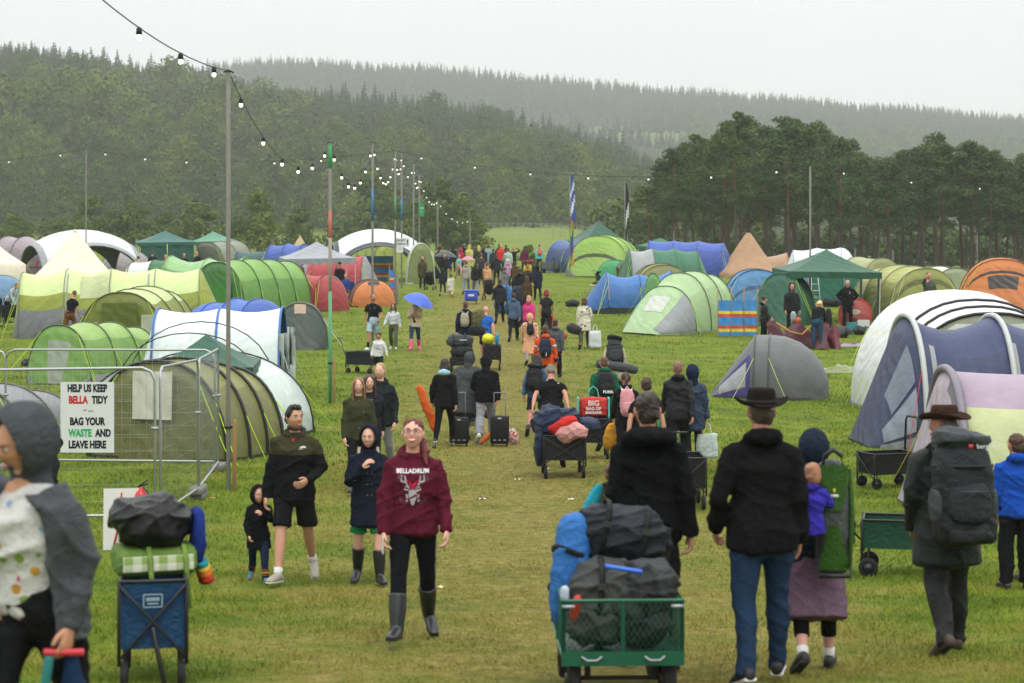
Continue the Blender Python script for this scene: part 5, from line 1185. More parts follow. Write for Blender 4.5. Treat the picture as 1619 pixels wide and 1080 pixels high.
# flat print laid on cloth: letters or motif pieces pressed onto the surface beneath them
def lettering(body, size, c, parent, loc, rot=(90, 0, 0), name='lettering', bold=.0, align='CENTER', squash=1.0):
    cu = bpy.data.curves.new(name, 'FONT'); cu.body = body; cu.size = size; cu.align_x = align; cu.align_y = 'CENTER'; cu.extrude = .0012; cu.offset = bold; cu.resolution_u = 3
    to = bpy.data.objects.new('t', cu); me = bpy.data.meshes.new_from_object(to); bpy.data.objects.remove(to); me.materials.clear(); me.materials.append(plain('print', c, .6, 0, .3, .02)); o = link(name, me, parent); o.location = loc; o.rotation_euler = tuple(R(a) for a in rot); o.scale = (squash, 1, 1); return o
PRINTS = []
def press(p, target, pieces, c, name='print', sgn=-1, off=.004):
    """pieces: polygons [(x, z), ...] in the torso frame, pressed on the front (sgn -1) or back (+1) of target after it is shaped"""
    PRINTS.append((p, target, pieces, c, name, sgn, off))
def text_polys(body, size, cx, cz, bold=.0, flip=1, squash=1):
    cu = bpy.data.curves.new('t', 'FONT'); cu.body = body; cu.size = size; cu.align_x = 'CENTER'; cu.align_y = 'CENTER'; cu.offset = bold; cu.resolution_u = 3
    o = bpy.data.objects.new('t', cu); me = bpy.data.meshes.new_from_object(o); out = [[(cx+flip*me.vertices[i].co.x*squash, cz+me.vertices[i].co.y) for i in p.vertices] for p in me.polygons]
    bpy.data.objects.remove(o); bpy.data.meshes.remove(me); bpy.data.curves.remove(cu); return out
def flush_prints():
    for p, target, pieces, c, name, sgn, off in PRINTS:
        me = target.data; bv = BVHTree.FromPolygons([v.co.copy() for v in me.vertices], [tuple(q.vertices) for q in me.polygons]); TR = p['TR']; mb = MB()
        for poly in pieces:
            vs = []
            for x, z in poly:
                o = p['T'](x, sgn*.6, z); d = TR @ Vector((0, -sgn, 0)); h, nrm, ix, ds = bv.ray_cast(o, d)
                if h is None: vs = None; break
                vs.append(h-d*off)
            if vs: mb.add(vs, [tuple(range(len(vs)))])
        if mb.v: mb.build(name, plain('print', c, .7, 0, .2, .03), target.parent, smooth=False)
    PRINTS.clear()
# ---------------------------------------------------------------- the people in the photograph
def pp(px, py, h, yaw, label, pose='s', **k): return person(px, YAT(px, py), h, yaw, label, pose, **k)
BK, NV, CH = '#17171a', '#1c2536', '#3c3e42'
# 1 man in the open grey jacket, close to the camera at the left
m1 = person(60, 8.2, 1.80, -24, 'person in an open grey hooded jacket and white patterned T-shirt at the left edge', 'a', skin='#b9876a', top=('vest', dict(c='#c9c8c4', spots=['#c9c8c4', '#b88a3a', '#c9c8c4', '#b83a6a', '#7f9a4a', '#c9c8c4', '#8fa3b8'], sc=13)),
            leg=('trousers', '#1a1b1d'), hair=('short', '#3b2a1e'), hood=('#474b4f', 1.10), head=(-24, 14), lean=8, fat=1.12, arms=((10, 12, 30, 10), (-4, 10, 26, 6)))
def open_jacket(p, c, hem=.80, gap=52, e=.05, f=1.08):
    T, TR, A = p['T'], p['TR'], p['A']; g = MB(); rs = []
    for z, x, y in ((hem, .20, .15), (.92, .195, .145), (1.1, .18, .135), (1.28, .195, .14), (1.38, .175, .125), (1.44, .12, .10)):
        a0 = R(-90+gap*(1 if z < 1.4 else .6)); a1 = R(270-gap*(1 if z < 1.4 else .6)); n = 26
        out = [T((x*f+e*.5)*math.cos(a0+(a1-a0)*k/n), (y*f+e*.5)*math.sin(a0+(a1-a0)*k/n)-(.03 if k in (0, n) else 0), z) for k in range(n+1)]
        inn = [T((x*f+e*.5-.022)*math.cos(a0+(a1-a0)*k/n), (y*f+e*.5-.022)*math.sin(a0+(a1-a0)*k/n)-(.03 if k in (0, n) else 0), z) for k in range(n, -1, -1)]
        rs.append(out+inn)
    g.rings(rs)
    for i, sd in enumerate((-1, 1)):
        s_, eb, w, ud, fd = A[i]; g.loft([s_-ud*.04-TR @ Vector((sd*.03, 0, -.01)), s_.lerp(eb, .3), eb, eb.lerp(w, .5), w+fd*.01], [.07, .08, .072, .066, .052], (0, 1, 0), 16, cap=.2)
    o = g.build('open_jacket', cloth(c, 'shell'), p['root']); remesh_later(o, .0125, 2, .016, None, 8)
open_jacket(m1, '#43474b')
# 2 man behind him
person(66, 16.0, 1.78, -80, 'person with curly brown hair seen behind the grey hooded jacket', 's', skin='#c99a80', top=('jacket', '#24262a'), hair=('curly', '#3d2a1e'), head=(-10, 0))
# 4 + 3 man in fleece with the toddler
m4 = pp(466, 922, 1.80, -4, 'man in a black and olive jacket and black shorts leading a small child', 'a', skin='#b98a70', top=('jacket', dict(c='#16171a', c2='#3a3826', z=1.27)), leg=('shorts', '#19191b'), feet=('shoe', '#8d8878', '#b9b6a8'), hair=('thick', '#1d1714'),
        head=(38, -2), fat=1.08, beard=True, arms=((2, 13, 8, -3), (6, 22, 62, 30)), legs=((20, 4), (-17, 16)))
for zc, zp in (('#0a0a0b', [[(-.004, .94), (.004, .94), (.004, 1.42), (-.004, 1.42)]]), ('#a8262a', [[(-.012, 1.41), (.012, 1.41), (.012, 1.43), (-.012, 1.43)]]), ('#0d0d0e', [[(-.13, 1.0), (-.124, 1.0), (-.10, 1.14), (-.106, 1.14)], [(.13, 1.0), (.124, 1.0), (.10, 1.14), (.106, 1.14)]])): press(m4, m4['g'], zp, zc, 'zip', off=.005)
press(m4, m4['g'], [[(.10+.030*math.cos(R(a)), 1.345+.020*math.sin(R(a))) for a in (0, 30, 60, 90, 120, 150, 180)], [(.065, 1.339), (.098, 1.339), (.098, 1.334), (.065, 1.334)]], '#b9bdbe')
m3 = pp(409, 921, .96, 8, 'toddler in a black hooded coat and striped wellies holding the man\'s hand', 'b', skin='#c99a86', top=('coat', '#141619'), leg=('trousers', '#1d2a40'), feet=('boot', '#3f6f78', '#a84a2c'), hood=True, prop=1.32, head=(18, 0), male=0,
        arms=((0, 14, 30, 14), (40, 14, 96, 38)))
for i in (0, 1):
    hip, kn, an, heel, toe, ft, td, fd = m3['J'][i]
    for q, cc in ((.08, '#a8492c'), (.19, '#c4b23a'), (.30, '#a8492c')):
        mb = MB(); mb.loft([an.lerp(kn, q), an.lerp(kn, q+.05)], [.072, .073], n=12, cap=.05); mb.build('boot_stripe', cloth(cc), m3['root'])
# 5 navy hooded woman with green shorts
m5 = pp(583, 924, 1.56, 6, 'girl in a navy hooded raincoat, green shorts and black wellies clutching her collar', 'b', skin='#c79a84', top=('coat', '#191e2b'), leg=('shorts', '#1c7a4c'), feet=('welly', '#15171a', '#1b1b1b'), hair=('short', '#2c211b'), hood=True, male=0, head=(-14, 2), fat=.96,
        arms=((22, 12, 128, 30), (6, 10, 22, 4)), legs=((-8, 12), (12, 6)))
press(m5, m5['g'], [[(x+.006*math.cos(R(a)), z+.006*math.sin(R(a))) for a in (0, 60, 120, 180, 240, 300)] for x in (-.02, .03) for z in (1.0, 1.12, 1.24, 1.36)], '#a8863c', 'stud')
backpack(m5, '#7b6c58', 'beige rucksack worn by the girl in the navy raincoat', w=.15, h=.22, strapc='#a39a86')
# 6 maroon hoodie woman
m6 = pp(653, 1016, 1.70, 2, 'smiling woman with glasses and red ponytail in a maroon hoodie and black wellies', 'b', skin='#cf9c88', top=('hoodie', '#571a2c'), leg=('leggings', '#15161a'), feet=('welly', '#17191b', '#1b1b1b'), hair=('sidepony', '#5e2420'), male=0, head=(-4, -13), smile=True, glasses=True,
        arms=((6, 13, 16, 4), (2, 17, 22, 2)), legs=((24, 3), (-15, 16)), fat=1.0)
stag = []
def sym(pl): return [pl, [(-x, z) for x, z in pl][::-1]]
for pl in ([(.0, .0), (.022, .005), (.034, .05), (.026, .088), (0, .094)], [(.026, .07), (.062, .088), (.07, .10), (.03, .094)], [(.018, .10), (.03, .10), (.058, .142), (.05, .148)], [(.05, .14), (.088, .15), (.092, .165), (.052, .152)],
           [(.048, .142), (.06, .146), (.066, .20), (.056, .20)], [(.086, .152), (.096, .156), (.09, .205), (.082, .2)], [(.03, .118), (.05, .12), (.062, .112), (.046, .106)], [(.006, -.03), (.014, -.02), (.016, .0), (0, .0), (0, -.034)], [(.035, .02), (.05, .03), (.054, .06), (.04, .055)], [(.04, -.01), (.055, .0), (.05, .018), (.036, .012)]):
    stag += sym([(x, 1.12+z) for x, z in pl])
press(m6, m6['g'], stag, '#a9a4a6', 'stag_print')
press(m6, m6['g'], sym([(0, 1.20), (.014, 1.235), (.03, 1.25), (.03, 1.28), (.01, 1.265), (0, 1.25)])+sym([(.034, 1.275), (.046, 1.262), (.048, 1.285), (.04, 1.292)]), '#a8203a', 'red_print', off=.006)
press(m6, m6['g'], sum([sym([(x, z), (x+.006, z), (x+.012, z+.035), (x+.008, z+.035)]) for x, z in ((.085, 1.30), (.10, 1.29), (.112, 1.275), (.075, 1.10), (.09, 1.115), (.055, 1.095))], []), '#6e5a62', 'grey_print')
press(m6, m6['g'], text_polys('BELLADRUM', .046, 0, 1.352, .0012, squash=1.0), '#d6d2d4', 'hoodie_lettering')
mb = MB(); pnts = m6['J'][1]; 
for i in (0, 1):
    hip, kn, an = m6['J'][i][:3]; sd = (-1, 1)[i]; mb = MB()
    g = [[hip.lerp(kn, q)+Vector((sd*math.cos(R(a))*(.098-.02*q), -math.sin(R(a))*(.09-.02*q), 0)) for a in (-25, 0, 25)] for q in (.15, .4, .7, .95)]
    mb.grid(g); mb.build('legging_panel', cloth('#a58a8e', 'nylon', '#2a3e4a', None, None, 26), m6['root'])
# things in her hands
w = hand_w(m6, 0, .09); o = thing('mobile_phone', w, R(10), 'slim pale phone held by the woman in the maroon hoodie', 'phone'); mb = MB(); mb.rbox((0, 0, -.01), (.012, .07, .14), .006); mb.build('phone_body', plastic('#c7c8c6'), o); mb = MB(); mb.box((.0065, 0, -.01), (.002, .062, .125)); mb.build('screen', plastic('#1c1f24'), o)
# 7 three women
m7 = person(567, 28, 1.72, 8, 'young woman with fair hair in an olive zipped raincoat', 'a', skin='#cfa48e', top=('jacket', '#3c3d2a'), leg=('leggings', '#17181b'), hair=('long', '#7a5a3c'), male=0, head=(-4, 4), arms=((4, 10, 14, 2), (4, 10, 14, 2)))
m8 = person(584, 28.8, 1.72, 4, 'young woman with long brown hair and cream top behind the olive raincoat', 'b', skin='#cfa48e', top=('jacket', dict(c='#22242a')), leg=('leggings', '#1a1b20'), hair=('long', '#3e281c'), male=0, head=(6, 0))
press(m8, m8['g'], [[(-.05, 1.0), (.05, 1.0), (.06, 1.2), (.05, 1.38), (-.05, 1.38), (-.06, 1.2)]], '#c4b8ae', 'cream_top')
m9 = person(601, 30.0, 1.84, -6, 'blonde woman with sunglasses on her head, dark green jacket and grey leggings', 'a', skin='#cda08a', top=('jacket', '#22282a'), leg=('leggings', '#8d9092'), hair=('pony', '#9c7f56'), male=0, head=(-6, 3), arms=((0, 12, 14, 2), (2, 14, 20, 2)))
press(m7, m7['g'], [[(-.005, 1.0), (.005, 1.0), (.005, 1.42), (-.005, 1.42)], [(.05, 1.2), (.055, 1.2), (.075, 1.27), (.07, 1.27)]], '#9a9c90', 'zip')
# 10-13 family
m10 = pp(599, 597, 1.20, -8, 'boy in a white sweatshirt with a colourful circular print and dark trousers', 'b', skin='#a87860', top=('hoodie', '#cfcfce'), leg=('joggers', '#20242a'), hair=('quiff', '#231b18'), prop=1.16, head=(-8, 4), arms=((4, 16, 18, 4), (0, 22, 14, -4)))
press(m10, m10['g'], [[(.085*math.cos(R(a)), 1.2+.09*math.sin(R(a))) for a in range(0, 360, 30)]], '#5aa9b5', 'round_print'); press(m10, m10['g'], [[(.055*math.cos(R(a)), 1.2+.055*math.sin(R(a))) for a in range(0, 360, 40)], [(-.1, 1.11), (-.06, 1.09), (-.05, 1.15)], [(.1, 1.11), (.06, 1.09), (.05, 1.15)]], '#c98a8f', 'pink_print', off=.007)
m11 = pp(590, 556, 1.83, -4, 'man in a black T-shirt and pale blue shorts with white trainers', 'a', skin='#9c6e56', top=('tee', '#15161a'), leg=('shorts', '#9fb4c0'), feet=('shoe', '#cfcfcd', '#cfcfcd', .5, '#1a1a1c'), hair=('buzz', '#3a2d24'), head=(26, 4), arms=((4, 14, 14, 2), (12, 16, 46, 8)), fat=1.02)
press(m11, m11['g'], [[(-.07, 1.322), (.07, 1.322), (.07, 1.342), (-.07, 1.342)]], '#c4c6c4', 'chest_lettering')
m12 = pp(622, 555, 1.50, -4, 'girl with long dark hair in a white hooded top and olive flared leggings', 'b', skin='#b98a72', top=('cropped', '#cfd2d6'), leg=('trousers', '#5a5b4c'), feet=('shoe', '#c9c8c2', '#c9c8c2'), hair=('long', '#2a1b16'), male=0, head=(-6, 2), arms=((6, 22, 40, -6), (2, 16, 16, 0)), fat=.92)
m13 = pp(656, 555, 1.66, 0, 'woman in a cream fleece, blue leggings and bright pink wellies under a blue umbrella', 'a', skin='#a97862', top=('jacket', '#c2ad98'), leg=('leggings', '#2d4258'), feet=('welly', '#d0507f', '#d0507f'), hair=('bun', '#2b1f1a'), male=0, head=(-6, 4), arms=((26, 10, 105, 30), (30, 12, 112, 30)), fat=1.06)
press(m13, m13['g'], [[(-.045, .96), (.045, .96), (.06, 1.2), (.05, 1.40), (-.05, 1.40), (-.06, 1.2)]], '#17181b', 'black_top')
# 14-16 the three with the suitcases, backs to the camera
m14 = pp(703, 708, 1.68, 172, 'woman with long dark hair and a pale blue hood over a black jacket', 'a', top=('jacket', '#17181a'), leg=('leggings', '#141517'), feet=('shoe', '#17181a', '#b9b9b5'), hair=('long', '#2a1d18'), male=0, lean=2, fat=1.04, arms=((-14, 12, 10, 0), (6, 20, 20, 6)), hat=None)
mb = MB(); mb.loft([m14['T'](.09*math.cos(R(a)), .04+.10*math.sin(R(a)), 1.47+.02*math.sin(R(a))) for a in (-20, 20, 60, 90, 120, 160, 200)], [.03, .05, .062, .07, .062, .05, .03], (0, 0, 1), 8); o = mb.build('hood', cloth('#9fc3d6'), m14['root']); remesh_later(o, .02, 1, .006)
mb = MB(); mb.loft([m14['T'](0, 0, .82), m14['T'](0, 0, .93)], [(.195, .15), (.188, .145)], m14['TR'] @ Vector((1, 0, 0)), 18, cap=.05); mb.build('hoodie_hem', cloth('#9fc3d6'), m14['root'])
m15 = pp(737, 694, 1.72, 160, 'person in a long charcoal hooded poncho leaning forward', 'b', top=('cape', '#434547'), leg=('trousers', '#1b1c1e'), hood='#434547', lean=16, hair=('short', '#222'), fat=1.0)
m16 = pp(768, 700, 1.68, 178, 'person in a short black puffer jacket with the hood up and grey joggers', 'a', skin='#b98468', top=('puffer', '#131416'), leg=('joggers', '#8f9096'), feet=('shoe', '#d0d0ce', '#d0d0ce'), hood='#1a1b1e', hair=('short', '#1a1512'), lean=6, arms=((-16, 10, 8, 0), (18, 14, 60, 20)))
# 17-22
m17 = pp(736, 572, 1.80, 176, 'man in a navy top with a small cream backpack towing grey holdalls', 'a', top=('jacket', '#1c2234'), leg=('trousers', '#1d2838'), hair=('buzz', '#4a3424'), arms=((-18, 10, 8, 0), (-10, 12, 10, 0)))
backpack(m17, '#9a937c', 'small cream backpack on the man in the navy top', w=.13, h=.20, c2='#8a8470')
m18 = pp(768, 573, 1.68, 180, 'bald man in a blue T-shirt and dark shorts beside the camouflage bag', 'b', skin='#c48a7c', top=('tee', '#2a5fae'), leg=('shorts', '#1f2733'), hair=('bald', '#b58a78'), lean=10, arms=((-16, 12, 10, 0), (20, 12, 60, 10)))
m19 = pp(836, 545, 1.62, 172, 'woman with fair hair in a bright pink hooded top carrying a navy holdall', 'a', top=('hoodie', '#c03a75'), leg=('leggings', '#20222a'), hair=('bob', '#a8825a'), male=0, fat=1.1, lean=4)
m20 = pp(864, 536, 1.70, 186, 'person with crimson hair in a dark grey T-shirt hung with bags', 'b', skin='#b88068', top=('tee', '#262629'), leg=('trousers', '#1a1b1f'), hair=('bob', '#7a1730'), male=0, fat=1.12, arms=((8, 16, 30, 6), (-6, 16, 20, 6)))
m21 = pp(838, 578, 1.48, 182, 'child in a peach coloured hooded changing robe printed with small dark shapes', 'a', top=('robe', dict(c='#d6a07c', spots=['#d6a07c', '#4a3c66', '#d6a07c', '#d6a07c'], sc=8)), leg=('trousers', '#8f887c'), feet=('boot', '#3b4233'), hood='#d6a07c', prop=1.05, lean=4)
backpack(m21, '#17181b', 'small black backpack on the child in the peach robe', w=.13, h=.19)
m22 = pp(862, 628, 1.74, 180, 'person in an orange hi-vis jacket with silver bands and a dark hood edge', 'b', skin='#b98468', top=('jacket', '#d3521f'), leg=('trousers', '#1c2230'), hair=('short', '#4a3020'), fat=1.14, arms=((-8, 14, 14, 0), (8, 12, 16, 0)))
def band(p, zs, c, ex_=.012, arms=()):
    for z, hh in zs:
        mb = MB(); x = np.interp(z, [.84, .92, 1.1, 1.28, 1.36, 1.42], [.165, .185, .17, .2, .21, .18])*1.1+ex_; y = np.interp(z, [.84, .92, 1.1, 1.28, 1.4], [.13, .145, .13, .145, .12])*1.1+ex_
        mb.rings([[p['T'](x*math.cos(R(a)), y*math.sin(R(a)), zz) for a in range(0, 360, 15)] for zz in (z, z+hh)], cap=False); mb.build('reflective_band', plain('band', c, .35, .3), p['root'])
    for i, q, hh in arms:
        s_, e, w, ud, fd = p['A'][i]; a, b = (s_, e) if q < 1 else (e, w); f = q % 1; mb = MB(); mb.loft([a.lerp(b, f), a.lerp(b, f+hh)], [.083-.01*q, .083-.01*q], (0, 1, 0), 12, cap=.05); mb.build('reflective_band', plain('band', c, .35, .3), p['root'])
band(m22, ((1.16, .06), (.90, .05)), '#9aa0a0', .012, ((0, .45, .2), (1, .45, .2)))
band(m22, ((.84, .045), (.96, .05)), '#1b2233', .013, ((0, 1.55, .35), (1, 1.55, .35)))
backpack(m22, '#1a2138', 'navy backpack with a white tick logo on the orange hi-vis jacket', w=.155, h=.235)
m23 = pp(848, 690, 1.64, 170, 'woman with dark hair in a denim jacket carrying a big black rucksack', 'a', skin='#b47a62', top=('jacket', '#46607f'), leg=('shorts', '#23262d'), feet=('boot', '#1b1b1d'), hair=('bob', '#1c1310'), male=0, lean=10, arms=((6, 12, 20, 6), (-14, 14, 6, 0)))
backpack(m23, '#16171a', 'large black rucksack on the woman in the denim jacket', w=.18, h=.27, d=.13, tall=True, z=1.2)
m24 = pp(873, 738, 1.80, 184, 'man with cropped grey hair in a black T-shirt pulling the black wagon', 'b', skin='#b07c64', top=('tee', '#131416'), leg=('shorts', '#1b1c20'), hair=('buzz', '#6d625a'), lean=26, fat=1.16, feet=('boot', '#1a1a1b'), arms=((-30, 10, 8, 0), (-22, 24, 6, 0)), head=(0, 8))
press(m24, m24['g'], [[(-.115+.022*math.cos(R(a)), 1.385+.016*math.sin(R(a))) for a in (0, 45, 90, 135, 180)]], '#c3c6c6', sgn=1)
m25 = pp(956, 712, 1.76, 184, 'man with cropped hair in a bottle green hoodie and navy trousers', 'a', skin='#b98468', top=('hoodie', '#1a5a40'), leg=('trousers', '#1c2537'), hair=('buzz', '#5a4030'), lean=6, arms=((-6, 12, 12, 0), (-10, 12, 10, 0)))
m26 = pp(972, 646, 1.72, 176, 'person in a cream coat bent under a huge charcoal rucksack', 'b', top=('coat', '#b0a690'), leg=('trousers', '#23252a'), hair=('short', '#2a2019'), lean=18)
m27 = pp(990, 745, 1.62, 182, 'woman with tied brown hair and a black jacket carrying a pink backpack', 'a', top=('jacket', '#17181b'), leg=('trousers', '#191a1e'), hair=('pony', '#3d261b'), male=0, lean=3)
backpack(m27, '#cf8f94', 'pink backpack worn by the woman in the black jacket', w=.13, h=.26, c2='#e0c9c8', strapc='#d8cdcb')
m28 = person(1022, 27.6, 1.72, 180, 'man in a black T-shirt hidden behind the big man in the black hooded jacket', 's', skin='#b98468', top=('tee', '#1a1b1e'), leg=('trousers', '#1d1e22'), hair=('short', '#3a2a20'), arms=((-10, 14, 10, 0), (-16, 16, 6, 0)))
m29 = person(966, 19.2, 1.16, 176, 'child in an olive padded coat mostly hidden by the big man in black', 'a', top=('puffer', '#3c3c30'), leg=('trousers', '#24262c'), hair=('short', '#5a3f2c'), prop=1.2, arms=((0, 12, 16, 0), (10, 34, 60, 0)))
m30 = person(1024, 13.0, 1.88, 183, 'large man in a black hooded jacket and black shorts pulling the green garden cart', 'b', skin='#b98570', top=('jacket', '#111214'), leg=('shorts', '#17181b'), hair=('short', '#2b2019'), fat=1.12, arms=((-14, 15, 14, 2), (-10, 10, 26, 10)), legs=((-8, 12), (10, 4)), feet=('boot', '#25221f'))
mb = MB(); T_ = m30['T']
mb.loft([T_(.12*math.cos(R(a)), .045+.13*math.sin(R(a)), 1.45+.04*math.sin(R(a))) for a in (-30, 10, 50, 90, 130, 170, 210)], [(.04, .05), (.055, .07), (.06, .09), (.06, .10), (.06, .09), (.055, .07), (.04, .05)], (0, 0, 1), 12); o = mb.build('hood', cloth('#111214'), m30['root']); remesh_later(o, .013, 2, .012, None, 16)
m31 = person(1204, 12.15, 1.86, 181, 'tall man in a dark brimmed hat, black wool jacket and blue jeans, seen from behind', 'a', skin='#b98570', top=('jacket', '#141416'), leg=('jeans', '#23364f', 'denim'), feet=('shoe', '#17181b', '#c9c9c6'), hair=('short', '#4a3d32'), hat=('brim', '#1e1a18', '#0e0c0b'), fat=1.1, arms=((-6, 12, 22, 4), (-12, 20, 50, 6)), legs=((12, 4), (-7, 15)))
m32 = person(1287, 12.9, 1.62, 178, 'woman in a navy padded hooded coat and purple dress carrying a baby on her back', 'b', skin='#c49080', top=('puffer', '#1c2430'), leg=('skirt', '#6f5868', 'knit', .40), feet=('shoe', '#1b1b1d', '#2a2a2a'), hair=('long', '#2a1f1a'), hood='#1f2936', male=0, arms=((-8, 10, 16, 0), (6, 10, 30, 0)), legs=((6, 2), (-10, 26)), fat=1.02)
for i in (0, 1):
    hip, kn, an = m32['J'][i][:3]; mb = MB(); mb.loft([hip.lerp(kn, .6), kn, kn.lerp(an, .62)], [.075, .062, .056], n=12, cap=.1); mb.build('legging', cloth('#16171a'), m32['root'])
m33 = person(1496, 13.9, 1.80, 186, 'hiker in a brown leather brimmed hat, black waterproofs and boots looking left', 'b', skin='#a8705a', top=('coat', '#1a201f', 'shell'), leg=('trousers', '#17181a', 'shell'), feet=('boot', '#3c2e24', '#1c1713'), hair=('short', '#5a4c40'), hat=('brim', '#3b2a20', '#1f1612'), head=(42, 0), fat=1.1, lean=4, arms=((-4, 10, 10, 0), (4, 15, 34, 14)), legs=((10, 4), (-14, 22)))
m34 = person(1606, 18.3, 1.50, 176, 'boy in a royal blue hoodie with black trousers and black wellies at the right edge', 's', skin='#b98570', top=('hoodie', '#1b4aa8'), leg=('joggers', '#16171a'), feet=('welly', '#17191b'), hair=('short', '#46301f'), prop=1.08, head=(20, 0))
m35 = person(1634, 19.0, 1.66, 184, 'person in a blue woolly hat and jeans just inside the right edge', 's', top=('jacket', '#23324a'), leg=('jeans', '#2b4260', 'denim'), feet=('boot', '#4a3324'), hair=('short', '#3a2a20'), hat=('beanie', '#234a78'))
m36 = pp(1072, 742, 1.80, 178, 'bald man in a black waterproof jacket walking beside the patterned coat', 'a', skin='#b5806a', top=('jacket', '#15161a', 'shell'), leg=('trousers', '#191b20'), hair=('buzz', '#7d5a48'), lean=4, fat=1.05)
m37 = pp(1095, 738, 1.70, 184, 'person in a navy patterned hooded raincoat holding a pale carrier bag', 'b', top=('coat', '#1e2940', 'shell', '#34425c', None, None, 30), leg=('leggings', '#16171b'), feet=('boot', '#26262a'), hair=('short', '#2a201a'), hood='#1e2940', male=0, arms=((-6, 12, 10, 0), (4, 12, 40, 10)), legs=((12, 4), (-14, 26)))
m38 = pp(924, 553, 1.66, 176, 'woman with brown hair in a cream coat with black floral print, carrying bags', 'a', top=('coat', dict(c='#cdc6b4', spots=['#cdc6b4', '#1b1b1e', '#cdc6b4', '#26262a'], sc=9)), leg=('trousers', '#4a4744'), feet=('boot', '#7b4b2e'), hair=('bob', '#3d2a20'), male=0, arms=((4, 16, 40, 10), (-4, 10, 12, 0)))
# right camp
m39 = pp(1208, 545, 1.58, 100, 'woman with tied dark hair and a black jacket reaching out beside the maroon tent', 's', skin='#c09080', top=('jacket', '#17191c', 'shell'), leg=('leggings', '#141518'), hair=('bun', '#2a1d18'), male=0, head=(6, 6), arms=((4, 6, 20, 0), (26, 6, 20, 0)))
m40 = pp(1252, 534, 1.84, 6, 'man in a dark hooded top and black trousers looking down at the maroon tent', 's', skin='#b98072', top=('hoodie', '#232427'), leg=('trousers', '#141417'), hair=('short', '#3a2a20'), hood='#232427', head=(0, 28), fat=1.02, arms=((4, 12, 14, 2), (4, 12, 14, 2)))
m41 = pp(1292, 553, 1.70, 160, 'blonde woman in a black jumper and blue jeans bending over the maroon tent', 's', top=('shirt', '#141416'), leg=('jeans', '#2c4560', 'denim'), feet=('boot', '#17181a'), hair=('bob', '#c2a368'), male=0, lean=38, fat=1.08, head=(0, 20), arms=((44, 8, 20, 6), (40, 10, 16, 6)))
m42 = pp(1340, 521, 1.80, -10, 'grey-haired man in a black sweatshirt with a crest, hands on his hips', 's', skin='#b58570', top=('hoodie', '#121315'), leg=('trousers', '#15161a'), hair=('short', '#8d8b88'), head=(-24, 6), fat=1.08, arms=((-8, 42, 20, 62), (-8, 42, 20, 62)))
press(m42, m42['g'], [[(.06, 1.26), (.11, 1.26), (.115, 1.31), (.10, 1.35), (.07, 1.35), (.055, 1.31)]], '#a98a92', 'crest')
person(1468, 62, 1.76, 10, 'man with brown hair looking over the top of the large white tent', 's', skin='#b9826a', top=('shirt', '#4a4f4a'), hair=('short', '#4a3425'), z0=.62, arms=((90, 20, 40, 0), (10, 10, 20, 0)))
m44 = person(978, 102.5, 1.78, 100, 'man in a black and white striped shirt bending beside the lime green tent', 's', skin='#a06a50', top=('shirt', dict(c='#c9c9c6')), leg=('trousers', '#5a5248'), hair=('short', '#2a201a'), lean=52, head=(0, 0), arms=((50, 8, 50, 0), (46, 8, 46, 0)))
for k in range(4):
    mb = MB(); z = .98+.10*k; mb.loft([m44['T'](0, -.0, z), m44['T'](0, 0, z+.05)], [(.205, .15)]*2, m44['TR'] @ Vector((1, 0, 0)), 12, cap=.02); mb.build('shirt_stripe', cloth('#17171a'), m44['root'])
m45 = person(110, 63.2, 1.76, 152, 'man in a black T-shirt and brown shorts bending at the long yellow-green tent', 'a', skin='#b98468', top=('tee', '#141417'), leg=('shorts', '#6b4526'), hair=('buzz', '#4a3a30'), lean=18, head=(30, 20), arms=((20, 10, 30, 6), (24, 10, 50, 10)))
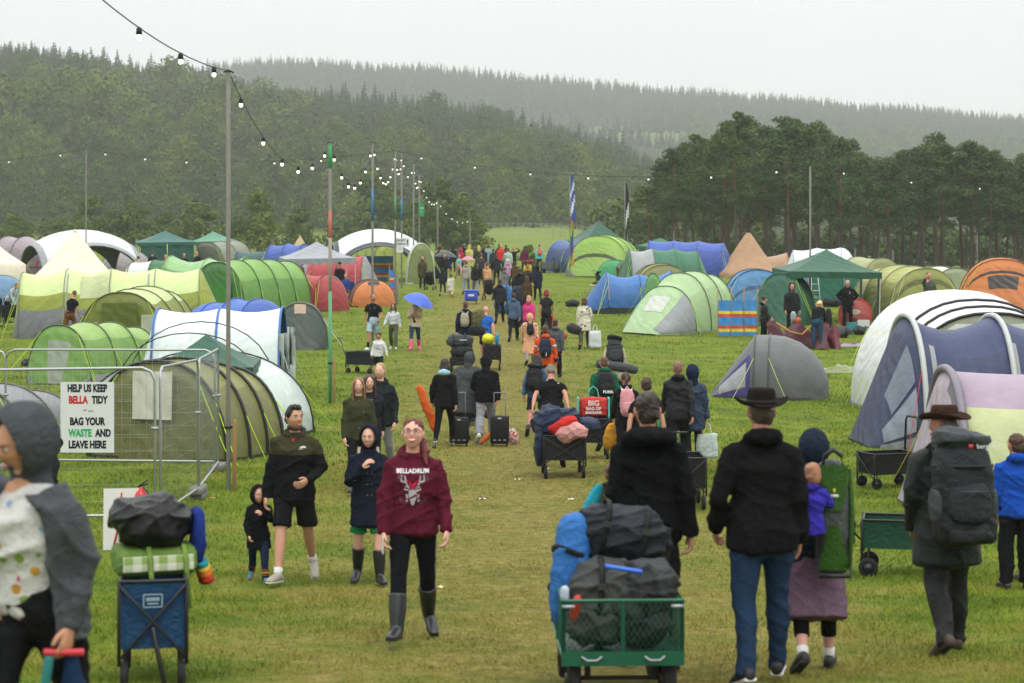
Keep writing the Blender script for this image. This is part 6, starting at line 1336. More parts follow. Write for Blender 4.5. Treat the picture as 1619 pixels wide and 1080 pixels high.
for px, Y, h, yaw, lb, kw in [
    (92, 106, 1.6, 30, 'grey-haired person sitting inside the white event shelter', dict(top=('shirt', '#6b5a58'), hair=('bob', '#a8a19a'), z0=.25)),
    (101, 108, 1.7, 0, 'person with dark hair sitting deeper in the white event shelter', dict(top=('shirt', '#4a2f2a'), hair=('short', '#3a2418'), z0=.3)),
    (214, 103, 1.62, 150, 'person in a beige fleece bending by the white event shelter', dict(top=('jacket', '#a8957a'), lean=20, hair=('short', '#2e2420'))),
    (241, 103.5, 1.86, 176, 'broad man in a black T-shirt standing in front of the teal gazebo', dict(top=('tee', '#16171a'), fat=1.2, hair=('buzz', '#3b2a22'))),
    (262, 102, 1.68, 20, 'woman with long reddish hair and an orange patterned top holding a plate', dict(top=('shirt', '#8c5233', 'cotton', '#5b3c2c'), hair=('long', '#8a5a38'), male=0, arms=((20, 10, 90, 20), (20, 10, 90, 20)))),
    (291, 104, 1.66, 20, 'woman in a black jacket facing left at the edge of the teal gazebo', dict(top=('jacket', '#17181b'), hair=('long', '#6b4630'), male=0)),
    (296, 100, 1.3, 30, 'child in a pale grey top below the woman in the black jacket', dict(top=('hoodie', '#9aa09c'), hair=('short', '#8a6a48'), prop=1.12)),
    (312, 106, 1.70, -30, 'person in a black top beside the rear leg of the teal gazebo', dict(top=('shirt', '#1a1a1d'), hair=('short', '#2a1f1a'))),
    (12, 72, 1.66, 70, 'person in a patterned shirt leaning forward at the left edge', dict(top=('shirt', '#6a7f96', 'cotton', '#c2c6cb'), lean=36, hair=('short', '#7a5636'), arms=((50, 8, 20, 0), (44, 8, 20, 0)))),
    (-3, 70, 1.3, 60, 'person in black sitting in a camping chair at the left edge', dict(top=('jacket', '#17181b'), hair=('short', '#6a4a34'))),
    (537, 88, 1.74, 10, 'person in a long black coat and cap under the grey gazebo', dict(top=('coat', '#17181b'), hair=('short', '#2a201a'), hat=('cap', '#1b1b1e'))),
    (474, 93, 1.64, 0, 'person with reddish hair behind the small red dome tent', dict(top=('shirt', '#7a2a2e'), hair=('short', '#6a4028')))]:
    person(px, Y, h, yaw, lb, 's', **kw)
person(547, 86.5, 1.62, -20, 'person in blue sitting in a camping chair under the grey gazebo', 's', top=('jacket', '#26437a'), leg=('trousers', '#22252b'), hair=('short', '#6a4a34'), legs=((88, 88), (84, 86)), z0=0)
XB = [(790, 512, 1.7, 'person in a dark jacket just ahead of the camouflage bag', '#24282e'), (812, 540, 1.66, 'person in faded blue beside the navy holdall', '#4a5f78'), (878, 600, 1.6, 'person in grey walking right of the hi-vis jacket', '#4f5358'), (758, 445, 1.7, 'person with a green bag half hidden behind the charcoal T-shirt', '#3f4a34'), (785, 452, 1.68, 'person in a dark top walking ahead of the grey sweatshirt', '#26282c'), (815, 468, 1.66, 'person in a brown jacket beside the tie-dye top', '#55402c'), (822, 486, 1.7, 'person in black hidden behind the navy kit bag', '#1b1d21'), (726, 428, 1.7, 'person in grey up the track behind the crimson hood', '#5a5d60'), (800, 428, 1.7, 'person in dark green up the track behind the mint raincoat', '#24362c')]
for px, py, h, lb, c in XB: pp(px, py, h, 178, lb, 'a', top=('jacket', c), hair=('short', '#33261e'))
# far crowd on the track
far = [
 (668, 458, 1.74, 6, 'woman in a long khaki hooded coat pushing an empty buggy on the track', 'a', dict(top=('coat', '#45402c'), leg=('trousers', '#191a1d'), hood='#45402c', male=0, fat=1.15)),
 (677, 446, 1.76, 14, 'woman in an open orange-red coat behind the khaki coat', 'b', dict(top=('coat', '#d8452c'), leg=('trousers', '#1d1e22'), hair=('pony', '#8a5a3c'), male=0)),
 (703, 448, 1.62, 12, 'person in a black tracksuit top looking down under the black umbrella', 's', dict(top=('jacket', '#1b2420'), leg=('trousers', '#1f2226'), hair=('short', '#241b17'), head=(0, 20))),
 (700, 468, 1.36, 176, 'child in a black hooded jacket walking away on the track', 'a', dict(top=('hoodie', '#1d222c'), leg=('leggings', '#1a1c20'), hood='#1d222c', feet=('shoe', '#c4c4c0'), prop=1.12)),
 (713, 470, 1.08, 178, 'toddler in a clear rain poncho over yellow clothes', 'b', dict(top=('cape', '#c4c1ae'), leg=('trousers', '#c9ab74'), feet=('boot', '#7d3a24'), prop=1.25, hair=('short', '#23202a'))),
 (694, 440, 1.80, 180, 'person in a dark jacket and maroon cap beyond the black umbrella', 's', dict(top=('jacket', '#2b2e33'), hat=('cap', '#5a2626'))),
 (708, 442, 1.80, 180, 'man in a navy and white football shirt numbered 17', 'a', dict(top=('shirt', dict(c='#1c2740')), leg=('shorts', '#1e3c8a'), hair=('short', '#1b1715'))),
 (729, 436, 1.66, 150, 'person in a crimson pink hooded coat in the far crowd', 's', dict(top=('jacket', '#b32848'), hood='#b32848', male=0)),
 (726, 441, 1.42, 20, 'girl in a turquoise T-shirt and pale pink trousers walking towards the camera', 'b', dict(top=('tee', '#5fb7b5'), leg=('trousers', '#c99f90'), hair=('pony', '#3c2a20'), male=0, prop=1.1)),
 (737, 466, 1.66, 178, 'person in a grey jacket and jeans under the pink umbrella', 'a', dict(top=('jacket', '#a09a8f'), leg=('jeans', '#6f8392', 'denim'), male=0, hair=('short', '#5a4030'))),
 (752, 468, 1.58, 182, 'person in a black hoodie and grey joggers beside the blue cool box', 'b', dict(top=('hoodie', '#1d1e20'), leg=('joggers', '#7c7f82'), hood='#2d312c')),
 (761, 452, 1.76, 180, 'man in a charcoal T-shirt in the middle of the far crowd', 's', dict(top=('tee', '#3a3a3c'), hair=('short', '#5a4230'), fat=1.15)),
 (770, 468, 1.60, 178, 'woman with a long brown ponytail and peach coloured hoodie', 'a', dict(top=('hoodie', '#c99a70'), leg=('joggers', '#8f7760'), hair=('pony', '#4a281c'), male=0)),
 (734, 428, 1.72, 170, 'person in a grey woolly hat far up the track', 's', dict(top=('jacket', '#2a2d30'), hat=('beanie', '#7a7d80'))),
 (742, 432, 1.76, 160, 'person in a pale yellow hooded poncho far up the track', 'a', dict(top=('robe', '#b9b06a'), hood='#d6cb62')),
 (757, 431, 1.70, 190, 'person with a yellow hood beside the pale yellow poncho', 'b', dict(top=('jacket', '#2d3428'), hood='#cfc554')),
 (764, 436, 1.74, 182, 'person in a navy hooded jacket between the yellow hood and the grey coat', 'a', dict(top=('jacket', '#1d2536'), hood='#1d2536', leg=('jeans', '#6b88a3'))),
 (780, 439, 1.72, 180, 'person in a dark grey coat carrying a turquoise bag in the far crowd', 'b', dict(top=('jacket', '#33363c'), leg=('trousers', '#17181b'), hair=('short', '#3c2b20'))),
 (792, 434, 1.84, 10, 'grey-bearded man in a bright red jacket facing the camera', 's', dict(top=('jacket', '#c22e2e'), hair=('bald', '#b0968a'), leg=('trousers', '#2a2c30'))),
 (789, 430, 1.78, 180, 'person in a dark jacket just behind the red jacket', 's', dict(top=('jacket', '#25282b'), hair=('short', '#2a2a28'))),
 (803, 438, 1.74, 200, 'person in a pale mint raincoat in the far crowd', 'a', dict(top=('coat', '#9fb0a8'), hair=('short', '#3a2c24'), leg=('trousers', '#8b9a98'))),
 (812, 437, 1.78, 20, 'person in dark green with one arm raised to the head', 's', dict(top=('shirt', '#1f2a26'), hair=('short', '#1d1714'), arms=((10, 10, 10, 0), (120, 40, 110, 30)))),
 (829, 433, 1.70, 186, 'person in a burgundy jacket behind the pushchair', 's', dict(top=('jacket', '#5d2340'), hair=('short', '#3d2a24'))),
 (803, 462, 1.66, 184, 'person in a white cap and pink and blue tie-dye top', 'a', dict(top=('hoodie', '#c0668c', 'cotton', '#8aa8c0', None, None, 5), leg=('leggings', '#24262a'), hair=('pony', '#c2a878'), hat=('cap', '#d4d2cc'), male=0)),
 (797, 480, 1.66, 186, 'person in a grey hooded sweatshirt pulling the big blue trolley bag', 'b', dict(top=('hoodie', '#6a6d70'), leg=('trousers', '#24262a'), hair=('short', '#4a3526'))),
 (834, 474, 1.62, 180, 'person in an olive hooded coat with a black shoulder bag', 'a', dict(top=('coat', '#3b3d28'), leg=('trousers', '#1e2024'), hair=('short', '#6b4a34'), male=0)),
 (850, 476, 1.66, 182, 'person in a navy padded coat with a cream tote bag', 'b', dict(top=('coat', '#1a2032'), leg=('trousers', '#17181b'), hood='#1a2032', male=0)),
 (853, 430, 1.78, 184, 'person in a turquoise jacket with an orange backpack', 's', dict(top=('jacket', '#6cc0be'), leg=('trousers', '#22252b'), hair=('buzz', '#7a3a2a'), lean=8)),
 (833, 500, 1.60, 180, 'person with a brown hood lost among the navy bags', 's', dict(top=('jacket', '#4a3a2a'), hood='#5a4a34', male=0)),
 (716, 430, 1.70, 178, 'person in a black coat far up the track beyond the number 17 shirt', 's', dict(top=('coat', '#202326'), hood='#202326')),
 (744, 426, 1.66, 182, 'person in brown far up the track near the lamp pole', 'a', dict(top=('jacket', '#4a4234'), hair=('short', '#302620'))),
 (772, 431, 1.72, 176, 'person in a pale blue coat far up the track', 's', dict(top=('coat', '#7d94a3'), hair=('short', '#3a2c24')))]
FP = {}
for px, py, h, yaw, lb, ps, kw in far: FP[px] = pp(px, py, h, yaw, lb, ps, **kw)
press(FP[708], FP[708]['g'], text_polys('17', .26, 0, 1.24, .01, flip=-1), '#d4d6d8', 'shirt_number', 1)
backpack(FP[853], '#c8612a', 'orange and black backpack on the turquoise jacket', w=.15, h=.22)
backpack(FP[834], '#1b1c1e', 'black bag slung on the olive coat', w=.16, h=.2, side=-.14)
backpack(m25, '#15161a', 'black gym backpack with white lettering on the bottle green hoodie', w=.16, h=.24)
backpack(m26, '#2c2f31', 'huge charcoal rucksack with a rolled mat, on the cream coat', w=.19, h=.34, d=.16, z=1.26, tall=True)
# ---------------------------------------------------------------- fence, notices, poles, lights
STEEL = metal('#a2a6a6', .5)
def heras(a, b, h, label, legs=True):
    a = Vector(a); b = Vector(b); o = thing('fence_panel', a, 0, label, 'fence panel', 'wire mesh fence panels round the waste point'); d = b-a; hz_ = Vector((0, 0, h)); z0 = Vector((0, 0, .12)); r = .019
    v0 = Vector((0, 0, 0)); u = d.normalized(); c = .16
    pts = [z0, hz_-Vector((0, 0, c)), hz_-Vector((0, 0, c*.3))+u*c*.3, hz_+u*c, d+hz_-u*c, d+hz_-Vector((0, 0, c*.3))-u*c*.3, d+hz_-Vector((0, 0, c)), d+z0]
    mb = MB(); mb.tube(pts, r, 8); mb.tube([z0+Vector((0, 0, .03)), d+z0+Vector((0, 0, .03))], r, 8); mb.tube([z0, v0+Vector((0, 0, .0))], r*1.1, 8); mb.tube([d+z0, d], r*1.1, 8); mb.build('frame', STEEL, o)
    mb = MB(); n = 34
    for k in range(1, n):
        q = d*k/n; mb.tube([q+z0, q+hz_-Vector((0, 0, .01))], .0016, 3)
    for k in range(1, 9): q = Vector((0, 0, .12+(h-.12)*k/9)); mb.tube([q, d+q], .0016, 3)
    tag(mb.build('wire_mesh', STEEL, o), kind='stuff')
    for q in (v0, d):
        mb = MB(); mb.rbox((q.x, q.y, .03), (.2, .55, .11), .03); mb.build('foot', plain('concrete', '#6c6a66', .95), o)
    mb = MB(); mb.box(d+Vector((0, 0, h*.62)), (.09, .05, .035)); mb.build('clip', STEEL, o)
    return o
c0 = PD(245, 23.8); c1 = PD(313, 27.3); c2 = PD(345, 31.1); cL = PD(-196, 24.0); cB = PD(9, 31.6); cB2 = PD(-330, 32)
heras(cL, c0, 2.0, 'nearest fence panel that carries the HELP US KEEP notice'); heras(c0+Vector((.05, .1, 0)), c1, 2.0, 'fence panel running back from the notice towards the olive tent'); heras(c1+Vector((.0, .08, 0)), c2, 2.0, 'farther fence panel ending beside the tall lamp pole')
heras(cB, c2+Vector((-.06, .03, 0)), 1.98, 'rear fence panel standing in front of the olive tent'); heras(cB2, cB, 1.98, 'rear fence panel beside the low grey tent')
sl = PD(139, 23.78); sl.z = -(715-HY)/F*23.78; o = thing('notice_board', sl, R(-1), 'white notice reading HELP US KEEP BELLA TIDY cable-tied to the fence', 'sign')
mb = MB(); mb.box((0, -.03, .44), (.672, .008, .882)); mb.build('board', plastic('#c9ccca', .4), o, smooth=False)
K_, RD, GN = '#15161e', '#b8262a', '#279a5a'
for txt, x, z, c in (('HELP US KEEP', 0, .80, K_), ('BELLA', -.115, .655, RD), ('TIDY', .155, .655, K_), ('BAG YOUR', .0, .385, K_), ('WASTE', -.09, .24, GN), ('AND', .20, .24, K_), ('LEAVE HERE', 0, .095, K_)):
    lettering(txt, .127, c, o, (x, -.036, z), bold=.0062, squash=.69 if txt != 'HELP US KEEP' else .64)
mb = MB(); mb.add([(-.06, -.036, .535), (-.035, -.036, .515), (-.0, -.036, .535), (-.02, -.036, .54), (-.03, -.036, .53)], [(0, 1, 2, 3, 4)]); mb.build('emblem', plastic('#a8302f'), o); lettering('Bella', .035, '#8c8c90', o, (.045, -.036, .52))
for z in (.90, -.01):
    mb = MB(); mb.tube([(0, -.03, z-.02), (.03, 0, z+.03), (.05, -.02, z-.03)], .004, 4); mb.build('cable_tie', BLACKM, o)
# white board and extinguisher behind the fence corner
o = thing('white_board', PD(193, 21.8), R(8), 'plain white board leaning behind the heaped blue wagon', 'board'); mb = MB(); mb.box((0, 0, .35), (.42, .03, .70), rx=R(-8)); mb.build('panel', plastic('#c6c8c2'), o, smooth=False)
mb = MB(); mb.tube([(-.1, -.1, .0), (-.02, -.08, .34), (-.0, -.07, .66)], .012, 6); mb.build('red_strut', plastic('#b02a2c'), o)
o = thing('fire_extinguisher', PD(223, 21.6), 0, 'red fire extinguisher beside the white board', 'extinguisher')
mb = MB(); mb.lathe([(.0, .30), (.07, .30), (.078, .34), (.078, .62), (.06, .68), (.025, .71), (.025, .74)], n=16); mb.build('cylinder_body', plastic('#b8221f', .3), o)
mb = MB(); mb.box((.02, 0, .76), (.12, .02, .02), ry=R(-20)); mb.box((.03, 0, .79), (.12, .02, .015), ry=R(-35)); mb.tube([(.03, -.02, .74), (.1, -.05, .66), (.09, -.05, .45)], .009, 6); mb.build('valve', BLACKM, o)
mb = MB(); mb.box((0, -.079, .46), (.06, .004, .14)); mb.build('label_sticker', plastic('#15161a'), o); mb = MB(); mb.box((0, 0, .15), (.2, .2, .3)); mb.build('stand', plastic('#9d9f9c'), o, smooth=False)
# lamp poles: (px, foot row or None, Y, top row)
WOODM = plain('weathered_pole', '#7d7c74', .9, 0, .1, .3, 4)
POLES = [(361, 28.3, 112, 1), (522, 44.2, 225, 2), (589, 60.5, 225, 3), (625, 84, 238, 4), (635, 99, 241, 5), (654, 106, 258, 6), (663, 118, 276, 7), (692, 136, 316, 8), (743, 150, 346, 9)]
tops = [Vector((-4.3, 12.4, 3.35))]
TIE = ['grey wooden lamp pole standing beside the fence corner', 'lamp pole wound with green and red tape', 'lamp pole rising behind the man in the black T-shirt', 'lamp pole beside the striped windbreak end', 'lamp pole behind the QUIET CAMPING notice', 'lamp pole at the right foot of the arched shelter', 'lamp pole carrying the small green sign', 'lamp pole beyond the green sign pole', 'last lamp pole before the far field']
def lamp_pole(px, Y, top, label, tapes=(), stake=False, r=.036):
    p = PD(px, Y); h = -(top-HY)/F*Y-p.z; o = thing('lamp_pole', p, 0, label, 'pole'); mb = MB(); mb.tube([(0, 0, -.2), (0, 0, h*.5), (0, 0, h)], r, 10); mb.build('pole', WOODM, o)
    for z0, z1, c in tapes: mb = MB(); mb.lathe([(r*1.04, h*z0), (r*1.06, h*(z0+z1)/2), (r*1.04, h*z1)], n=12); mb.build('tape', plain('tape', c, .5), o)
    mb = MB(); mb.tube([(-.07, 0, h-.02), (0, -.05, h+.01), (.08, 0, h-.03)], .012, 5); mb.build('hook', BLACKM, o)
    if stake:
        mb = MB(); mb.tube([(.10, -.04, -.1), (.10, -.04, 1.05)], .032, 8); mb.build('stake', plain('wood', '#8a6a44', .85), o)
        mb = MB(); mb.lathe([(.062, .93), (.068, .95), (.062, .97)], n=10); mb.build('clamp', BLACKM, o)
    return Vector((p.x, p.y, p.z+h))
for (px, Y, top, k), lb in zip(POLES, TIE):
    tp = {2: ((.0, .43, '#4d8f66'), (.43, .70, '#9a8f86'), (.60, .74, '#a5594a'), (.90, 1.0, '#2f8f57')), 3: ((.62, .78, '#3a6a96'),), 4: ((.55, .7, '#3d7a5a'),), 5: ((.5, .66, '#3f6f9a'),)}.get(k, ())
    tops.append(lamp_pole(px, Y, top, lb, tp, k in (1, 2), .034 if k < 2 else .038 if k < 4 else .045))
pl = lamp_pole(136, 97, 236, 'thin lamp pole behind the cream bell tent'); pr_ = lamp_pole(1281, 73, 262, 'bare lamp pole rising above the big green gazebo'); pll = Vector((pl.x-16, 98, pl.z-.9)); prr = Vector((29, 70, pr_.z-.55))
EMIT = bpy.data.materials.new('lit_bulb'); EMIT.use_nodes = True; b_ = EMIT.node_tree.nodes['Principled BSDF']; b_.inputs['Emission Color'].default_value = (1, .93, .78, 1); b_.inputs['Emission Strength'].default_value = 1.6; b_.inputs['Base Color'].default_value = (.9, .88, .8, 1)
_bm = MB(); _bm.ell((0, 0, -.105), (.032, .032, .038), nu=10, nv=8); bulbmesh = _bm.mesh('glass', [EMIT]); _sm = MB(); _sm.lathe([(.012, .01), (.032, -.01), (.036, -.075), (.028, -.08)], n=8); sockmesh = _sm.mesh('socket', [BLACKM])
def string(pts, n, sag, label, sc=1.0, r=.010):
    o = thing('string_lights', pts[0], 0, label, 'string lights', 'festoon lights strung between the lamp poles'); mb = MB()
    a, b = pts; P_ = lambda f: (b-a)*f-Vector((0, 0, 4*sag*f*(1-f))); mb.tube([P_(k/20) for k in range(21)], r, 4); mb.build('cable', BLACKM, o)
    for k in range(n):
        f = (k+.5)/n; s_ = link('bulb', sockmesh, o); s_.location = P_(f); s_.scale = (sc,)*3; g = link('glass', bulbmesh, s_)
names = ['over the empty sky', 'from the fence-corner pole to the green taped pole', 'from the green taped pole to the next pole', 'over the striped windbreak', 'between the poles behind the QUIET CAMPING notice', 'beside the arched shelter', 'just before the green sign', 'beyond the green sign', 'nearest the far field']
for i in range(len(tops)-1):
    d = (tops[i+1]-tops[i]).length; string((tops[i], tops[i+1]), max(3, round(d/2.5)), (.42, .95, 1.15, 1.3, 1.0, .9, 1.0, .8, .7)[i], 'lit festoon lights '+names[i], 1.0 if i < 2 else 1.1 if i < 5 else 1.2, .008 if i < 3 else .010)
string((pll, pl), 6, .4, 'lit festoon lights leading off past the thin pole at the left', 1.1); string((pl, tops[4]), 7, .55, 'lit festoon lights crossing above the left tents', 1.1); string((tops[4], pr_), 7, .75, 'lit festoon lights crossing above the track to the right-hand pole', 1.0, .010)
string((pr_, prr), 7, .7, 'lit festoon lights running off to the right in front of the pines', .8, .006)
tag_far = [(1110, 104, 420), (1352, 118, 392), (1412, 120, 395), (1150, 122, 395), (1545, 125, 370), (1065, 140, 365), (873, 300, 348), (886, 305, 350), (920, 300, 347)]
for (px, Y, tp), lb in zip(tag_far, ('just left of the beige tipi', 'right of the bare tall pole among the pines', 'behind the yellow-olive tent', 'behind the tip of the tipi', 'beside the bright orange tent', 'behind the half grey tunnel tent', 'in the far field left of the saltire', 'in the far field beside the saltire', 'in the far field right of the saltire')): lamp_pole(px, Y, tp, 'thin bare post '+lb, r=.03)
# notices on poles
q = PD(637, 98); o = thing('direction_notice', Vector((q.x, 97.9, 0)), 0, 'white QUIET CAMPING notice with an upward arrow on a lamp pole', 'sign')
mb = MB(); mb.box((0, 0, .55), (.70, .02, .46)); mb.box((-.16, 0, .16), (.34, .02, .28)); mb.build('board', plastic('#c9cbc9'), o, smooth=False)
lettering('QUIET', .16, '#3a3c44', o, (-.1, -.015, .64), bold=.003); lettering('CAMPING', .13, '#3a3c44', o, (-.1, -.015, .46), bold=.003, squash=.85); lettering('No', .1, '#3a3c44', o, (-.16, -.015, .2))
mb = MB(); y = -.013; mb.add([(.22, y, .40), (.27, y, .40), (.27, y, .60), (.30, y, .60), (.245, y, .72), (.19, y, .60), (.22, y, .60)], [tuple(range(7))]); mb.build('arrow', plastic('#1c1d22'), o)
q = PD(667, 117.8); o = thing('pole_sign', Vector((q.x, 117.8, (HY-342)/F*117.8)), 0, 'small green banner sign lettered in white on a lamp pole', 'sign'); mb = MB(); mb.box((0, 0, .39), (.30, .03, .80)); mb.build('board', plastic('#1d8a50'), o, smooth=False)
lettering('ARENA', .10, '#c9d6cc', o, (0, -.02, .50), squash=.8, bold=.003); lettering('4', .14, '#c9d6cc', o, (-.03, -.02, .26))
# wooden post by the windbreak
o = thing('wooden_post', PD(628, 85), 0, 'short grey wooden post beside the narrow windbreak', 'post'); mb = MB(); mb.rbox((0, 0, .6), (.12, .12, 1.4), .02); mb.build('post', WOODM, o)
# flags
def flagpole(px, Y, top, flags, label):
    p = PD(px, Y); h = (HY-top)/F*Y-p.z; o = thing('flagpole', p, 0, label, 'flagpole'); mb = MB(); mb.tube([(0, 0, 0), (0, 0, h)], .022, 6); mb.build('pole', metal('#8f9294'), o)
    for z1, z0, w, cols in flags:
        mb = MB(); n = 12; mats = [fly(c) for c in cols]
        mb.grid([[(.02+(w*(.35+.65*math.sin(min(1, v*1.4)*1.5)))*u*(1-.25*v)+.03*math.sin(v*9), .05*math.sin(u*9+v*5), h*z1-(z1-z0)*h*v-.35*w*u) for u in [k/6 for k in range(7)]] for v in [j/n for j in range(n+1)]], 0, lambda i, k: min(len(cols)-1, int(((i+k*.8)/(n+5))*len(cols))))
        mb.build('flag', mats, o)
flagpole(901, 112, 274, ((1, .55, .38, ['#1f4fae', '#1f4fae', '#cfd2d4', '#1f4fae', '#cfd2d4', '#1f4fae', '#1f4fae', '#1f4fae']), (.60, .12, .26, ['#c8402c', '#d98a2c', '#d3c12e', '#3f9a3c', '#2f5ab0', '#7b3a9a', '#d3c12e', '#d98a2c', '#3f9a3c'])), 'flagpole with a blue and white saltire above a rainbow flag')
flagpole(988, 118, 288, ((1, .5, .30, ['#2a2220', '#2a2220', '#352a26', '#c4c2c0', '#2a2220', '#1f2230']), (.5, .05, .24, ['#1c2233', '#1c2233', '#b9bcc2', '#1c2233', '#1c2233', '#c4c6ca', '#1c2233'])), 'flagpole with limp dark flags beside the peaked gazebo')
# ---------------------------------------------------------------- wagons, cases, bags
TY = plain('tyre', '#151515', .8); HUB = plastic('#2b2c2e')
def wheel(o, c, r, w=.05, axis='x', hub=HUB):
    mb = MB(); mb.lathe([(r*.62, -w/2), (r*.9, -w/2), (r, -w*.32), (r, w*.32), (r*.9, w/2), (r*.62, w/2)], c, 18, axis=axis, cap=False); t_ = mb.build('wheel', TY, o)
    mb = MB(); mb.lathe([(r*.64, -w*.3), (r*.64, w*.3)], c, 14, axis=axis); mb.lathe([(r*.2, -w*.55), (r*.16, w*.55)], c, 10, axis=axis); mb.build('rim', hub, t_)
    return t_
def wagon(loc, yaw, label, c, w=.5, l=.95, z0=.26, z1=.62, wr=.10, handle=True, group=None, fr='#161617', inner=None, hz_=.95, leg=False):
    o = thing('folding_wagon', loc, R(yaw), label, 'wagon', group); FR = plastic(fr); t = .012
    mb = MB()
    for s_ in (-1, 1):
        mb.grid([[(s_*w/2-s_*.012*math.sin(math.pi*v)*math.sin(math.pi*u), -l/2+l*u, z0+(z1-z0)*v) for u in [k/6 for k in range(7)]] for v in [k/4 for k in range(5)]])
        mb.grid([[(-w/2+w*u, s_*l/2-s_*.012*math.sin(math.pi*v)*math.sin(math.pi*u), z0+(z1-z0)*v) for u in [k/6 for k in range(7)]] for v in [k/4 for k in range(5)]])
    mb.add([(-w/2, -l/2, z0), (w/2, -l/2, z0), (w/2, l/2, z0), (-w/2, l/2, z0)], [(0, 1, 2, 3)]); mb.build('fabric_tub', cloth(c, 'nylon'), o)
    if inner: mb = MB(); mb.grid([[(-w/2+.02+(w-.04)*u, -l/2+.02+(l-.04)*v, z1-.07) for u in (0, .5, 1)] for v in (0, .5, 1)]); mb.build('lining', cloth(inner, 'nylon'), o)
    for sx in (-1, 1):
        for sy in (-1, 1): mb = MB(); mb.tube([(sx*(w/2+.012), sy*(l/2+.012), z0-.10), (sx*(w/2+.012), sy*(l/2+.012), z1+.02)], .013, 6); mb.build('corner_post', FR, o)
    for sy in (-1, 1):
        y = sy*(l/2+.022); mb = MB(); mb.tube([(-w/2, y, z0-.05), (w/2, y, z1-.02)], .010, 5); mb.build('cross_brace', FR, o); mb = MB(); mb.tube([(w/2, y+.003*sy, z0-.05), (-w/2, y+.003*sy, z1-.02)], .010, 5); mb.build('cross_brace', FR, o)
        mb = MB(); mb.tube([(-w/2, sy*l/2, z1+.01), (w/2, sy*l/2, z1+.01)], .012, 6); mb.build('top_rail', FR, o)
    for sx in (-1, 1): mb = MB(); mb.tube([(sx*w/2, -l/2, z1+.01), (sx*w/2, l/2, z1+.01)], .012, 6); mb.build('top_rail', FR, o)
    for sx in (-1, 1):
        for sy in (-1, 1): wheel(o, (sx*(w/2-.02), sy*(l/2-.05), wr), wr); mb = MB(); mb.tube([(sx*(w/2-.02), sy*(l/2-.05), wr), (sx*(w/2-.02), sy*(l/2-.05), z0)], .011, 5); mb.build('fork', FR, o)
    if handle: mb = MB(); y = l/2; mb.tube([(0, y, z0+.02), (0, y+.18, z0+.2), (0, y+.38, hz_)], .012, 6); mb.tube([(-.11, y+.38, hz_), (.11, y+.38, hz_)], .014, 6); mb.build('handle', FR, o)
    if leg: mb = MB(); mb.tube([(.0, -l/2-.03, z0+.14), (.08, -l/2-.08, .02)], .015, 6); mb.build('prop_leg', FR, o)
    return o
def up(p, dz, dx=0, dy=0): return Vector((p.x+dx, p.y+dy, p.z+dz))
# blue wagon at the left
w0 = PD(243, 12.5); wb = wagon(w0, 10, 'blue folding wagon with a black frame piled high behind the grey-jacketed man', '#183f62', .40, .8, .28, .70, .10, leg=True)
mb = MB()
for x, z, a, b in ((.0, .63, .12, .008), (.0, .55, .12, .008), (-.058, .59, .008, .088), (.058, .59, .008, .088), (0, .60, .085, .022), (0, .572, .07, .010)): mb.box((x, -.428, z), (a, .003, b))
mb.build('logo', plastic('#7f93a0'), wb, smooth=False)
o = thing('picnic_blanket', up(w0, .79), R(20), 'rolled green picnic blanket with a white and green plaid band on the blue wagon', 'blanket')
g = MB(); g.loft([(-.25, 0, 0), (-.23, 0, 0), (.23, 0, 0), (.25, 0, 0)], [(.19, .08), (.2, .105), (.2, .105), (.19, .08)], (0, 1, 0), 20, cap=.2, sup=3.2); q = g.build('roll', cloth('#5d7a34', 'nylon'), o); remesh_later(q, .014, 1, .006)
pm = NT('plaid'); ob = pm.obj(); sx_, sy_, sz_ = pm.sep(ob)
fx = pm.math('LESS_THAN', pm.math('FRACT', pm.math('MULTIPLY', sx_, 9)), .5); fz = pm.math('LESS_THAN', pm.math('FRACT', pm.math('MULTIPLY', sz_, 11)), .5)
pm.set(pm.mix(pm.math('MULTIPLY', pm.math('ADD', fx, fz), .5), (.62, .64, .52), (.20, .30, .07)), .85)
mb = MB(); mb.grid([[(-.23+.46*u, -.215+.02*abs(v-.5), -.05+.10*v) for u in [k/8 for k in range(9)]] for v in (0, .5, 1)]); mb.build('plaid_band', pm.m, o)
for x in (-.06, .17):
    mb = MB(); mb.loft([(x, 0, .112), (x, -.17, .10), (x+.005, -.222, .02), (x+.01, -.215, -.09), (x+.02, -.23, -.30 if x > 0 else -.12)], [(.018, .004)]*5, (1, 0, 0), 6, cap=.1); mb.build('strap', cloth('#6e8a3c', 'nylon'), o)
sack('bin_bag', up(w0, 1.04, -.02, .0), .28, .24, .16, '#131415', 'full black bin bag heaped on the green picnic blanket', 'bin bag', 9, 20, 'rubber', .012, .020, 2.4, ds=11)
q = up(w0, .93, .27, .1); o = sack('beach_towel', q, .05, .14, .2, '#22337a', 'blue towel with an orange striped end hanging off the blue wagon', 'towel', 5, 15, 'cotton', .014, .008, 3)
for k, cc in enumerate(('#2e8f96', '#c9a23a', '#c8602c', '#a8352a')): mb = MB(); mb.loft([(.02+.012*k, 0, -.17-.035*k), (.026+.012*k, 0, -.205-.035*k)], [(.052, .13), (.048, .12)], n=14, cap=.1); mb.build('stripe', cloth(cc), o)
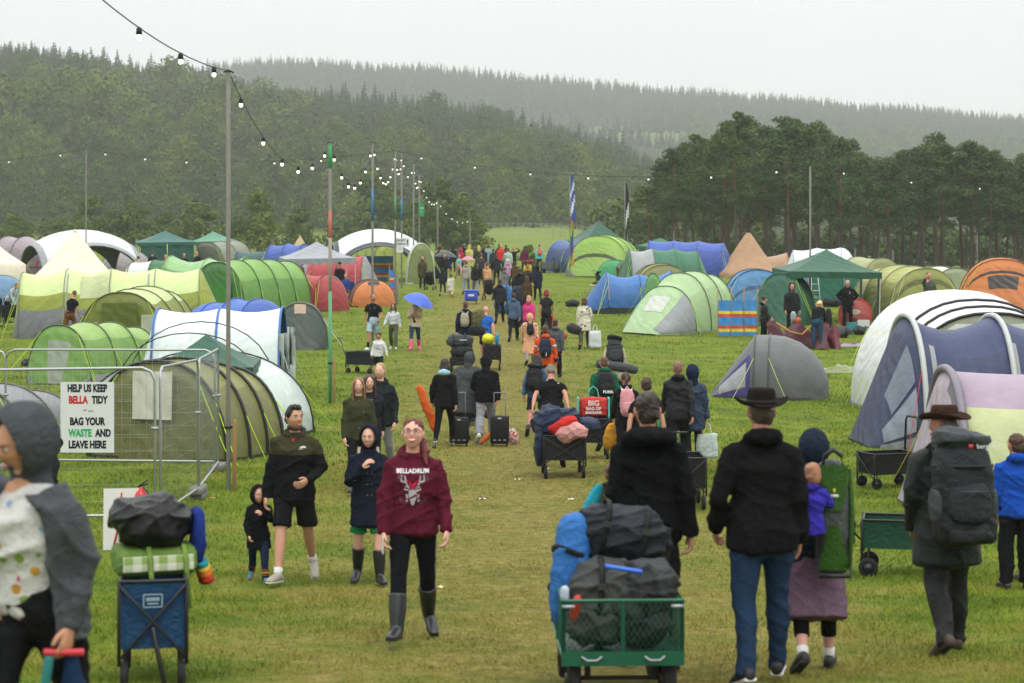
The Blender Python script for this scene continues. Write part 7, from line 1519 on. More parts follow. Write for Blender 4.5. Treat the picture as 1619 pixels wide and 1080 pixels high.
# things in the hand of the man at the left
q = hand_w(m1, 1, .1); o = thing('wagon_grip', q, R(20), 'red plastic grip of a turquoise cart in the left-hand man\'s fist', 'handle'); mb = MB(); mb.tube([(-.09, 0, 0), (.07, -.01, -.01)], .016, 8); mb.build('grip', plastic('#b8303a'), o)
mb = MB(); mb.tube([(-.07, 0, -.02), (-.1, .06, -.3), (-.12, .15, -.62)], .022, 8); mb.build('shaft', plastic('#1f6a66'), o); mb = MB(); mb.loft([(.02, .05, -.03), (.06, .08, -.3), (.12, .1, -.6)], [(.03, .05), (.07, .1), (.1, .14)], n=12); o2 = mb.build('cloth_cover', cloth('#1d3350'), o); remesh_later(o2, .014, 1, .01)
# green garden cart
cp = PD(972, 12.0); o = thing('garden_cart', cp, R(2), 'green steel mesh garden cart with big black tyres, loaded with rucksacks', 'cart'); GRN = plain('green_paint', '#12503a', .4); w, l, z0, z1 = .72, 1.1, .33, .67
MESHM = GRN
for i, (a, b) in enumerate((((-w/2, -l/2), (w/2, -l/2)), ((w/2, -l/2), (w/2, l/2)), ((w/2, l/2), (-w/2, l/2)), ((-w/2, l/2), (-w/2, -l/2)))):
    a = Vector(a+(0,)); b = Vector(b+(0,)); sp = link('side_panel', None, o); mb = MB(); Z = lambda v: Vector((0, 0, v))
    for pa, pb in ((a+Z(z0), b+Z(z0)), (a+Z(z1), b+Z(z1)), (a+Z(z0), a+Z(z1)), (b+Z(z0), b+Z(z1)), ((a+b)/2+Z(z0), (a+b)/2+Z(z1))):
        d = (pb-pa); c_ = (pa+pb)/2; mb.loft([pa, pb], [.013, .013], (.3, .3, .9) if abs(d.z) < .1 else (1, 0, 0), 4, cap=.1)
    COL.objects.unlink(sp); bpy.data.objects.remove(sp); sp = mb.build('side_frame', GRN, o, smooth=False); mb = MB(); L_ = (b-a).length; n = int(L_/.036); u = (b-a)/L_
    for k in range(-10, n):
        for sg in (1, -1):
            s0 = k*.036; s1 = s0+(z1-z0)*.62; zz0, zz1 = (z0, z1)
            t0 = max(0, -s0/(s1-s0)); t1 = min(1, (L_-s0)/(s1-s0))
            if t1 <= t0: continue
            A_ = a+u*(s0+(s1-s0)*t0); B_ = a+u*(s0+(s1-s0)*t1); za, zb = (z0+(z1-z0)*t0, z0+(z1-z0)*t1) if sg > 0 else (z1-(z1-z0)*t0, z1-(z1-z0)*t1)
            mb.tube([A_+Z(za), B_+Z(zb)], .0018, 3)
    tag(mb.build('wire_mesh', GRN, sp), kind='stuff')
mb = MB(); mb.box((0, 0, z0-.02), (w, l, .035)); mb.build('deck', GRN, o, smooth=False); mb = MB(); mb.box((0, -l/2-.018, z0-.005), (w+.02, .012, .085)); mb.build('end_plate', GRN, o, smooth=False)
for x in (-.19, .19): mb = MB(); mb.tube([(x-.06, -l/2-.03, z0+.01), (x-.03, -l/2-.045, z0-.01), (x+.03, -l/2-.045, z0-.01), (x+.06, -l/2-.03, z0+.012)], .007, 5); mb.build('latch', STEEL, o)
for x in (-.33, .33): mb = MB(); mb.box((x, -l/2-.02, z1-.03), (.08, .012, .02)); mb.build('corner_clip', STEEL, o)
for sx in (-1, 1):
    for y in (-.36, .40): wheel(o, (sx*.29, y, .165), .165, .085, 'x', plastic('#3a3b3c'))
for y in (-.36, .4): mb = MB(); mb.tube([(-.3, y, .165), (.3, y, .165)], .013, 6); mb.build('axle', BLACKM, o)
for x in (-.2, .2): mb = MB(); mb.box((x, -.36, .25), (.035, .05, .16)); mb.build('strut', BLACKM, o, smooth=False)
mb = MB(); mb.tube([(0, .5, .2), (.1, .75, .4), (.18, .98, .8)], .014, 6); mb.build('handle', BLACKM, o)
for lb, dx, dy, dz, rx, ry, rz_, c, kd, ti, sd in (('dark grey waterproof holdall heaped across the garden cart', .02, -.2, .66, .33, .25, .20, '#3c3e3d', 'shell', (0, 4), 2), ('black quilted bag lying inside the garden cart', .14, -.3, .47, .19, .18, .12, '#1f2124', 'shell', (0, 0), 3), ('olive-grey bag at the bottom left of the garden cart', -.16, -.3, .47, .18, .19, .125, '#3a3c36', 'nylon', (0, 0), 4),
          ('charcoal crumpled jacket draped at the right of the garden cart', .19, -.28, .74, .18, .2, .14, '#36383a', 'shell', (0, 14), 5), ('big charcoal and black rucksack on top of the garden cart', .05, .12, .98, .30, .2, .18, '#24282e', 'nylon', (0, 12), 6), ('black rucksack behind the charcoal one on the cart', .12, .3, .86, .26, .2, .24, '#17191d', 'nylon', (0, 8), 12)):
    sack('holdall' if 'jacket' not in lb else 'jacket', up(cp, dz, dx, dy), rx, ry, rz_, c, lb, 'bag' if 'jacket' not in lb else 'jacket', sd, 2, kd, .013, .026, 2.6, ti, ds=9)
b1 = sack('rucksack', up(cp, .76, -.28, .05), .125, .15, .36, '#2a66a8', 'bright blue rucksack with black straps standing at the left of the garden cart', 'rucksack', 8, 0, 'nylon', .014, .010, 3, (-4, 6))
for z in (-.12, .12): mb = MB(); mb.loft([(.13*math.cos(R(a)), .156*math.sin(R(a)), z+.02*math.sin(R(a*2))) for a in range(0, 361, 20)], [(.02, .004)]*19, (0, 0, 1), 5, cap=.1); mb.build('strap', cloth('#15171b', 'nylon'), b1)
mb = MB(); mb.tube([(-.09, 0, 0), (.13, 0, -.035)], .014, 6); o = mb.build('tent_pole', plastic('#2a62c4')); o.location = up(cp, .865, .01, -.46); tag(o, 'short bright blue pole end lying on the dark holdall in the garden cart', 'pole')
sack('water_bottle', up(cp, .62, -.265, -.5), .03, .03, .085, '#b83426', 'red bottle tucked in the corner of the garden cart', 'bottle', 3, 0, 'rubber', .012, .0, 3, (10, 12)); sack('drink_can', up(cp, .70, -.33, -.47), .028, .028, .05, '#a8b4c4', 'small pale can beside the red bottle on the garden cart', 'can', 3, 0, 'rubber', .012, .0, 4)
sack('carrier_strap', up(cp, .98, -.12, 1.1), .05, .03, .22, '#1f9ab0', 'turquoise bag edge showing left of the big man in black', 'bag', 7, 0, 'nylon', .016, .004, 3, (0, 22))
# black wagon with bedding
wp = PD(890, 30.6); wagon(wp, 2, 'black folding wagon with chunky wheels under navy and pink bedding', '#1a1b1e', .64, .95, .30, .68, .11)
sack('navy_coat', up(wp, .86, -.12, .05), .40, .42, .26, '#1c2740', 'navy coat draped over the loaded black wagon', 'coat', 2, 0, 'shell', .022, .034, 2.4, (0, -8)); sack('navy_coat_sleeve', up(wp, .52, -.38, -.2), .09, .16, .36, '#1c2740', 'navy coat sleeve hanging down the left side of the black wagon', 'coat', 3, 0, 'shell', .02, .014, 2.6)
sack('red_bundle', up(wp, .86, -.02, -.40), .26, .14, .10, '#b8302a', 'bright red rolled bedding on the front of the black wagon', 'bedding', 5, 0, 'cotton', .018, .014, 2.4, (0, -16)); sack('pink_bundle', up(wp, .74, .12, -.46), .27, .15, .145, '#c48f8c', 'pale pink strapped duvet bundle hanging at the front of the black wagon', 'bedding', 6, 0, 'cotton', .018, .018, 2.4, (0, -6))
sack('navy_holdall', up(wp, .80, .42, .1), .2, .3, .14, '#26304a', 'navy holdall on the right side of the black wagon', 'holdall', 7, 0, 'nylon', .02, .012, 2.8)
wp2 = PD(938, 33.5); wagon(wp2, 0, 'black wagon beyond the pink bedding carrying a red shopping bag', '#1b1c1f', .5, .8, .30, .70, .09)
b2 = carrier('shopping_bag', up(wp2, .72), .52, .34, .3, '#b8322c', 'red and white shopping bag reading BIG BAG OF BARGAINS with turquoise edges', 0, '#63b3ae')
for t_, z, s_ in (('BIG', .25, .13), ('BAG OF', .155, .075), ('BARGAINS', .085, .06)): lettering(t_, s_, '#d6d0cc', b2, (0, -.175, z), bold=.003)
for x in (-1, 1): mb = MB(); mb.box((x*.27, 0, .17), (.03, .30, .34)); mb.build('side_panel', cloth('#63b3ae', 'nylon'), b2, smooth=False)
def case(px, py, w, h, d, c, label, yaw=0, handle=1.0):
    o = thing('suitcase', P(px, py), R(yaw), label, 'suitcase'); mb = MB(); mb.rbox((0, 0, .05+h/2), (w, d, h), .045, n=3); q = mb.build('shell', cloth(c, 'nylon'), o)
    mb = MB(); mb.rbox((0, -d/2-.012, .05+h*.52), (w*.84, .03, h*.78), .03); mb.build('front_pocket', cloth(c, 'nylon'), o); mb = MB(); mb.box((0, -d/2-.006, .13), (w*.7, .03, .05)); mb.build('kick_plate', plastic('#0f0f10'), o, smooth=False)
    for x in (-.12, 0, .12): mb = MB(); mb.box((x*w/.45, -d/2-.025, .13), (.05, .006, .018)); mb.build('badge', plastic('#8a8c8e'), o, smooth=False)
    mb = MB(); mb.box((0, -d/2-.03, .05+h*.93), (.07, .005, .025)); mb.build('logo_plate', plastic('#b7b9ba'), o, smooth=False)
    for x in (-1, 1): wheel(o, (x*w*.38, 0, .04), .04, .03)
    if handle: mb = MB(); y = d/2-.03; mb.tube([(-.11, y, h), (-.11, y+.12, handle)], .008, 5); mb.tube([(.11, y, h), (.11, y+.12, handle)], .008, 5); mb.tube([(-.12, y+.12, handle), (.12, y+.12, handle)], .013, 6); mb.build('pull_handle', metal('#6b6d6f'), o)
    return o
case(726, 706, .37, .50, .24, '#17181a', 'black wheeled suitcase behind the woman with the orange bag'); case(790, 706, .36, .53, .24, '#17181a', 'black wheeled suitcase with an orange strap behind the grey joggers')
o = sack('orange_tent_bag', P(677, 700)+Vector((-.02, .2, .62)), .09, .09, .50, '#c8581c', 'long bright orange tent bag slung at the woman\'s side', 'bag', 4, 0, 'nylon', .018, .012, 3, (0, -21))
o = sack('folded_chair', P(776, 705)+Vector((-.02, -.1, .2)), .05, .05, .26, '#d0642a', 'orange folded camping chair lying across the second suitcase', 'chair', 3, 0, 'nylon', .018, .008, 2.6, (0, 48))
for k in range(3): mb = MB(); mb.tube([(-.03+.03*k, .0, -.2), (-.05+.03*k, -.02, -.46)], .012, 5); mb.build('leg', metal('#55585a'), o)
sack('carrier_bag', P(811, 704)+Vector((0, 0, .15)), .10, .09, .17, '#c9c4bf', 'small white, red and green carrier bag beside the second suitcase', 'bag', 5, 0, 'nylon', .018, .012, 2.6, (0, -14), c2='#b8503c')
wt = P(742, 690)+Vector((0, .35, 0)); o = thing('shopping_trolley', wt, 0, 'white strapped bag on a wire trolley between the two walkers', 'trolley'); g = MB(); g.loft([(0, 0, .22), (0, 0, .3), (0, 0, .75), (0, 0, .86)], [(.15, .11), (.18, .14), (.17, .13), (.12, .09)], n=18, sup=3.5); q = g.build('bag_body', cloth('#bfc0bd', 'nylon'), o); remesh_later(q, .018, 1, .014)
mb = MB(); mb.loft([(-.12, -.15, .8), (-.05, -.155, .55), (.04, -.155, .3)], [(.018, .004)]*3, n=5, cap=.1); mb.build('strap', BLACKM, o)
for x in (-.16, .16): wheel(o, (x, 0, .07), .07, .03); mb = MB(); mb.tube([(x, .12, .07), (x, .14, 1.0)], .008, 5); mb.build('trolley_rail', BLACKM, o)
for x in (-.1, 0, .1): mb = MB(); mb.tube([(x, -.12, .1), (x, .12, .1), (x, .14, .3)], .005, 4); mb.build('wire', BLACKM, o)
sack('cool_bag', P(750, 690)+Vector((.02, -.15, .42)), .12, .1, .11, '#2b4a80', 'blue patterned cool bag resting on the first suitcase', 'bag', 9, 0, 'nylon', .018, .01, 3, c2='#8fa8c0'); sack('patterned_bag', P(772, 690)+Vector((.02, -.1, .44)), .12, .1, .10, '#7a3a52', 'dark pink patterned bag between the suitcases', 'bag', 10, 0, 'nylon', .018, .01, 3, c2='#23242a')
# holdalls and cart by the man in navy, camouflage bag
q = PD(727, 52.6); wagon(q, 0, 'low black trolley stacked with grey holdalls', '#1a1b1d', .5, .8, .2, .4, .08)
sack('duffel_bag', up(q, .86), .38, .24, .19, '#3c4042', 'large dark grey duffel bag with white lettering, topmost on the trolley', 'holdall', 2, 0, 'nylon', .022, .012, 2.8, (0, -4)); sack('duffel_bag', up(q, .56, .04, -.05), .33, .24, .17, '#24272a', 'black and green holdall under the large grey duffel bag', 'holdall', 4, 0, 'nylon', .022, .014, 2.8); o = thing('bag_print', up(q, .89, .1, -.26), 0, 'small white printed strip on the side of the large grey duffel', 'print'); mb = MB(); mb.box((0, 0, .01), (.2, .004, .035)); mb.build('print_strip', plastic('#a9acac'), o, smooth=False)
sack('camouflage_bag', PD(757, 56)+Vector((0, 0, 1.25)), .25, .2, .30, '#4a4a32', 'camouflage bergen carried beside the bald man in blue', 'bag', 5, 0, 'cotton', .022, .014, 2.6, c2='#6b6542'); sack('black_holdall', PD(752, 55)+Vector((.05, 0, .98)), .24, .17, .16, '#17191b', 'black holdall hanging below the camouflage bag', 'holdall', 6, 0, 'nylon', .022, .01, 2.8, (0, 12))
q = PD(778, 53); wagon(q, 0, 'black folding wagon with a yellow jacket on top', '#17181b', .46, .7, .3, .68, .09); sack('yellow_jacket', up(q, .86, -.12), .17, .2, .16, '#c9c61e', 'bright yellow hi-vis jacket heaped on the small black wagon', 'jacket', 3, 0, 'shell', .02, .016, 2.4); sack('blue_bottle', up(q, .86, .14), .06, .06, .15, '#2f7fb0', 'blue bottle standing in the small black wagon', 'bottle', 3, 0, 'rubber', .02, 0, 3)
sack('navy_suitcase', P(815, 525)+Vector((.05, .1, .52)), .30, .17, .42, '#1d2742', 'big navy holdall dragged beside the pink top', 'holdall', 5, 0, 'nylon', .024, .012, 2.8, (0, 24))
sack('blue_trolley_bag', P(795, 497)+Vector((0, .2, .60)), .37, .25, .58, '#2a66a0', 'tall blue trolley bag with pale straps in the middle of the track', 'bag', 5, 0, 'nylon', .028, .012, 3.6)
for x in (-.02,): 
    o = bpy.data.objects.get('blue_trolley_bag'); mb = MB(); mb.loft([(x, -.27, -.5), (x+.02, -.272, 0), (x, -.27, .5)], [(.018, .004)]*3, n=5, cap=.1); mb.build('strap', cloth('#b9b7a8'), o)
    for z in (-.2, .2): mb = MB(); mb.loft([(.385*math.cos(R(a)), .262*math.sin(R(a)), z) for a in range(180, 361, 20)], [(.016, .004)]*10, (0, 0, 1), 5, cap=.1); mb.build('strap', cloth('#1c3f66'), o)
sack('navy_kit_bag', P(820, 496)+Vector((0, .4, .58)), .33, .22, .52, '#1a2236', 'tall navy kit bag standing to the right of the blue trolley bag', 'bag', 6, 0, 'nylon', .028, .014, 3); sack('orange_mat', hand_w(m20, 0, .2)+Vector((.0, 0, -.12)), .10, .10, .24, '#c8481c', 'orange rolled mat hanging from the crimson-haired person', 'mat', 5, 0, 'nylon', .02, .008, 3, (0, -14)); sack('grey_bundle', hand_w(m20, 0, .2)+Vector((-.18, -.1, -.2)), .16, .14, .18, '#6f7880', 'grey bundle swinging beside the orange mat', 'bag', 6, 0, 'nylon', .02, .012, 2.6)
# bags of the woman in the floral coat
sack('sleeping_bag', hand_w(m38, 1, .1)+Vector((-.12, -.1, -.06)), .27, .16, .16, '#26282b', 'black sleeping bag sack under the floral coat\'s arm', 'sleeping bag', 4, 0, 'nylon', .02, .008, 2.4, (0, 20)); sack('orange_sack', hand_w(m38, 1, .1)+Vector((-.42, -.1, -.28)), .10, .09, .09, '#b8402a', 'small orange-red sack end beside the black sleeping bag', 'bag', 6, 0, 'nylon', .02, .006, 2.4)
carrier('carrier_bag', up(m38['loc'], .05, .33, -.15), .40, .55, .26, '#c4c9cb', 'full white carrier bag held beside the floral coat'); b3 = carrier('carrier_bag', hand_w(m37, 0, .1)+Vector((.0, 0, -.58)), .36, .40, .14, '#b7c4bf', 'pale mint carrier bag held by the person in the patterned raincoat')
sack('long_tent_bag', up(m37['loc'], 1.0, -.30, -.15), .13, .12, .42, '#141517', 'long black bag slung between the bald man and the patterned raincoat', 'bag', 7, 0, 'nylon', .02, .012, 3, (0, 3)); sack('yellow_bag', hand_w(m27, 1, .1)+Vector((.02, -.1, -.25)), .17, .1, .24, '#c98f1c', 'yellow shopping bag carried below the pink backpack', 'bag', 6, 0, 'nylon', .02, .012, 3, (0, 12)); sack('green_bag', hand_w(m36, 1, .1)+Vector((.0, 0, -.22)), .09, .05, .18, '#2e9a7e', 'small turquoise-green bag in the bald man\'s hand', 'bag', 6, 0, 'nylon', .02, .008, 3)
for nm, dz, lb in (('rolled_mat', .98, 'grey rolled sleeping mat strapped under the huge charcoal rucksack'),):
    mb = MB(); mb.loft([(-.42, 0, .06), (-.2, 0, .03), (.2, 0, -.03), (.42, 0, -.08)], [.10, .11, .11, .10], (0, 0, 1), 18); o = mb.build(nm, cloth('#3a3f44', 'nylon')); o.location = up(m26['loc'], dz, .02, -.52); tag(o, lb, 'mat'); remesh_later(o, .02, 1, .006)
# right-hand wagons
q = PD(1404, 28.8); o = wagon(q, -70, 'empty black folding wagon with an upright handle beside the navy tent', '#17181a', .48, .75, .22, .52, .085, False); mb = MB(); mb.tube([(-.17, .40, .5), (-.17, .42, 1.0), (-.13, .42, 1.06), (.13, .42, 1.06), (.17, .42, 1.0), (.17, .40, .5)], .018, 8); mb.build('push_handle', BLACKM, o)
q = PD(1432, 19.6); wagon(q, 78, 'dark green folding wagon passing behind the hiker', '#15402e', .5, .85, .30, .58, .10); 
q = PD(1082, 26.2); wagon(q, 0, 'black wagon partly hidden behind the big man in the black hooded jacket', '#17181a', .5, .8, .3, .7, .10); q = P(573, 592); wagon(q+Vector((0, .4, 0)), 62, 'black folding wagon with a bright blue lining towed by the boy', '#1a1c20', .5, .8, .24, .58, .075, inner='#2a5fc4')
# hiker's rucksack
bp = backpack(m33, '#24282b', 'big charcoal hiking rucksack with grey pockets on the hat-wearing hiker', w=.21, h=.34, d=.17, z=1.20, tall=True, c2='#3d4245', y=.22, side=-.03)
lettering('berghaus', .045, '#c8c9ca', bp, (-.04, .42, .30), (90, 0, 180)); mb = MB(); mb.box((.08, .415, .30), (.03, .004, .03)); mb.build('red_tag', plastic('#a8262a'), bp)
backpack(m33, '#17191b', 'black lower bag strapped below the hiking rucksack', w=.22, h=.13, d=.17, z=.92, y=.24, side=-.03, name='hip_bag')
for bpn, txt, s_ in (('black gym backpack', 'PUMA', .07), ('navy backpack with', 'J', .09)):
    o = next(q for q in S.objects if str(q.get('label', '')).startswith(bpn)); lettering(txt, s_, '#c9cbcc', o, (-.02, .155, -.14), (90, 0, 180), bold=.003)
# child carrier and baby
T_ = m32['T']; o = thing('child_carrier', (0, 0, 0), 0, 'green and grey child carrier on the back of the woman in the purple dress', 'child carrier'); o.matrix_world = Matrix.Translation(m32['loc']) @ Matrix.Rotation(m32['yaw'], 4, 'Z') @ Matrix.Translation((-.03, .27, 0)) @ Matrix.Diagonal((.62, 1, 1, 1)); GC, GG = cloth('#2f5417', 'nylon'), cloth('#4a4c4d', 'nylon')
mb = MB(); mb.loft([(-.08, .02, .75), (-.08, .03, 1.0), (-.08, .02, 1.32), (-.08, 0, 1.42)], [(.17, .09), (.19, .12), (.17, .10), (.15, .07)], (1, 0, 0), 20, sup=3.2); q = mb.build('seat_body', GG, o); remesh_later(q, .014, 1, .007)
mb = MB(); mb.grid([[(-.08+.15*u*(1-.45*v*v), .135+.01*(1-u*u)+.01*v, 1.44-.30*v) for u in (-1, -.5, 0, .5, 1)] for v in (0, .25, .5, .75, 1)]); mb.build('head_panel', GC, o)
mb = MB(); mb.grid([[(-.08+(.06+.11*v)*u, .16+.02*(1-u*u)-.03*v, 1.05-.30*v) for u in (-1, -.5, 0, .5, 1)] for v in (0, .5, 1)]); mb.build('lower_panel', GC, o)
for sx in (-1, 1): mb = MB(); mb.loft([(-.08+sx*.19, .05, 1.40), (-.08+sx*.2, .09, 1.1), (-.08+sx*.17, .14, .78)], [(.02, .02), (.035, .03), (.03, .02)], (0, 1, 0), 8); mb.build('side_frame', GC if sx < 0 else cloth('#34373a'), o)
mb = MB(); mb.tube([(-.19, .08, 1.42), (-.17, .1, 1.50), (-.08, .11, 1.54), (.01, .1, 1.50), (.03, .08, 1.42)], .018, 8); mb.build('grab_handle', BLACKM, o); mb = MB(); mb.tube([(-.27, .12, .82), (-.24, .2, .72), (.08, .2, .72), (.11, .12, .82)], .016, 8); mb.build('kick_stand', BLACKM, o)
mb = MB(); mb.box((-.08, .156, 1.24), (.09, .003, .02)); mb.build('logo', plastic('#c3c7bd'), o); mb = MB(); mb.ell((-.08, .156, 1.275), (.015, .004, .015), nu=10, nv=6); mb.build('logo_dot', plastic('#b9c22e'), o)
bb = person(1284, 12.45, .80, 178, 'baby with a bare round head and a violet top riding in the green child carrier', 's', skin='#c08a74', top=('jacket', '#3c35a8'), leg=('joggers', '#33353c'), feet=('shoe', '#6b5a8c'), hair=('buzz', '#a8765a'), prop=1.55, male=0, legs=((80, 90, 20), (80, 90, 20)), arms=((30, 30, 40, 0), (60, 50, 60, 20)), head=(10, 6)); bb['root'].location.z += .74
# umbrellas
def umbrella(top, r, c, label, tilt=(0, 0), hl=.75, n=8, drop=.28):
    o = thing('umbrella', top, 0, label, 'umbrella'); o.rotation_euler = (R(tilt[0]), R(tilt[1]), .3)
    for k in range(n):
        g = [[Vector((r*f*math.cos(a), r*f*math.sin(a), -drop*r/.5*f*f*(1+.12*math.cos((u-.5)*math.pi)*f*0)+(-.02*f*math.sin(math.pi*u)*0)))*Vector((1-.06*math.sin(math.pi*u)*f, 1-.06*math.sin(math.pi*u)*f, 1)) for u in (0, .25, .5, .75, 1) for a in ((k+u)*2*math.pi/n,)] for f in (0.02, .25, .5, .75, 1)]
        mb = MB(); mb.grid(g); mb.build('canopy_panel', fly(c, .45), o); a = k*2*math.pi/n; mb = MB(); mb.tube([(0, 0, -.05), (r*.5*math.cos(a), r*.5*math.sin(a), -drop*r/.5*.25-.012), (r*math.cos(a), r*math.sin(a), -drop*r/.5-.005)], .004, 4); mb.build('rib', metal(), o)
    mb = MB(); mb.tube([(0, 0, .06), (0, 0, -hl)], .008, 6); mb.build('shaft', metal('#6f7173'), o); mb = MB(); mb.tube([(0, 0, -hl), (0, 0, -hl-.1)], .016, 8); mb.build('handle', BLACKM, o)
umbrella(m13['loc']+Vector((.22, -.1, 1.80)), .52, '#2f66e6', 'open blue umbrella tilted over the woman in the cream fleece', (16, 18), .62)
q = PD(705, 107); umbrella(Vector((q.x, 107, (HY-396)/F*107)), .66, '#33373a', 'large black umbrella in the far crowd', (0, 3), .8); q = PD(740, 101); umbrella(Vector((q.x, 101, (HY-405)/F*101)), .38, '#c87f9e', 'small pink umbrella over the person in grey', (0, 0), .6); q = PD(680, 112); umbrella(Vector((q.x, 112, (HY-397)/F*112)), .45, '#a8a69a', 'pale umbrella held low beside the orange-red coat', (30, 20), .5)
# far things on the track
def buggy(px, py, label, c='#17181b', yaw=170, s=1.0):
    o = thing('pushchair', P(px, py), R(yaw), label, 'pushchair'); o.scale = (s, s, s); mb = MB(); mb.loft([(0, -.1, .38), (0, .05, .45), (0, .2, .75)], [(.19, .14), (.22, .16), (.19, .08)], (1, 0, 0), 14); mb.build('seat', cloth(c), o)
    mb = MB(); mb.loft([(0, .24, .70), (0, .12, .88), (0, -.08, .92)], [(.19, .05), (.21, .09), (.19, .03)], (1, 0, 0), 12); mb.build('hood', cloth(c), o)
    for sx in (-1, 1): mb = MB(); mb.tube([(sx*.22, -.32, .12), (sx*.22, .1, .5), (sx*.22, .42, 1.0)], .014, 6); mb.tube([(sx*.22, .3, .12), (sx*.22, -.05, .45)], .014, 6); mb.build('side_frame', BLACKM, o)
    mb = MB(); mb.tube([(-.22, .42, 1.0), (.22, .42, 1.0)], .016, 6); mb.build('push_bar', BLACKM, o)
    for sx in (-1, 1):
        for y in (-.32, .3): wheel(o, (sx*.23, y, .11), .11, .04)
buggy(680, 459, 'empty black pushchair beside the khaki coat'); buggy(690, 449, 'dark pushchair with pink bags hung on it', '#2a2430'); buggy(773, 475, 'black pushchair towed beside the blue cool box', '#232225'); buggy(817, 452, 'dark hooded pushchair with a baby in pink', '#202226'); buggy(948, 452, 'small black pushchair beside the emerald pop-up tent', '#1c1d1f', 60, .8)
q = P(745, 482); o = thing('cool_box', q, 0, 'bright blue cool box with a white logo on small wheels', 'cool box'); mb = MB(); mb.rbox((0, 0, .36), (.58, .36, .40), .04); mb.build('box_body', plastic('#2244a8'), o); mb = MB(); mb.rbox((0, 0, .60), (.62, .40, .09), .03); mb.build('lid', plastic('#2f57c0'), o); mb = MB(); mb.rbox((0, -.182, .40), (.26, .012, .09), .004); mb.build('logo', plastic('#c3c9d6'), o); mb = MB(); mb.box((0, -.01, .17), (.5, .3, .05)); mb.build('base', BLACKM, o)
for x in (-.22, .22): wheel(o, (x, 0, .08), .08, .04)
q = P(870, 432); o = thing('utility_cart', q, R(-12), 'grey plastic utility cart with a black T handle beside the lime green tent', 'cart'); mb = MB(); mb.box((0, 0, .48), (1.0, .6, .42), taper=1.1); mb.build('tub', plastic('#54585c'), o, smooth=False)
mb = MB(); mb.tube([(.3, -.36, .05), (.3, -.36, .95)], .022, 6); mb.tube([(.18, -.36, .95), (.42, -.36, .95)], .022, 6); mb.build('handle', BLACKM, o)
for x in (-.4, .4):
    for y in (-.25, .25): wheel(o, (x, y, .15), .15, .07)
sack('maroon_roll', P(835, 434)+Vector((0, 0, .78)), .38, .14, .11, '#8a2230', 'maroon rolled bag on a trolley in the far crowd', 'bag', 3, 0, 'nylon', .03, .008, 3); sack('yellow_crate', P(834, 436)+Vector((0, 0, .42)), .26, .16, .16, '#c9a21e', 'yellow box under the maroon roll', 'box', 3, 0, 'rubber', .03, .0, 6); sack('black_sack', P(845, 434)+Vector((0, 0, .3)), .2, .18, .28, '#1c1d20', 'black sack beside the yellow box', 'bag', 5, 0, 'nylon', .03, .01, 3); sack('tote_bag', P(845, 470)+Vector((-.06, -.28, .80)), .17, .05, .24, '#c4b596', 'cream tote bag slung on the navy padded coat', 'bag', 5, 0, 'cotton', .025, .006, 3.4); sack('turquoise_bag', P(789, 438)+Vector((0, 0, .62)), .16, .08, .2, '#63b4bc', 'turquoise bag hanging from the dark grey coat', 'bag', 5, 0, 'nylon', .03, .006, 3.4); sack('camping_roll', P(747, 430)+Vector((.05, 0, 1.2)), .40, .25, .40, '#3c4030', 'huge olive rucksack in the far crowd between the yellow hoods', 'rucksack', 5, 0, 'nylon', .04, .012, 2.6)
# hand truck and bags by the blue tent
q = P(938, 492); o = thing('hand_truck', q, R(20), 'pale aluminium hand truck standing by the blue tent', 'hand truck'); mb = MB(); mb.tube([(-.17, 0, .1), (-.17, .05, 1.02), (-.13, .05, 1.08), (.13, .05, 1.08), (.17, .05, 1.02), (.17, 0, .1)], .016, 6); mb.build('frame', metal('#b9bcbe'), o); mb = MB(); mb.box((0, -.05, .40), (.3, .02, .05)); mb.box((0, -.12, .1), (.36, .24, .02)); mb.build('toe_plate', metal('#9a9d9f'), o)
for x in (-.2, .2): wheel(o, (x, .02, .1), .1, .04)
sack('yellow_box', up(q, .28, 0, -.14), .14, .1, .16, '#c98f22', 'orange-yellow box on the hand truck', 'box', 3, 0, 'rubber', .024, 0, 6); sack('black_bag', P(905, 486)+Vector((0, 0, .15)), .32, .2, .17, '#222427', 'black bag lying on the grass beside the floral coat', 'bag', 3, 0, 'nylon', .024, .02, 2.4)
# camp chairs, cooking gear at the left edge
def chair(px, Y, yaw, c, label):
    o = thing('camping_chair', PD(px, Y), R(yaw), label, 'chair'); mb = MB(); mb.grid([[(-.27+.54*u, -.2+.42*v, .42-.04*math.sin(math.pi*u)) for u in (0, .33, .66, 1)] for v in (0, .5, 1)]); mb.build('seat', cloth(c), o); mb = MB(); mb.grid([[(-.27+.54*u, .24+.1*v, .42+.46*v) for u in (0, .5, 1)] for v in (0, .5, 1)]); mb.build('backrest', cloth(c), o)
    for sx in (-1, 1):
        for a, b in (((sx*.28, -.24, 0), (sx*.28, .26, .5)), ((sx*.28, .26, 0), (sx*.28, -.24, .6)), ((sx*.28, .24, .45), (sx*.28, .34, .9))): mb = MB(); mb.tube([a, b], .012, 5); mb.build('leg', BLACKM, o)
        mb = MB(); mb.box((sx*.29, -.0, .61), (.06, .46, .02)); mb.build('armrest', cloth(c), o)
chair(18, 68.5, 30, '#1c1e20', 'black camping chair at the left edge beside the long tent'); chair(-4, 70.2, 60, '#24272c', 'black camping chair under the seated person at the left edge'); chair(547, 86.3, -20, '#22386a', 'navy camping chair under the grey gazebo'); chair(484, 92, 20, '#26282c', 'black camping chair behind the small red dome tent')
o = thing('camp_table', PD(62, 104), 0, 'dark camp table with bottles inside the white event shelter', 'table'); mb = MB(); mb.box((0, 0, .9), (1.2, .5, .04)); mb.build('tabletop', BLACKM, o, smooth=False)
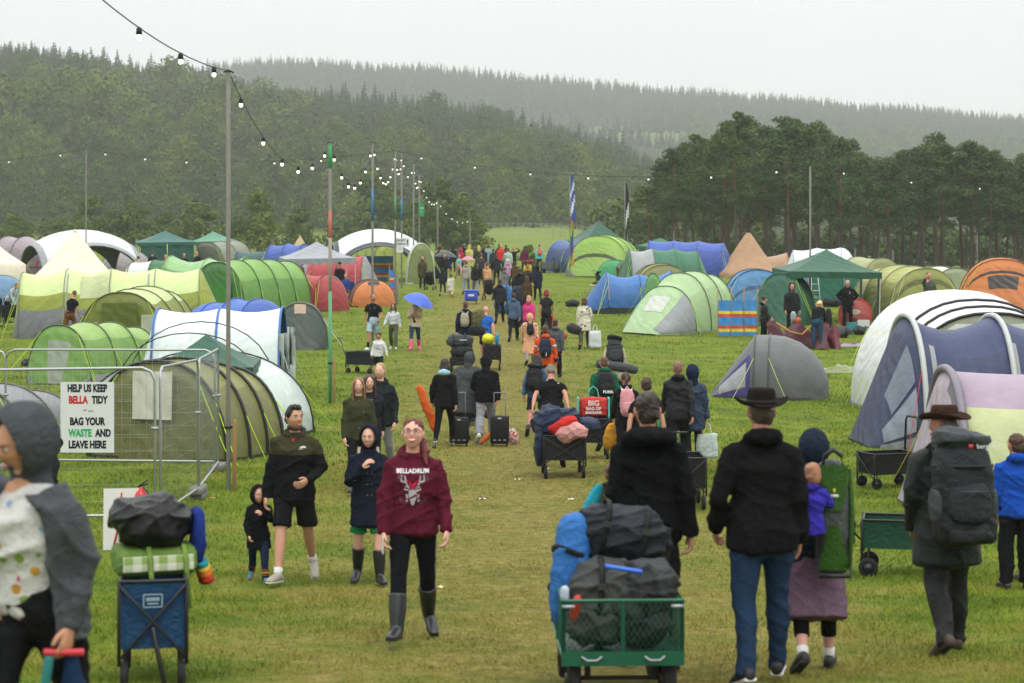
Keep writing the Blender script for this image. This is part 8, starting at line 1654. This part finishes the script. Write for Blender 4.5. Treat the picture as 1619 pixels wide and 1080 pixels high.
for x in (-.5, .5): mb = MB(); mb.tube([(x, 0, 0), (x, 0, .9)], .02, 6); mb.build('leg', BLACKM, o)
for x, c, lb in ((-.15, '#b03a2c', 'red sauce bottle on the dark camp table'), (.15, '#3f8a4a', 'green bottle on the dark camp table'), (.32, '#c9c9c4', 'white bottle on the dark camp table')): mb = MB(); mb.lathe([(.07, 0), (.075, .05), (.075, .22), (.03, .3), (.03, .38)], n=10); b_ = mb.build('bottle', plastic(c)); b_.location = PD(62, 104)+Vector((x, -.05, .93)); tag(b_, lb, 'bottle')
sack('kit_bag', P(42, 580)+Vector((0, 0, .1)), .16, .12, .12, '#2a2b2c', 'small black bag on the grass left of the bright green tent', 'bag', 3, 0, 'nylon', .02, .012, 2.4); sack('grey_cloth', P(58, 578)+Vector((0, 0, .04)), .2, .1, .05, '#8d908c', 'crumpled grey cloth on the grass beside the small black bag', 'cloth', 4, 0, 'nylon', .02, .01, 2.4)
# the tent being packed away under the big gazebo
def fold(px, py, L_, h, c, yaw, label, name, seed, d=.45, cat='tent'):
    rs = random.Random(seed); g = []; n = 22
    for v in [k/6 for k in range(7)]: g.append([(-L_/2+L_*k/n+.05*math.sin(v*5+k), d*(1-v)*1.0*math.sin(k*.5+seed)*.4-d*(1-v)*.6, h*v*(.55+.45*abs(math.sin(k*.33+seed)))+.02*math.sin(k*1.7+v*6)) for k in range(n+1)])
    for v in (.7, .35, 0): g.append([(-L_/2+L_*k/n, d*(1-v)+.06*math.sin(k+v*4), h*v*(.5+.45*abs(math.sin(k*.33+seed)))) for k in range(n+1)])
    mb = MB(); mb.grid(g); o = mb.build(name, fly(c)); o.location = P(px, py); o.rotation_euler = (0, 0, R(yaw)); return tag(o, label, cat)
o = fold(1262, 551, 1.9, .85, '#571a2c', -4, 'maroon tent half gathered up between the people under the gazebo', 'collapsed_tent', 1.2)
mb = MB(); mb.loft([(-.7, -.15, .80), (-.25, -.3, .52), (.1, -.3, .45), (.55, -.15, .86)], [.035, .03, .03, .035], (0, 0, 1), 8); mb.build('yellow_trim', fly('#b8861c'), o)
sack('yellow_bag', P(1258, 549)+Vector((.0, -.3, .24)), .2, .1, .1, '#c99a22', 'yellow stuff bag in the folds of the maroon tent', 'bag', 3, 0, 'nylon', .024, .012, 2.4); sack('orange_bag', P(1260, 541)+Vector((0, -.1, .72)), .13, .1, .1, '#c8581c', 'orange bag lifted out of the maroon tent', 'bag', 3, 0, 'nylon', .024, .012, 2.4); sack('clear_bag', P(1253, 541)+Vector((-.0, -.15, .85)), .1, .08, .18, '#9aa0a6', 'clear plastic bag held over the maroon tent', 'bag', 3, 0, 'nylon', .024, .012, 2.4)
o = fold(1305, 551, .9, .8, '#6e1c2e', 8, 'red cloth hanging behind the blonde woman\'s legs', 'red_groundsheet', 2.0, cat='groundsheet')
heap('flat_tent', P(1345, 547), 1.1, .55, .12, [fly('#8d8390'), fly('#6a2236'), fly('#6a2236'), fly('#77777c')], 'flattened maroon and lilac tent on the grass right of the blonde woman', 'tent', 6, 4)
sack('grey_tent_bag', P(1325, 534)+Vector((0, 0, .18)), .50, .3, .2, '#3c3f42', 'dark grey heap of tent bags on the grass under the gazebo', 'bag', 3, 6, 'nylon', .028, .022, 2.4); sack('dark_bag', P(1362, 530)+Vector((0, 0, .14)), .36, .25, .16, '#33383c', 'dark blue-grey bag beside the right leg of the gazebo', 'bag', 4, 0, 'nylon', .028, .018, 2.4); sack('black_rucksack', P(1310, 525)+Vector((0, 0, .42)), .12, .12, .42, '#141517', 'black bag standing behind the blonde woman', 'bag', 4, 0, 'nylon', .028, .012, 3)
o = thing('teal_box', P(1347, 528)+Vector((0, 0, 0)), R(8), 'small teal crate among the dark bags', 'crate'); mb = MB(); mb.box((0, 0, .24), (.34, .25, .3)); mb.build('crate_body', plastic('#1f7f82'), o, smooth=False); o = thing('white_box', P(1365, 524), R(-4), 'flat white box behind the teal crate', 'box'); mb = MB(); mb.box((0, 0, .28), (.42, .2, .24)); mb.build('box_body', plastic('#b9bbb8'), o, smooth=False)
o = thing('pop_up_sign', P(1354, 521)+Vector((0, .3, 0)), 0, 'round red pop-up goal propped behind the man with his hands on his hips', 'pop-up'); mb = MB(); mb.lathe([(.02, -.02), (.60, -.02), (.62, 0), (.60, .02), (.02, .02)], (0, 0, .52), 28, axis='y'); mb.build('disc', fly('#b8504c'), o); mb = MB(); mb.lathe([(.57, -.03), (.60, -.035), (.63, -.03)], (0, 0, .52), 28, axis='y', cap=False); mb.build('hoop', plastic('#b82a26'), o)
mb = MB(); mb.ell((.0, -.03, .62), (.2, .012, .10), nu=16, nv=8); mb.build('white_patch', fly('#bdb4a4'), o); mb = MB(); mb.ell((.0, -.035, .36), (.14, .012, .08), nu=16, nv=8); mb.build('dark_patch', fly('#7a2a26'), o)
o = thing('step_ladder', PD(1291, 80), R(12), 'pale step ladder under the big green gazebo', 'ladder')
for sx in (-1, 1): mb = MB(); mb.tube([(sx*.2, 0, 0), (sx*.15, .25, 1.5)], .02, 6); mb.build('rail', metal('#b4b8ba'), o)
for k in range(5): mb = MB(); mb.box((0, .05+.05*k, .25+.28*k), (.36, .06, .025)); mb.build('rung', metal('#b4b8ba'), o)
sack('dark_holdall', PD(1312, 82)+Vector((0, 0, .15)), .42, .25, .2, '#1c1e22', 'black holdall in front of the low green cloth screen', 'holdall', 4, 0, 'nylon', .03, .012, 2.6); sack('navy_sleeping_bag', PD(1326, 83)+Vector((0, 0, .2)), .2, .2, .22, '#24345c', 'navy sleeping bag beside the black holdall', 'bag', 5, 0, 'nylon', .03, .01, 2.4)
# mesh fence along the far field, little litter in the grass
o = thing('field_fence', PD(760, 345), 0, 'thin grey mesh fence across the top of the far field', 'fence'); a = PD(700, 345); n = 26
for k in range(n+1): p = PD(700+k*9.2, 345); mb = MB(); mb.tube([p-o.location, p-o.location+Vector((0, 0, 1.9))], .035, 4); mb.build('post', GREYM, o)
mb = MB()
for zz in (.15, .9, 1.85): mb.tube([PD(700+k*9.2, 345)-o.location+Vector((0, 0, zz)) for k in range(n+1)], .02, 3)
mb.build('rail', GREYM, o)
for i, (px, py, c) in enumerate([(703, 742, '#c4c6c4'), (868, 742, '#b9bbb9'), (905, 792, '#c9c9c6'), (820, 760, '#c9c4b0'), (765, 790, '#c4c4c0'), (338, 790, '#b99a5a'), (700, 930, '#c0b48a')]):
    p = P(px, py); mb = MB(); mb.grid([[(.045*u-.02, .03*v, .012+.012*math.sin(u*3+v*2+i)) for u in (-1, 0, 1)] for v in (-1, 0, 1)]); q = mb.build('paper_scrap', plain('paper', c, .8)); q.location = p; tag(q, 'small pale litter scrap in the grass '+('near the second suitcase', 'in front of the pink bedding wagon', 'left of the big man in black', 'midway between the maroon hoodie and the black wagon', 'on the open track right of the maroon hoodie', 'at the foot of the rear fence panel', 'behind the maroon hoodie')[i], 'litter', 'scraps of litter in the grass')
flush_remesh(); flush_prints()
